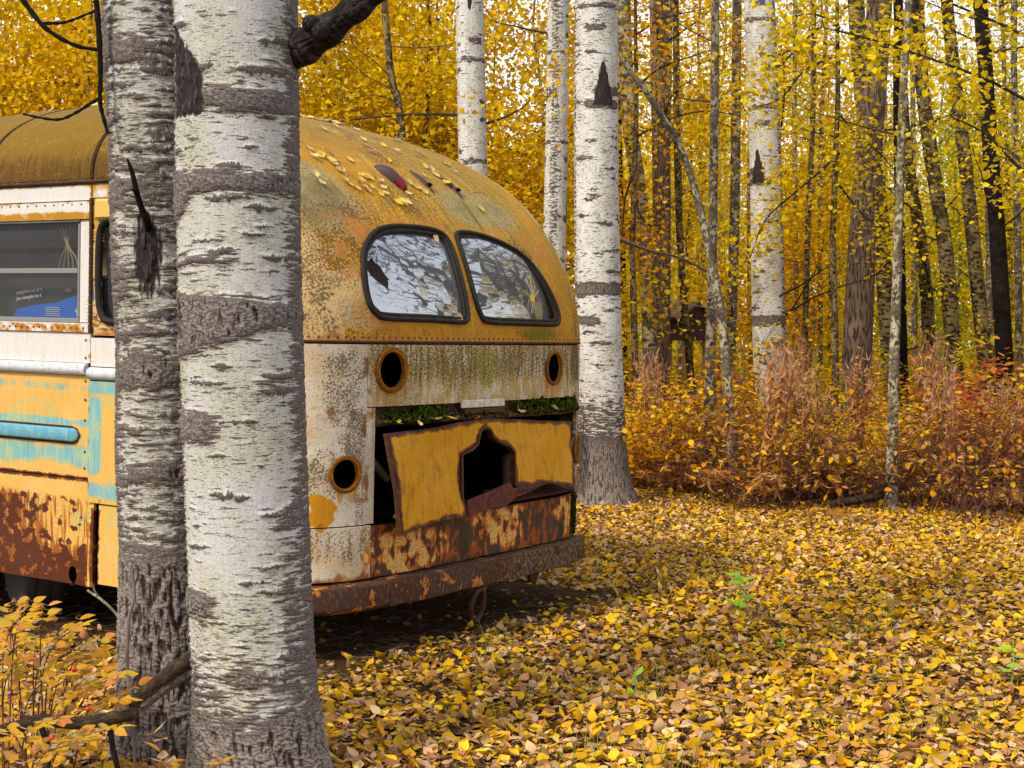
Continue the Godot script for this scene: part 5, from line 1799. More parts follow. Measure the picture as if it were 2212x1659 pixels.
	part(bus, "rivet_row", rv.mesh(), M.bumper).set_meta("kind", "stuff")
	roof_lamps(bus)
	make_side(bus)

func z3d(q: Vector2, z: float) -> Vector3:
	return Vector3(q.x, q.y, z)

func belt_strip() -> Mesh:
	var b := MB.new()
	tail_sweep(b, [[-0.03, 1.424], [0.003, 1.419], [0.006, 1.412], [0.003, 1.406], [-0.03, 1.403]], -2.0, 2.0, 0.03, 0.001)
	return b.mesh()

func lamp_ring(bus: Node3D, q: Array) -> void:
	# a flat flange proud of the panel with a turned-in lip round a dark hole
	var b := MB.new()
	var inner: PackedVector2Array = q[0]
	var rows := [[q[3], 0.003], [q[3] * 0.985, 0.010], [0.0, 0.011], [-0.003, 0.006], [-0.004, -0.010]]
	var P := []; var T := []
	for k in rows.size():
		var rp := []; var rt := []
		for i in inner.size() + 1:
			var c := inner[i % inner.size()]
			var d := (c - Vector2(q[1], q[2])).normalized()
			var e: Vector2 = Vector2(q[1], q[2]) + d * rows[k][0] if k < 2 else c + d * rows[k][0]
			rp.append(tail(e.x, e.y, rows[k][1] + 0.004)); rt.append(Vector2(i / 32.0, k / 5.0))
		P.append(rp); T.append(rt)
	b.grid(P, T)
	var o := part(bus, "lamp_ring", b.mesh(), M.ring_paint)
	o.set_meta("label", q[4])
	for i in 6:
		var sc := MB.new()
		var a := TAU * i / 6.0 + 0.4
		var e := Vector2(q[1], q[2]) + Vector2(cos(a), sin(a)) * lerpf(q[3], inner[0].distance_to(Vector2(q[1], q[2])), 0.45)
		rivets(sc, tail(e.x, e.y, 0.014), (tail(e.x, e.y, 0.1) - tail(e.x, e.y, 0.0)).normalized(), 0.005)
		part(o, "screw", sc.mesh(), M.rust)

func roof_lamps(bus: Node3D) -> void:
	for k in 3:
		var a: Vector3 = dome_p([-0.22, 0.08, 0.34][k], [2.28, 2.29, 2.30][k])
		var e: Vector3 = dome_p([-0.17, 0.09, 0.33][k], [2.14, 2.15, 2.14][k])
		var n := dome_normal((a.x + e.x) * 0.5, (a.y + e.y) * 0.5)
		var d := (e - a).normalized()
		var s := d.cross(n).normalized()
		var b := MB.new()
		var P := []; var T := []
		for i in 13:
			var t := i / 12.0
			var hw := (0.034 if k == 0 else 0.026) * pow(sin(PI * pow(t, 0.62)), 0.8) + 0.001
			var hh := (0.052 * pow(sin(PI * pow(minf(t, 0.72) * 0.9, 0.8)), 1.0) if k == 0 else 0.022 * sin(PI * t)) + 0.003
			if k == 0 and t > 0.72:
				hh = lerpf(0.045, 0.012, (t - 0.72) / 0.28)
			var rp := []; var rt := []
			for j in 9:
				var f := PI * j / 8.0
				rp.append(a.lerp(e, t) + s * hw * cos(f) + n * (hh * sin(f) - 0.004)); rt.append(Vector2(t, j / 8.0))
			P.append(rp); T.append(rt)
		b.grid(P, T)
		var o := part(bus, "roof_lamp", b.mesh(), M.dark_red)
		o.set_meta("label", ["left roof lamp, still with its red lens", "middle roof lamp base, lens gone", "right roof lamp base, lens gone"][k])
		if k == 0:
			var l := MB.new()
			var lp := []; var lr := []
			for i in 7:
				var t := i / 6.0
				lp.append(a.lerp(e, lerpf(0.66, 0.97, t)) + n * lerpf(0.022, 0.008, t))
				lr.append(0.026 * sqrt(maxf(0.0, 1.0 - t * t)) + 0.002)
			l.tube(lp, lr, 10)
			part(o, "lens", l.mesh(), M.lens)
		else:
			var l := MB.new()
			l.tube([a.lerp(e, 0.70), a.lerp(e, 0.70) + n * 0.028], [0.012, 0.010], 8)
			l.box(Transform3D(Basis(s, n, d), a.lerp(e, 0.7) + n * 0.022), Vector3(0.034, 0.008, 0.016), 0.002)
			part(o, "socket", l.mesh(), M.black_metal)

func make_side(bus: Node3D) -> void:
	var front := -5.6
	# left side, seam at w = -1.455
	var wins := []
	var w := -1.54
	for i in 4:
		wins.append([w - 0.86, w])
		w -= 0.95
	side_panel(bus, "window_header", front, -1.46, 2.052, 2.125, 0.004, [], M.side, -1.0, 0.003, 0.03)
	side_panel(bus, "window_header", front, -1.46, 1.962, 2.046, 0.012, [], M.side, -1.0, 0.003, 0.03)
	for i in wins.size():
		side_window(bus, wins[i][0], wins[i][1], i)
		side_panel(bus, "window_post", wins[i][1] + 0.004, wins[i][1] + (0.066 if i == 0 else 0.086), 1.47, 1.958, 0.0, [], M.side, -1.0, 0.0, 0.03)
	side_panel(bus, "belt_rail", front, -1.46, 1.422, 1.466, 0.010, [], M.side, -1.0, 0.003, 0.02)
	side_panel(bus, "white_panel", front, -1.46, 1.276, 1.418, 0.0, [], M.side, -1.0, 0.003, 0.03)
	side_panel(bus, "side_panel", front, -1.46, 0.722, 1.214, 0.0, [], M.side, -1.0, 0.006, 0.03)
	side_panel(bus, "skirt_panel", front, -1.42, 0.205, 0.716, 0.006, [ring(-1.56, 0.252, 0.03, 0.042, 20)], M.side, -1.0, 0.008, 0.02)
	side_strip(bus, "moulding", [[0.0, 1.274], [0.014, 1.272], [0.028, 1.262], [0.033, 1.245], [0.028, 1.228], [0.014, 1.218], [0.0, 1.216]], front, -1.47, M.chrome)
	side_strip(bus, "trim_bar", [[0.0, 0.960], [0.018, 0.958], [0.026, 0.950], [0.028, 0.925], [0.026, 0.902], [0.018, 0.894], [0.0, 0.892]], front, -1.575, M.blue_paint)
	var nose := MB.new()
	var P := []; var T := []
	for i in 9:
		var t := i / 8.0
		var hh := 0.034 * sqrt(maxf(0.0, 1.0 - t * t)) + 0.001
		var rp := []; var rt := []
		for q in [[0.0, 1.0], [0.018, 0.95], [0.026, 0.7], [0.028, 0.0], [0.026, -0.7], [0.018, -0.95], [0.0, -1.0]]:
			rp.append(Vector3(-HALF_W - q[0] * (1.0 - 0.6 * t * t), 0.926 + q[1] * hh, -1.573 + 0.045 * t)); rt.append(Vector2(t, q[1]))
		P.append(rp); T.append(rt)
	nose.grid(P, T)
	part(bus, "trim_bar_end", nose.mesh(), M.blue_paint)
	var fr := MB.new()
	fr.tube([Vector3(-HALF_W - 0.003, 0.965, front), Vector3(-HALF_W - 0.003, 0.965, -1.58), Vector3(-HALF_W - 0.003, 0.955, -1.545), Vector3(-HALF_W - 0.003, 0.926, -1.523), Vector3(-HALF_W - 0.003, 0.897, -1.545), Vector3(-HALF_W - 0.003, 0.887, -1.58), Vector3(-HALF_W - 0.003, 0.887, front)], [0.0055], 6)
	part(bus, "trim_bar_edge", fr.mesh(), M.rust)
	# rear quarter: a raised panel beside the hinge line
	side_panel(bus, "quarter_header", -1.45, -1.0, 2.062, 2.128, 0.004, [], M.side, -1.0, 0.0, 0.03)
	side_panel(bus, "quarter_white_panel", -1.45, -1.0, 1.262, 1.398, 0.006, [], M.side, -1.0, 0.003, 0.03)
	side_panel(bus, "quarter_panel", -1.45, -1.0, 0.612, 1.192, 0.014, [], M.side, -1.0, 0.004, 0.03)
	side_panel(bus, "quarter_skirt", -1.385, -1.0, 0.225, 0.604, 0.005, [], M.side, -1.0, 0.008, 0.03)
	side_strip(bus, "quarter_moulding", [[0.0, 1.258], [0.014, 1.256], [0.030, 1.246], [0.035, 1.228], [0.030, 1.210], [0.014, 1.200], [0.0, 1.196]], -1.45, -1.0, M.chrome)
	var lb := MB.new()
	lb.box(Transform3D(Basis.IDENTITY, Vector3(-HALF_W - 0.012, 2.005, -1.26)), Vector3(0.03, 0.098, 0.32), 0.012)
	part(bus, "marker_lamp_base", lb.mesh(), M.side_plain)
	var g := MB.new()
	var gp := []
	for q in smooth_loop(poly([[-1.40, 1.60], [-1.40, 1.86], [-1.37, 1.94], [-1.30, 1.955], [-1.0, 1.955], [-0.92, 1.93], [-0.90, 1.86], [-0.90, 1.56], [-0.94, 1.49], [-1.0, 1.475], [-1.30, 1.475], [-1.37, 1.50]]), 3):
		gp.append(Vector3(-HALF_W - 0.004, q.y, q.x))
	g.tube(gp, [0.018], 8, 1.0, 1.0, false, true)
	var qw := part(bus, "quarter_window", g.mesh(), M.rubber)
	var qp := MB.new()
	qp.flat_quad(Vector3(-HALF_W + 0.012, 1.95, -1.40), Vector3(-HALF_W + 0.012, 1.95, -0.9), Vector3(-HALF_W + 0.012, 1.48, -0.9), Vector3(-HALF_W + 0.012, 1.48, -1.40))
	part(qw, "pane", qp.mesh(), M.side_pane)
	# hinge of many knuckles
	var hg := MB.new()
	for i in 14:
		var y := 1.42 + 0.046 * i
		hg.tube([Vector3(-HALF_W - 0.008, y, -1.455), Vector3(-HALF_W - 0.008, y + 0.042, -1.455)], [0.009], 8)
	part(bus, "hinge", hg.mesh(), M.bumper)
	# rivets of the side
	var rv := MB.new()
	for i in 60:
		rivets(rv, Vector3(-HALF_W - 0.011, 1.442, -1.5 - 0.045 * i), Vector3.LEFT, 0.007)
		if i < 45:
			rivets(rv, Vector3(-HALF_W - 0.013, 2.032, -1.52 - 0.065 * i), Vector3.LEFT, 0.006)
	for y in [1.385, 1.30, 1.19, 1.10, 1.0, 0.85, 0.77]:
		rivets(rv, Vector3(-HALF_W - 0.002, y, -1.49), Vector3.LEFT, 0.0075)
	part(bus, "side_rivets", rv.mesh(), M.bumper).set_meta("kind", "stuff")
	# gutter and roof
	side_strip(bus, "gutter", [[0.0, 2.148], [0.016, 2.145], [0.02, 2.138], [0.012, 2.128], [0.0, 2.127]], front, -0.7, M.rust)
	var rb := MB.new()
	P = []; T = []
	for i in 31:
		var wv := lerpf(front, -2.6, i / 30.0)
		var rp := []; var rt := []
		for j in 41:
			var f := PI * j / 40.0
			var sx := signf(cos(f)) * pow(absf(cos(f)), 2.0 / 2.242)
			var sy := pow(absf(sin(f)), 2.0 / 2.242)
			rp.append(Vector3(-HALF_W * sx, 2.13 + 0.014 * minf(1.0, sy * 20.0) + (TOP - 2.144) * sy, wv)); rt.append(Vector2((wv + 2.6) / 0.9, absf(j / 20.0 - 1.0)))
		P.append(rp); T.append(rt)
	rb.grid(P, T)
	part(bus, "roof", rb.mesh(), M.roof)
	# the darker mossy skin of the roof over the side, in two pressed sections
	for q in [[-2.22, -1.47], [-1.44, -1.12], [-2.61, -2.25]]:
		var b := MB.new()
		P = []; T = []
		for i in 25:
			var wv := lerpf(q[0], q[1], i / 24.0)
			var rp := []; var rt := []
			for j in 25:
				var f := 1.52 * j / 24.0
				var sx := pow(absf(cos(f)), 2.0 / 2.242)
				var sy := pow(absf(sin(f)), 2.0 / 2.242)
				var y := 2.15 + (TOP - 2.144) * sy * 0.995
				var s := shell(minf(y, TOP - 0.002))
				var lim := s.y - s.z      # where the straight side of this level ends
				var x := HALF_W * sx + 0.006
				rp.append(Vector3(-x, y + 0.004, minf(wv, lim - 0.02 + 0.03) if wv > lim else wv)); rt.append(Vector2((wv + 2.6) / 0.9, 1.0 - j / 24.0))
			P.append(rp); T.append(rt)
		b.grid(P, T)
		part(bus, "roof_section", b.mesh(), M.roof)
	for wv in [-1.455, -2.235]:
		var b := MB.new()
		var pts := []
		for j in 22:
			var f := 1.5 * j / 21.0
			var y := 2.146 + (TOP - 2.144) * pow(absf(sin(f)), 2.0 / 2.242)
			var s := shell(minf(y, TOP - 0.002))
			if wv < s.y - s.z:
				pts.append(Vector3(-HALF_W * pow(absf(cos(f)), 2.0 / 2.242) - 0.006, y, wv))
		b.tube(pts, [0.009], 6)
		part(bus, "roof_rib", b.mesh(), M.rust)
	var rr := MB.new()
	for i in 44:
		rivets(rr, Vector3(-HALF_W - 0.006, 2.165, -1.15 - 0.075 * i), Vector3.LEFT, 0.008)
	for j in 8:
		var f := 0.15 + 1.1 * j / 8.0
		for wv in [-1.49, -1.42]:
			rivets(rr, Vector3(-HALF_W * pow(cos(f), 2.0 / 2.242) - 0.008, 2.15 + (TOP - 2.144) * pow(sin(f), 2.0 / 2.242), wv), Vector3(-cos(f), sin(f), 0), 0.008)
	part(bus, "roof_rivets", rr.mesh(), M.bumper).set_meta("kind", "stuff")
	# the far side, nose, floor and inside
	side_panel(bus, "far_side", front, -1.455, 0.2, 2.14, 0.0, [], M.side, 1.0, 0.0, 0.1)
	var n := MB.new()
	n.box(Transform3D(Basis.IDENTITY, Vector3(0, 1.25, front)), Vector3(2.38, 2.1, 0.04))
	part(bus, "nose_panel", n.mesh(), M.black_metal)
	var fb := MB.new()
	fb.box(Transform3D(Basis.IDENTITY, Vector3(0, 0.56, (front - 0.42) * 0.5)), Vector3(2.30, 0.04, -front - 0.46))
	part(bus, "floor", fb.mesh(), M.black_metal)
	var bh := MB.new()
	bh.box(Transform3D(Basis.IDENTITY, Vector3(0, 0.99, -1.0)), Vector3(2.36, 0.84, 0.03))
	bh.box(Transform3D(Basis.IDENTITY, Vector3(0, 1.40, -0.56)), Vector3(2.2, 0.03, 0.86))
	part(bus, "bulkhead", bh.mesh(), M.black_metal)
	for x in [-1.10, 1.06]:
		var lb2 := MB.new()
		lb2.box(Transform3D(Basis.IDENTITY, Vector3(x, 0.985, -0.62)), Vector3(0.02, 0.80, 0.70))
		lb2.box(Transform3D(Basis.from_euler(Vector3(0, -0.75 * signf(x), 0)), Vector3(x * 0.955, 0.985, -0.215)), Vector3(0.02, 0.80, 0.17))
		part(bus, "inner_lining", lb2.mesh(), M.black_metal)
	var ch := MB.new()
	for x in [-0.45, 0.45]:
		ch.box(Transform3D(Basis.IDENTITY, Vector3(x, 0.34, -2.6)), Vector3(0.09, 0.16, 4.9))
	ch.tube([Vector3(-0.95, 0.30, -2.35), Vector3(0.95, 0.30, -2.35)], [0.06], 10)
	part(bus, "chassis", ch.mesh(), M.black_metal)
	for x in [-0.93, 0.93]:
		wheel(bus, Vector3(x * 0.93, 0.36, -2.26))

func wheel(bus: Node3D, c: Vector3) -> void:
	var b := MB.new()
	var P := []; var T := []
	var prof := [[0.22, -0.09], [0.30, -0.115], [0.38, -0.105], [0.405, -0.085], [0.41, -0.05], [0.402, -0.045], [0.402, -0.03], [0.412, -0.02], [0.412, 0.02], [0.402, 0.03], [0.402, 0.045], [0.41, 0.05], [0.405, 0.085], [0.38, 0.105], [0.30, 0.115], [0.22, 0.09]]
	for i in 49:
		var a := TAU * i / 48.0
		var rp := []; var rt := []
		for q in prof:
			rp.append(c + Vector3(q[1], sin(a) * q[0], cos(a) * q[0]).rotated(Vector3.UP, -0.5)); rt.append(Vector2(i / 48.0, q[1]))
		P.append(rp); T.append(rt)
	b.grid(P, T)
	var w := part(bus, "wheel", b.mesh(), M.tyre)
	var r := MB.new()
	var ax := Vector3.RIGHT.rotated(Vector3.UP, -0.5)
	r.tube([c - ax * 0.075, c - ax * 0.03, c + ax * 0.03, c + ax * 0.075], [0.22, 0.19, 0.19, 0.22], 24)
	part(w, "rim", r.mesh(), M.rust)

func side_window(bus: Node3D, w0: float, w1: float, k: int) -> void:
	var x := -HALF_W
	var b := MB.new()
	var m := (w0 + w1) * 0.5
	for q in [[1.955, 0.012], [1.478, 0.022]]:
		b.box(Transform3D(Basis.IDENTITY, Vector3(x + 0.012, q[0], m)), Vector3(0.03, q[1], w1 - w0), 0.003)
	for e in [w0 + 0.007, w1 - 0.007]:
		b.box(Transform3D(Basis.IDENTITY, Vector3(x + 0.0125, 1.716, e)), Vector3(0.031, 0.452, 0.014), 0.003)
	var o := part(bus, "side_window", b.mesh(), M.grey_metal)
	var s := MB.new()
	s.box(Transform3D(Basis.IDENTITY, Vector3(x + 0.010, 1.716, m)), Vector3(0.026, 0.026, w1 - w0 - 0.028), 0.003)
	part(o, "sash_bar", s.mesh(), M.grey_metal)
	for q in [[1.73, 1.949, 0.018], [1.489, 1.702, 0.024]]:
		var p := MB.new()
		p.flat_quad(Vector3(x + q[2], q[1], w0 + 0.012), Vector3(x + q[2], q[1], w1 - 0.012), Vector3(x + q[2], q[0], w1 - 0.012), Vector3(x + q[2], q[0], w0 + 0.012))
		part(o, "pane", p.mesh(), M.side_pane)
	if k == 0:
		var c := MB.new()
		for i in 5:
			var e := (i - 1.8) * 0.035
			var tx := (i - 2.2) * 0.022
			c.tube(smooth_path([Vector3(x + 0.07, 1.735, m + 0.29 + e - 0.03), Vector3(x + 0.07, 1.78, m + 0.29 + e * 0.8 - 0.03), Vector3(x + 0.07, 1.845, m + 0.285 - 0.03 + e * 0.12), Vector3(x + 0.07, 1.89, m + 0.285 - 0.03 + tx * 0.6), Vector3(x + 0.07, 1.945, m + 0.285 - 0.03 + tx * 1.5)], 4), [0.0035], 5)
		part(o, "tied_cords", c.mesh(), M.cord)

func make_box() -> void:
	# cartons stacked inside the bus, seen through the side window
	var x := bus_at * Transform3D(Basis.from_euler(Vector3(0, -PI / 2, 0)), Vector3(-HALF_W + 0.10, 1.47, -1.88))
	var o := thing("carton", "dark carton with a blue sweep and white lettering inside the lower side pane", "box")
	o.transform = x
	var b := MB.new()
	b.box(Transform3D(Basis.IDENTITY, Vector3(0, 0.11, -0.14)), Vector3(0.66, 0.22, 0.26), 0.004)
	part(o, "carton_body", b.mesh(), plain(0.035, 0.033, 0.03, 0.5))
	var f := MB.new()
	f.extrude(poly([[-0.30, 0.004], [0.325, 0.004], [0.325, 0.185], [0.20, 0.135], [0.05, 0.095], [-0.12, 0.08], [-0.25, 0.06]]), 0.003, Transform3D(Basis.IDENTITY, Vector3(0, 0, -0.007)))
	part(o, "blue_print", f.mesh(), plain(0.01, 0.10, 0.45, 0.4))
	var ink := plain(0.46, 0.45, 0.40, 0.6)
	for q in [["complete set of 4", -0.155, 0.150, 0.024, 0.10, "Droid Sans"], ["jeu complet de 4", -0.155, 0.120, 0.024, 0.10, "Droid Sans"], ["COV", 0.14, 0.155, 0.022, 0.0, "Droid Sans"], ["14", 0.22, 0.045, 0.060, 0.12, "Droid Sans"]]:
		var t := TextMesh.new()
		t.text = q[0]
		var font := SystemFont.new()
		font.font_names = PackedStringArray([q[5]])
		font.font_weight = 700
		t.font = font
		t.font_size = 32
		t.pixel_size = q[3] / 32.0
		t.depth = 0.001
		part(o, "lettering", t, ink, Transform3D(Basis.from_euler(Vector3(0, 0, q[4])), Vector3(q[1], q[2], 0.0)))
	for i in 5:
		var lb := MB.new()
		lb.box(Transform3D(Basis.IDENTITY, Vector3(0.02, 0.030 + 0.010 * i, -0.005)), Vector3(0.12 - 0.012 * (i % 3), 0.003, 0.002))
		part(o, "print_line", lb.mesh(), ink)
	var s := thing("carton", "small brown cardboard carton behind the upper side pane", "box")
	s.transform = bus_at * Transform3D(Basis.from_euler(Vector3(0, -PI / 2 + 0.3, 0)), Vector3(-HALF_W + 0.26, 1.70, -1.70))
	var c := MB.new()
	c.box(Transform3D(Basis.IDENTITY, Vector3(0, 0.045, 0)), Vector3(0.16, 0.09, 0.12), 0.003)
	part(s, "carton_body", c.mesh(), plain(0.42, 0.26, 0.13, 0.8))
	var tape := MB.new()
	tape.box(Transform3D(Basis.IDENTITY, Vector3(0.03, 0.046, 0)), Vector3(0.035, 0.093, 0.123), 0.001)
	part(s, "tape", tape.mesh(), plain(0.55, 0.45, 0.28, 0.5))
	var pile := thing("crate", "dark crate filling the bus under the window", "crate")
	pile.transform = bus_at * Transform3D(Basis.IDENTITY, Vector3(-0.78, 0.58, -1.9))
	var pb := MB.new()
	pb.box(Transform3D(Basis.IDENTITY, Vector3(0, 0.445, 0)), Vector3(0.62, 0.88, 0.80), 0.01)
	part(pile, "crate_body", pb.mesh(), plain(0.05, 0.04, 0.03, 0.8))

# ---------------------------------------------------------------- ground, litter, undergrowth
func ground_y(x: float, z: float) -> float:
	var f := 0.5 + 0.5 * sin(x * 0.9 + 1.3) * sin(z * 0.7)
	var far := smoothstep(9.0, 16.0, -z)
	return 0.016 * (f - 0.5) + 0.05 * far * sin(x * 0.5 + z * 0.3)

func make_ground() -> void:
	var b := MB.new()
	var xs := []; var zs := []
	for i in 61:
		var t := (i - 30) / 30.0
		xs.append(9.0 * t + 111.0 * signf(t) * pow(absf(t), 5.0))
	for j in 81:
		var t := j / 80.0
		zs.append(2.0 - 32.0 * t - 200.0 * pow(t, 6.0))
	var P := []; var T := []
	for j in zs.size():
		var rp := []; var rt := []
		for i in xs.size():
			rp.append(Vector3(xs[i], ground_y(xs[i], zs[j]), zs[j])); rt.append(Vector2(xs[i], zs[j]))
		P.append(rp); T.append(rt)
	P.reverse(); T.reverse()
	b.grid(P, T)
	var g := part(self, "ground", b.mesh(), M.soil)
	g.set_meta("kind", "structure")

func under_bus(p: Vector3) -> float:
	# how far inside the bus's footprint a point lies, in metres (negative outside)
	var q := bus_at.affine_inverse() * p
	return minf(HALF_W - absf(q.x), -q.z)

var LITTER := [Color(0.86, 0.53, 0.012), Color(0.82, 0.46, 0.015), Color(0.88, 0.58, 0.03), Color(0.80, 0.41, 0.012), Color(0.64, 0.36, 0.13), Color(0.70, 0.45, 0.22), Color(0.54, 0.28, 0.11), Color(0.60, 0.31, 0.09), Color(0.80, 0.57, 0.30), Color(0.74, 0.37, 0.03), Color(0.36, 0.17, 0.07), Color(0.84, 0.58, 0.16), Color(0.68, 0.42, 0.24), Color(0.46, 0.23, 0.09), Color(0.76, 0.50, 0.28)]

func make_litter() -> void:
	rng.seed = 5150
	var kinds := [leaf_shape(0.062, 0.056, 0.12, 0.10, 0.03).mesh(), leaf_shape(0.062, 0.050, 0.35, 0.55, 0.03).mesh(), leaf_shape(0.066, 0.058, -0.25, -0.3, 0.025).mesh(), leaf_shape(0.060, 0.052, 0.9, 0.7, 0.02).mesh()]
	var where := [[], [], [], []]; var tint := [[], [], [], []]
	var singles := []
	var drift := FastNoiseLite.new()
	drift.frequency = 0.5
	var n := 0
	while n < 190000:
		# even over the ground that the camera and a step to either side can see
		var z := -3.9 - 17.0 * pow(rng.randf(), 1.35)
		var half := -z * 0.42 + 0.5
		var x := rf(-half, half)
		if rng.randf() > half / 7.6:
			continue
		n += 1
		var p := Vector3(x, 0, z)
		var d := under_bus(p)
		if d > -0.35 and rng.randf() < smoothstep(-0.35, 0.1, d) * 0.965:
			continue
		var y := ground_y(x, z) + 0.004 + 0.020 * pow(rng.randf(), 1.5)
		var tilt := 0.24 + 0.55 * pow(rng.randf(), 3.0)
		var bs := Basis.from_euler(Vector3(rng.randfn() * tilt, rng.randf() * TAU, rng.randfn() * tilt))
		if rng.randf() < 0.35:
			bs = bs * Basis.from_euler(Vector3(0, 0, PI))
		var k := rng.randi() % 4
		var top := y > ground_y(x, z) + 0.009
		var c: Color = LITTER[rng.randi() % LITTER.size()]
		if top and rng.randf() < 0.24 + 0.5 * drift.get_noise_2d(x, z) + 0.05 * x:
			c = LITTER[rng.randi() % 4]
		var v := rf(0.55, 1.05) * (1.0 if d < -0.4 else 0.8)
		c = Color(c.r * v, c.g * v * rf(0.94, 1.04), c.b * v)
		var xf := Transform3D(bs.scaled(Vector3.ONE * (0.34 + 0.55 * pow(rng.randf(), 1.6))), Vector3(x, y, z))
		if top and z > -5.75 and singles.size() < 300 and x > -0.62 and absf(x) < -z * 0.345:
			singles.append([xf, k, c])
			continue
		where[k].append(xf); tint[k].append(c)
	for k in 4:
		var o := scatter(self, "leaf_litter", kinds[k], M.litter, where[k], tint[k])
		tag(o, ["", "", "", ""][k])
	# the leaves nearest the camera, one by one
	var g := get_node("ground")
	var mats := []
	for c in LITTER:
		var m := leaf_material(0.3)
		m.vertex_color_use_as_albedo = false
		m.albedo_color = Color(c.r * 0.95, c.g * 0.95, c.b).linear_to_srgb()
		mats.append(m)
	for s in singles:
		var best := 0
		var bd := 9.0
		for i in LITTER.size():
			var c: Color = LITTER[i]
			var dd: float = absf(c.r - s[2].r) + absf(c.g - s[2].g) + absf(c.b - s[2].b)
			if dd < bd:
				bd = dd; best = i
		part(g, "fallen_leaf", kinds[s[1]], mats[best], s[0])
	# dry stems and twigs among the leaves
	var tw := MB.new()
	tw.tube([Vector3(-0.06, 0.0, 0), Vector3(0.0, 0.006, 0.012), Vector3(0.06, 0.0, 0.0)], [0.0022], 4)
	var tm := tw.mesh()
	var w2 := []; var t2 := []
	for i in 3000:
		var z := -3.9 - 9.0 * rng.randf()
		var p := Vector3(rf(-0.42, 0.42) * -z, 0, z)
		if i < 1500:
			p = bus_at * Vector3(rf(-1.5, 1.2), 0, rf(-2.6, 0.3))
		p.y = ground_y(p.x, p.z) + rf(0.004, 0.02)
		w2.append(Transform3D(Basis.from_euler(Vector3(0, rng.randf() * TAU, rf(-0.25, 0.25))).scaled(Vector3.ONE * rf(0.5, 1.3)), p))
		var v := rf(0.4, 1.3)
		t2.append(Color(0.10 * v, 0.065 * v, 0.035 * v))
	var vm := plain(1, 1, 1, 0.9)
	vm.vertex_color_use_as_albedo = true
	scatter(self, "twig_litter", tm, vm, w2, t2)

func make_roof_leaves() -> void:
	rng.seed = 66
	var spots := [[-0.68, 2.28], [-0.59, 2.31], [-0.63, 2.27], [-0.60, 2.27], [-0.56, 2.26], [-0.61, 2.22], [-0.57, 2.20], [-0.60, 2.17], [-0.59, 2.14], [-0.50, 2.18], [-0.56, 2.14], [-0.50, 2.15], [-0.44, 2.19], [-0.41, 2.19], [-0.40, 2.18], [-0.32, 2.20], [-0.44, 2.14], [-0.37, 2.15], [-0.42, 2.10], [-0.36, 2.09], [-0.31, 2.09], [-0.26, 2.09], [-0.39, 2.28], [-0.05, 2.41], [-0.10, 2.36], [0.15, 2.42], [0.18, 2.40], [0.47, 2.44], [0.46, 2.42], [0.36, 2.40], [-0.06, 2.20], [-0.03, 2.19], [-0.01, 2.16], [0.16, 2.25], [0.25, 2.31], [0.30, 2.30], [0.32, 2.27], [0.28, 2.23], [0.62, 2.39], [0.61, 2.37], [-0.19, 2.14], [-0.28, 2.08], [-0.80, 2.15], [-0.78, 2.14], [-0.05, 2.31], [0.05, 2.52], [-0.20, 2.46], [0.29, 2.50], [0.05, 2.44], [0.54, 2.51], [0.56, 2.33], [0.42, 2.10], [0.28, 2.57], [0.25, 2.54], [0.32, 2.54], [0.72, 2.46], [0.84, 2.42], [0.47, 2.51], [-0.47, 2.13], [-0.53, 2.17], [-0.35, 2.13], [-0.64, 2.30], [0.02, 2.17], [-0.48, 2.20]]
	var kinds := [leaf_shape(0.055, 0.048, 0.2, 0.25, 0.05), leaf_shape(0.05, 0.042, 0.6, 0.5, 0.04)]
	var meshes := [kinds[0].mesh(), kinds[1].mesh()]
	var mats := []
	for c in [Color(0.72, 0.56, 0.22), Color(0.66, 0.48, 0.10), Color(0.74, 0.48, 0.03), Color(0.62, 0.42, 0.20)]:
		var m := leaf_material(0.3)
		m.vertex_color_use_as_albedo = false
		m.albedo_color = c.linear_to_srgb()
		mats.append(m)
	for q in spots:
		set_leaf(meshes, mats, dome_p(q[0] + rf(-0.015, 0.015), q[1] + rf(-0.01, 0.01)), dome_normal(q[0], q[1]), place_of(q), place_of(q).replace("pale yellow fallen leaf", "leaves"), 0.16)
	# along the skyline of the roof
	for i in 26:
		var y := rf(2.58, 2.64)
		var u := rf(-0.1, 0.75)
		set_leaf(meshes, mats, dome_p(u, y), dome_normal(u, y), "pale yellow fallen leaf lying along the crest of the bus roof", "leaves along the crest of the bus roof", 0.16)
	for i in 8:
		var f := rf(1.0, 1.35)
		var p := Vector3(-HALF_W * pow(cos(f), 0.892) - 0.01, 2.155 + (TOP - 2.144) * pow(sin(f), 0.892), rf(-2.55, -1.6))
		set_leaf(meshes, mats, p, Vector3(-cos(f), sin(f), 0), "pale yellow fallen leaf on the bus roof over the side windows", "leaves on the roof over the side windows", 0.2)
	for q in [[-0.715, 1.044], [-0.58, 1.05], [-0.36, 1.06], [0.26, 1.07], [0.60, 1.065], [-0.45, 1.05]]:
		set_leaf(meshes, mats, tail(q[0], q[1], 0.045), Vector3(0.2, 0.9, 0.4), "pale yellow leaf caught on the ledge above the hatch", "leaves caught on the hatch ledge", 0.5)
	for q in [[-0.20, 1.90, "yellow leaf stuck to the top of the left rear pane"], [-0.22, 1.55, "yellow leaf stuck to the foot of the left rear pane"], [0.47, 1.63, "yellow leaf stuck low on the right rear pane"]]:
		set_leaf(meshes, mats, dome_p(q[0], q[1]) + Vector3(0, 0, -0.004), dome_normal(q[0], q[1]), q[2], "", 0.05)

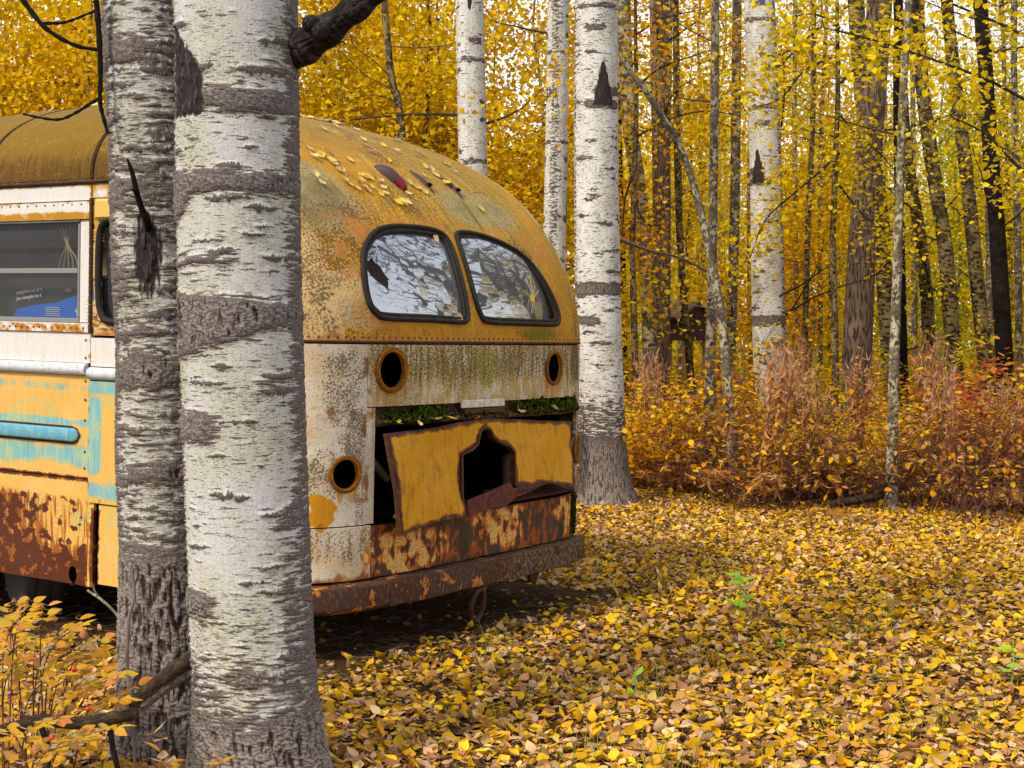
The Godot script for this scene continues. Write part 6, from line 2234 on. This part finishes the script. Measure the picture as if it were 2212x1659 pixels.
func place_of(q: Array) -> String:
	if q[1] > 2.38: return "pale yellow fallen leaf on the bus roof above the roof lamps"
	if q[0] < -0.46: return "pale yellow fallen leaf in the drift left of the red roof lamp"
	if q[0] < -0.24: return "pale yellow fallen leaf gathered beside the red roof lamp"
	return "pale yellow fallen leaf between or below the roof lamps"

func set_leaf(meshes: Array, mats: Array, p: Vector3, n: Vector3, label: String, group: String, tilt: float) -> void:
	var o := MeshInstance3D.new()
	o.name = numbered("fallen_leaf", self)
	o.mesh = meshes[rng.randi() % 2]
	o.material_override = mats[rng.randi() % 4]
	add_child(o, true)
	n = (n + Vector3(rf(-1, 1), rf(-1, 1), rf(-1, 1)) * tilt).normalized()
	var s := n.cross(Vector3.RIGHT if absf(n.x) < 0.9 else Vector3.FORWARD).normalized()
	var bs := Basis(s, n, s.cross(n)) * Basis.from_euler(Vector3(0, rng.randf() * TAU, 0))
	o.transform = bus_at * Transform3D(bs.scaled(Vector3.ONE * rf(0.75, 1.1)), p + n * 0.008)
	tag(o, label, "leaf", group)

# ---------------------------------------------------------------- undergrowth
var small_leaf: Mesh
var long_leaf: Mesh

func plant_proto(called: String, category: String, kind: int, sd: int, pal: Array) -> Node3D:
	# 0 leafy shrub, 1 tall stalk hung with dry drooping leaves, 2 bare brush, 3 drooping fern clump
	rng.seed = sd
	var o := thing(called, "", category)
	var b := MB.new()
	var where := []; var tint := []
	var tips := []
	if kind == 0:
		for i in 17:
			var a := rng.randf() * TAU
			grow(b, Vector3(rf(-0.22, 0.22), -0.03, rf(-0.22, 0.22)), Vector3(cos(a) * 0.6, 1.0, sin(a) * 0.6), rf(0.5, 1.15), 0.005, 3, 1, tips, 0.06)
		for p in tips:
			for k in 3:
				where.append(Transform3D(Basis.from_euler(Vector3(rf(-0.9, 0.5), rng.randf() * TAU, rf(-0.4, 0.4))).scaled(Vector3.ONE * rf(0.5, 1.25)), p + Vector3(rf(-0.05, 0.05), rf(-0.04, 0.03), rf(-0.05, 0.05))))
				tint.append(pick(pal))
	elif kind == 1:
		for i in 5:
			var top := Vector3(rf(-0.25, 0.25), rf(0.9, 1.4), rf(-0.25, 0.25))
			var foot := Vector3(rf(-0.14, 0.14), -0.03, rf(-0.14, 0.14))
			b.tube([foot, foot.lerp(top, 0.5) + Vector3(rf(-0.05, 0.05), 0, 0), top], [0.006, 0.005, 0.003], 4, 1.0, 1.0, false)
			for k in 62:
				var f := rf(0.22, 0.92)
				var p := foot.lerp(top, f)
				where.append(Transform3D(Basis.from_euler(Vector3(rf(-1.55, -0.75), rng.randf() * TAU, rf(-0.3, 0.3))).scaled(Vector3(1, 1, 1) * rf(0.7, 1.2) * (1.15 - 0.5 * f)), p))
				tint.append(pick(pal))
			for k in 26:
				# the seed head, curling and pale
				var p := top + Vector3(rng.randfn() * 0.025, -rf(0.0, 0.28), rng.randfn() * 0.025)
				where.append(Transform3D(Basis.from_euler(Vector3(rf(-0.6, 0.9), rng.randf() * TAU, rf(-1, 1))).scaled(Vector3(0.35, 1.2, rf(0.3, 0.6))), p))
				tint.append(Color(0.62, 0.37, 0.22) * rf(0.7, 1.1))
	elif kind == 2:
		for i in 40:
			var a := rng.randf() * TAU
			grow(b, Vector3(rf(-0.4, 0.4), -0.03, rf(-0.3, 0.3)), Vector3(cos(a), rf(0.5, 2.2), sin(a)), rf(0.6, 1.3), 0.005, 3, 1, tips, -0.05)
		for p in tips:
			if rng.randf() < 0.4:
				where.append(Transform3D(Basis.from_euler(Vector3(rf(-1.4, 0.3), rng.randf() * TAU, rf(-0.6, 0.6))).scaled(Vector3.ONE * rf(0.6, 1.1)), p))
				tint.append(pick(pal))
	else:
		for i in 22:
			var a := rng.randf() * TAU
			var l := rf(0.45, 0.8)
			var pts := []
			for k in 6:
				var t := k / 5.0
				pts.append(Vector3(cos(a) * l * t * 0.8, l * (1.25 * t - 0.95 * t * t), sin(a) * l * t * 0.8))
			b.tube(pts, [0.004, 0.002], 3, 1.0, 1.0, false)
			for k in 26:
				var t := rf(0.2, 1.0)
				var p: Vector3 = pts[int(t * 4.99)].lerp(pts[int(t * 4.99) + 1], fmod(t * 4.99, 1.0))
				where.append(Transform3D(Basis.from_euler(Vector3(rf(-1.3, 0.0), rng.randf() * TAU, rf(-0.6, 0.6))).scaled(Vector3.ONE * rf(0.6, 1.1)), p))
				tint.append(pick(pal))
	part(o, "stems", b.mesh(), M.dry_stem if kind == 1 or kind == 3 else M.red_twig).set_meta("kind", "stuff")
	scatter(o, "foliage", long_leaf if kind == 1 or kind == 3 else small_leaf, M.leaf, where, tint)
	return o

func make_understory() -> void:
	small_leaf = leaf_shape(0.062, 0.044, 0.25, 0.15).mesh()
	long_leaf = leaf_shape(0.115, 0.026, 0.5, 0.55).mesh()
	var mix_gold := GOLD + LEMON + AMBER
	var protos := [
		["leafy_shrub", "shrub", 0, 31, mix_gold, "yellow leafed shrub"],
		["leafy_shrub", "shrub", 0, 32, AMBER + AMBER + FIRE, "orange leafed shrub"],
		["leafy_shrub", "shrub", 0, 33, LIME + LEMON, "green and yellow shrub"],
		["dry_stalk", "wildflower", 1, 34, TAN + [Color(0.66, 0.32, 0.12)], "clump of tall rusty dry stalks"],
		["bare_brush", "brush", 2, 35, TAN + AMBER, "tangle of dark leafless brush"],
		["fern_clump", "fern", 3, 36, TAN + [Color(0.62, 0.30, 0.08)], "drooping brown fern clump"],
		["leafy_shrub", "shrub", 0, 37, FIRE + [Color(0.62, 0.05, 0.08)], "red leafed shrub"]]
	var made := []
	for q in protos:
		made.append(plant_proto(q[0], q[1], q[2], q[3], q[4]))
	rng.seed = 4242
	var taken := {}
	# rows from the clearing's edge backwards: x from, x to, how many, depth from, depth to, kinds
	var rows := [
		[1400, 1600, 9, 13.2, 15.0, [4, 3, 5, 1, 4], "at the clearing's edge"],
		[1600, 1900, 13, 12.6, 14.2, [4, 5, 3, 4, 0, 4, 5, 3], "at the clearing's edge"],
		[1900, 2260, 15, 12.0, 13.6, [4, 3, 5, 4, 3, 4], "at the clearing's edge"],
		[1350, 2260, 15, 14.4, 16.2, [0, 5, 0, 4, 1, 0, 3, 0, 5, 1], "in the second row of brush"],
		[1335, 2280, 14, 16.4, 18.6, [0, 3, 4, 1, 0, 3, 2, 5], "among the standing trunks"],
		[1325, 2300, 15, 19.0, 22.5, [0, 2, 0, 3, 2, 1], "behind the standing trunks"],
		[1300, 2320, 16, 23.5, 29.0, [2, 0, 0, 1], "far back under the trees"],
		[-60, 1230, 7, 15.0, 22.0, [0, 2], "hidden low behind the bus"],
		[2110, 2260, 3, 14.0, 16.5, [6, 6], "at the right edge"]]
	for r in rows:
		for i in r[2]:
			var k: int = r[5][i % r[5].size()]
			var x := lerpf(r[0], r[1], (i + rf(0.1, 0.9)) / r[2])
			var d := rf(r[3], r[4])
			if d < 14.5 and x < 1560:
				d += 1.2 * (1560 - x) / 160.0
			if d < 14.8 and (absf(x - 1927) < 34 or absf(x - 1586) < 34 or absf(x - 1528) < 30):
				continue
			var label: String = protos[k][5] + " " + r[6]
			var o: Node3D
			if not taken.has(k):
				taken[k] = true
				o = made[k]
				o.set_meta("label", label)
			else:
				o = copy(made[k], protos[k][0], label)
			o.position = at(x, 755.0 + EYE * FP / d, d)
			o.position.y = ground_y(o.position.x, o.position.z)
			o.rotation.y = rng.randf() * TAU
			var s := rf(0.8, 1.2) * (0.95 if k == 4 or k == 5 else 1.0) * (1.15 if d > 19.0 else 1.0)
			o.scale = Vector3(s * 1.1, s * rf(0.85, 1.1), s * 1.1)

func make_near_shrub() -> void:
	rng.seed = 77
	var mats := []
	for c in [Color(0.62, 0.32, 0.008), Color(0.56, 0.27, 0.006), Color(0.64, 0.40, 0.01), Color(0.66, 0.28, 0.02), Color(0.60, 0.40, 0.01), Color(0.60, 0.20, 0.04)]:
		var m := leaf_material(0.6)
		m.vertex_color_use_as_albedo = false
		m.albedo_color = (c * 0.85).linear_to_srgb()
		mats.append(m)
	var kinds := [leaf_shape(0.058, 0.036, 0.18, 0.18, 0.012).mesh(), leaf_shape(0.05, 0.034, 0.35, 0.3, 0.012).mesh(), leaf_shape(0.062, 0.034, 0.1, -0.15, 0.012).mesh()]
	var sprays := []
	for i in 34:
		var tx := rf(-40, 270)
		var ty := rf(1290, 1470) + 0.25 * maxf(0.0, tx - 60.0)
		var d := rf(4.5, 4.9)
		if i % 5 == 4:
			tx = rf(-30, 330)
			ty = rf(1540, 1640)
			d = rf(4.0, 4.2)
		var fx := lerpf(tx, 60.0, 0.7) + rf(-40, 40)
		sprays.append([[fx, 1700, lerpf(fx, tx, 0.35), lerpf(1700, ty, 0.75), d], [0, 0, tx + rf(10, 50), ty, d - rf(0.0, 0.2)]])
	var o := thing("rose_bush", "yellow and orange leafed wild shrub in the bottom left corner", "shrub", at(30, 1690, 4.2) * Vector3(1, 0, 1))
	for sp in sprays:
		var a := at(sp[0][0], sp[0][1], sp[0][4]) - o.position
		var m := at(sp[0][2], sp[0][3], sp[0][4]) - o.position
		var e := at(sp[1][2], sp[1][3], sp[1][4]) - o.position
		var path := smooth_path([a, m, e], 6)
		var b := MB.new()
		b.tube(path, [0.0034, 0.0032, 0.003, 0.0028, 0.0026, 0.0024, 0.0022, 0.002, 0.0018, 0.0016, 0.0014, 0.0012, 0.001], 5)
		part(o, "stem", b.mesh(), M.red_twig)
		for i in range(3, path.size()):
			var p: Vector3 = path[i]
			var run: Vector3 = (path[i] - path[i - 1]).normalized()
			for s in ([-1.0, 1.0] if i < path.size() - 1 else [-1.0, 0.0, 1.0]):
				if rng.randf() < 0.12:
					continue
				var flat := Vector3(run.x, run.y * 0.25, run.z).normalized()
				var dir: Vector3 = (flat * 0.5 + flat.cross(Vector3.UP).normalized() * s + Vector3(rf(-0.6, 0.6), rf(-0.3, 0.25), rf(-0.3, 0.8))).normalized()
				var up := (Vector3.UP + Vector3(rf(-0.6, 0.6), 0, rf(0.0, 0.9))).normalized()
				var side := up.cross(-dir).normalized()
				part(o, "leaf", kinds[rng.randi() % 3], mats[rng.randi() % 6], Transform3D(Basis(side, (-dir).cross(side), -dir).scaled(Vector3.ONE * rf(0.5, 0.95)), p + dir * 0.012))
	var hip := MB.new()
	hip.tube([Vector3(0, 0, 0), Vector3(0, 0.005, 0), Vector3(0, 0.011, 0), Vector3(0, 0.016, 0)], [0.003, 0.008, 0.008, 0.002], 8)
	for q in [[160, 1452], [112, 1601], [190, 1538]]:
		part(o, "rose_hip", hip.mesh(), plain(0.5, 0.02, 0.01, 0.3), Transform3D(Basis.IDENTITY, at(q[0], q[1], 4.12) - o.position))
	# a low sprig at the foot of the thick trunk
	var g := thing("rose_bush", "small yellow sprig at the foot of the two near trunks", "shrub", at(420, 1690, 4.35) * Vector3(1, 0, 1))
	for sp in [[400, 1720, 350, 1640], [430, 1720, 480, 1645], [410, 1720, 330, 1585]]:
		var path := smooth_path([at(sp[0], sp[1], 4.35) - g.position, at((sp[0] + sp[2]) * 0.5, sp[1] - 50, 4.33) - g.position, at(sp[2], sp[3], 4.3) - g.position], 4)
		var b := MB.new()
		b.tube(path, [0.003, 0.002, 0.0012], 5)
		part(g, "stem", b.mesh(), M.red_twig)
		for i in range(4, path.size()):
			var dir := Vector3(rf(-1, 1), rf(0, 0.5), rf(-0.2, 0.8)).normalized()
			var side := Vector3.UP.cross(-dir).normalized()
			part(g, "leaf", kinds[rng.randi() % 3], mats[rng.randi() % 4], Transform3D(Basis(side, (-dir).cross(side), -dir), path[i]))

func make_small_things() -> void:
	rng.seed = 314
	var green := leaf_material(0.5)
	green.vertex_color_use_as_albedo = false
	green.albedo_color = Color(0.24, 0.50, 0.03).linear_to_srgb()
	var gl := leaf_shape(0.10, 0.062, 0.25, 0.4, 0.02).mesh()
	for q in [[1597, 1332, 1.0, "bright green seedling standing alone among the fallen leaves", 9], [1371, 1518, 0.55, "tiny green sprout left of the clearing's middle, nearer the camera", 3], [2186, 1480, 0.8, "dark green sprout near the right edge", 4], [1345, 1082, 0.8, "low green weed beside the foot of the tall birch", 6], [1690, 1412, 0.4, "tiny green sprout just right of the seedling", 3]]:
		var d: float = EYE * FP / (q[1] - 755.0)
		var o := thing("green_seedling", q[3], "plant", at(q[0], q[1], d) * Vector3(1, 0, 1))
		var h: float = 0.24 * q[2]
		var b := MB.new()
		b.tube([Vector3(0, 0, 0), Vector3(0.006, h * 0.5, 0), Vector3(0, h, 0.01)], [0.0035, 0.003, 0.002], 5)
		part(o, "stem", b.mesh(), green)
		for i in int(q[4]):
			var a := TAU * i * 0.381 + 0.6
			part(o, "leaf", gl, green, Transform3D((Basis.from_euler(Vector3(0, a, 0)) * Basis.from_euler(Vector3(rf(-0.5, 0.45), 0, rf(-0.2, 0.2)))).scaled(Vector3.ONE * q[2] * rf(0.8, 1.15)), Vector3(0, h * (0.25 + 0.75 * i / q[4]), 0)))
	# thin grass coming up through the litter
	var blade := MB.new()
	blade.tube([Vector3(0, 0, 0), Vector3(0.006, 0.06, 0.004), Vector3(0.026, 0.12, 0.012)], [0.0016, 0.0013, 0.0004], 3)
	var where := []; var tint := []
	for i in 60:
		var z := rf(-8.5, -4.4)
		var c := Vector3(rf(-0.03, 0.36) * -z, 0, z)
		for k in 9:
			var p := c + Vector3(rng.randfn() * 0.05, 0, rng.randfn() * 0.05)
			if under_bus(p) < -0.2:
				where.append(Transform3D(Basis.from_euler(Vector3(rf(-0.4, 0.4), rng.randf() * TAU, rf(-0.4, 0.4))).scaled(Vector3.ONE * rf(0.6, 1.3)), p))
				tint.append(Color(0.22, 0.24, 0.03) * rf(0.6, 1.3))
	var gm := plain(1, 1, 1, 0.7)
	gm.vertex_color_use_as_albedo = true
	scatter(self, "grass", blade.mesh(), gm, where, tint)
	# the brown hut on yellow posts
	var hut := thing("wooden_hut", "small red brown hut with a pitched roof on yellow posts among the trunks", "hut", at(1484, 755.0 + EYE * FP / 23.0, 23.0) * Vector3(1, 0, 1))
	hut.rotation.y = 0.5
	var brown := plain(0.085, 0.035, 0.03, 0.7)
	var hb := MB.new()
	hb.box(Transform3D(Basis.IDENTITY, Vector3(0, 1.70, 0)), Vector3(0.5, 0.36, 0.5), 0.005)
	part(hut, "wall", hb.mesh(), brown)
	for s in [-1.0, 1.0]:
		var rb := MB.new()
		rb.box(Transform3D(Basis.from_euler(Vector3(0, 0, -s * 0.62)), Vector3(s * 0.17, 1.97, 0)), Vector3(0.46, 0.03, 0.62), 0.004)
		part(hut, "roof_slope", rb.mesh(), plain(0.12, 0.06, 0.05, 0.6))
		for z in [-0.2, 0.2]:
			var pb := MB.new()
			pb.box(Transform3D(Basis.IDENTITY, Vector3(s * 0.2, 0.76, z)), Vector3(0.07, 1.52, 0.07), 0.004)
			part(hut, "post", pb.mesh(), plain(0.55, 0.33, 0.06, 0.7))
	var gb := MB.new()
	gb.extrude(poly([[-0.25, 1.88], [0.25, 1.88], [0.0, 2.06]]), 0.02, Transform3D(Basis.IDENTITY, Vector3(0, 0, 0.25)))
	part(hut, "gable", gb.mesh(), brown)
	# a grey board fence rail behind, left of the hut
	var rail := thing("board_rail", "weathered pale rail fence low between tall birch and hut", "fence", at(1372, 755.0 + EYE * FP / 25.0, 25.0) * Vector3(1, 0, 1))
	for i in 2:
		var rb := MB.new()
		rb.box(Transform3D(Basis.IDENTITY, Vector3(0, 1.74 - 0.45 * i, 0)), Vector3(0.9, 0.16, 0.04), 0.006)
		part(rail, "board", rb.mesh(), plain(0.48, 0.46, 0.36, 0.8))
	for x in [-0.38, 0.38]:
		var rb := MB.new()
		rb.box(Transform3D(Basis.IDENTITY, Vector3(x, 0.86, -0.05)), Vector3(0.08, 1.72, 0.06), 0.006)
		part(rail, "post", rb.mesh(), plain(0.30, 0.27, 0.22, 0.8))
	# rusty drum half hidden at the right
	var drum := thing("rusty_drum", "dark rusty drum lying in the brush near the right edge", "drum", at(2090, 755.0 + EYE * FP / 17.5, 17.5) * Vector3(1, 0, 1))
	var db := MB.new()
	db.tube([Vector3(-0.30, 0.86, 0), Vector3(-0.1, 0.86, 0.0), Vector3(-0.09, 0.86, 0.0), Vector3(0.1, 0.86, 0), Vector3(0.11, 0.86, 0), Vector3(0.30, 0.86, 0)], [0.14, 0.14, 0.147, 0.147, 0.14, 0.14], 20)
	part(drum, "shell", db.mesh(), M.rust)
	var ds := MB.new()
	ds.tube([Vector3(-0.25, 0, 0), Vector3(-0.2, 0.74, 0)], [0.03], 6)
	ds.tube([Vector3(0.25, 0, 0), Vector3(0.2, 0.74, 0)], [0.03], 6)
	part(drum, "stand", ds.mesh(), M.rust)
	# dead wood at the clearing's edge
	var lg := thing("fallen_log", "grey fallen log sunk in the brush at the clearing's edge", "log", at(1870, 1098, 12.9) * Vector3(1, 0, 1))
	var lb := MB.new()
	lb.tube(smooth_path([Vector3(-0.35, 0.05, 0.2), Vector3(0.1, 0.10, 0.0), Vector3(0.6, 0.22, -0.2), Vector3(1.35, 0.42, -0.5)], 5), [0.02, 0.036, 0.038, 0.035, 0.037, 0.034, 0.033, 0.03, 0.028, 0.024], 10, 1.0, 1.0)
	part(lg, "log_body", lb.mesh(), M.brown_limb)
	var bb := MB.new()
	bb.tube([Vector3(0.1, 0.1, 0.0), Vector3(0.2, 0.3, 0.1), Vector3(0.25, 0.52, 0.08)], [0.02, 0.014, 0.006], 6)
	bb.tube([Vector3(0.6, 0.22, -0.2), Vector3(0.5, 0.42, -0.05), Vector3(0.42, 0.5, 0.0)], [0.018, 0.012, 0.006], 6)
	part(lg, "branch_stub", bb.mesh(), M.brown_limb)
	var bl := thing("arching_branch", "long bare branch reaching from the tall birch to the leaning sapling", "branch")
	var ab := MB.new()
	ab.tube(smooth_path([at(1336, 516, 14.0), at(1400, 540, 14.6), at(1465, 556, 15.4), at(1530, 588, 16.4), at(1562, 612, 16.9)], 5), [0.022, 0.021, 0.02, 0.019, 0.018, 0.017, 0.016, 0.015, 0.014, 0.013], 7)
	part(bl, "stem", ab.mesh(), M.grey_twig)

# ---------------------------------------------------------------- labels: repeats that look alike are told apart by their order from the left
func finish_labels() -> void:
	var by := {}
	for o in get_children():
		if o.has_meta("label") and o.has_meta("category") and not (o.has_meta("group") and o.get_meta("category") == "leaf"):
			var l: String = o.get_meta("label")
			if not by.has(l):
				by[l] = []
			by[l].append(o)
	var nth := ["first", "second", "third", "fourth", "fifth", "sixth", "seventh", "eighth", "ninth", "tenth", "eleventh", "twelfth"]
	for l in by:
		var g: Array = by[l]
		if g.size() < 2:
			continue
		g.sort_custom(func(a, b): return seen_at(a.position).x < seen_at(b.position).x)
		for i in g.size():
			var w: String = nth[i] if i < nth.size() else str(i + 1) + "th"
			if i == g.size() - 1:
				w = "rightmost"
			g[i].set_meta("label", l + (", " + w + " from the left" if w != "rightmost" else ", rightmost of them"))
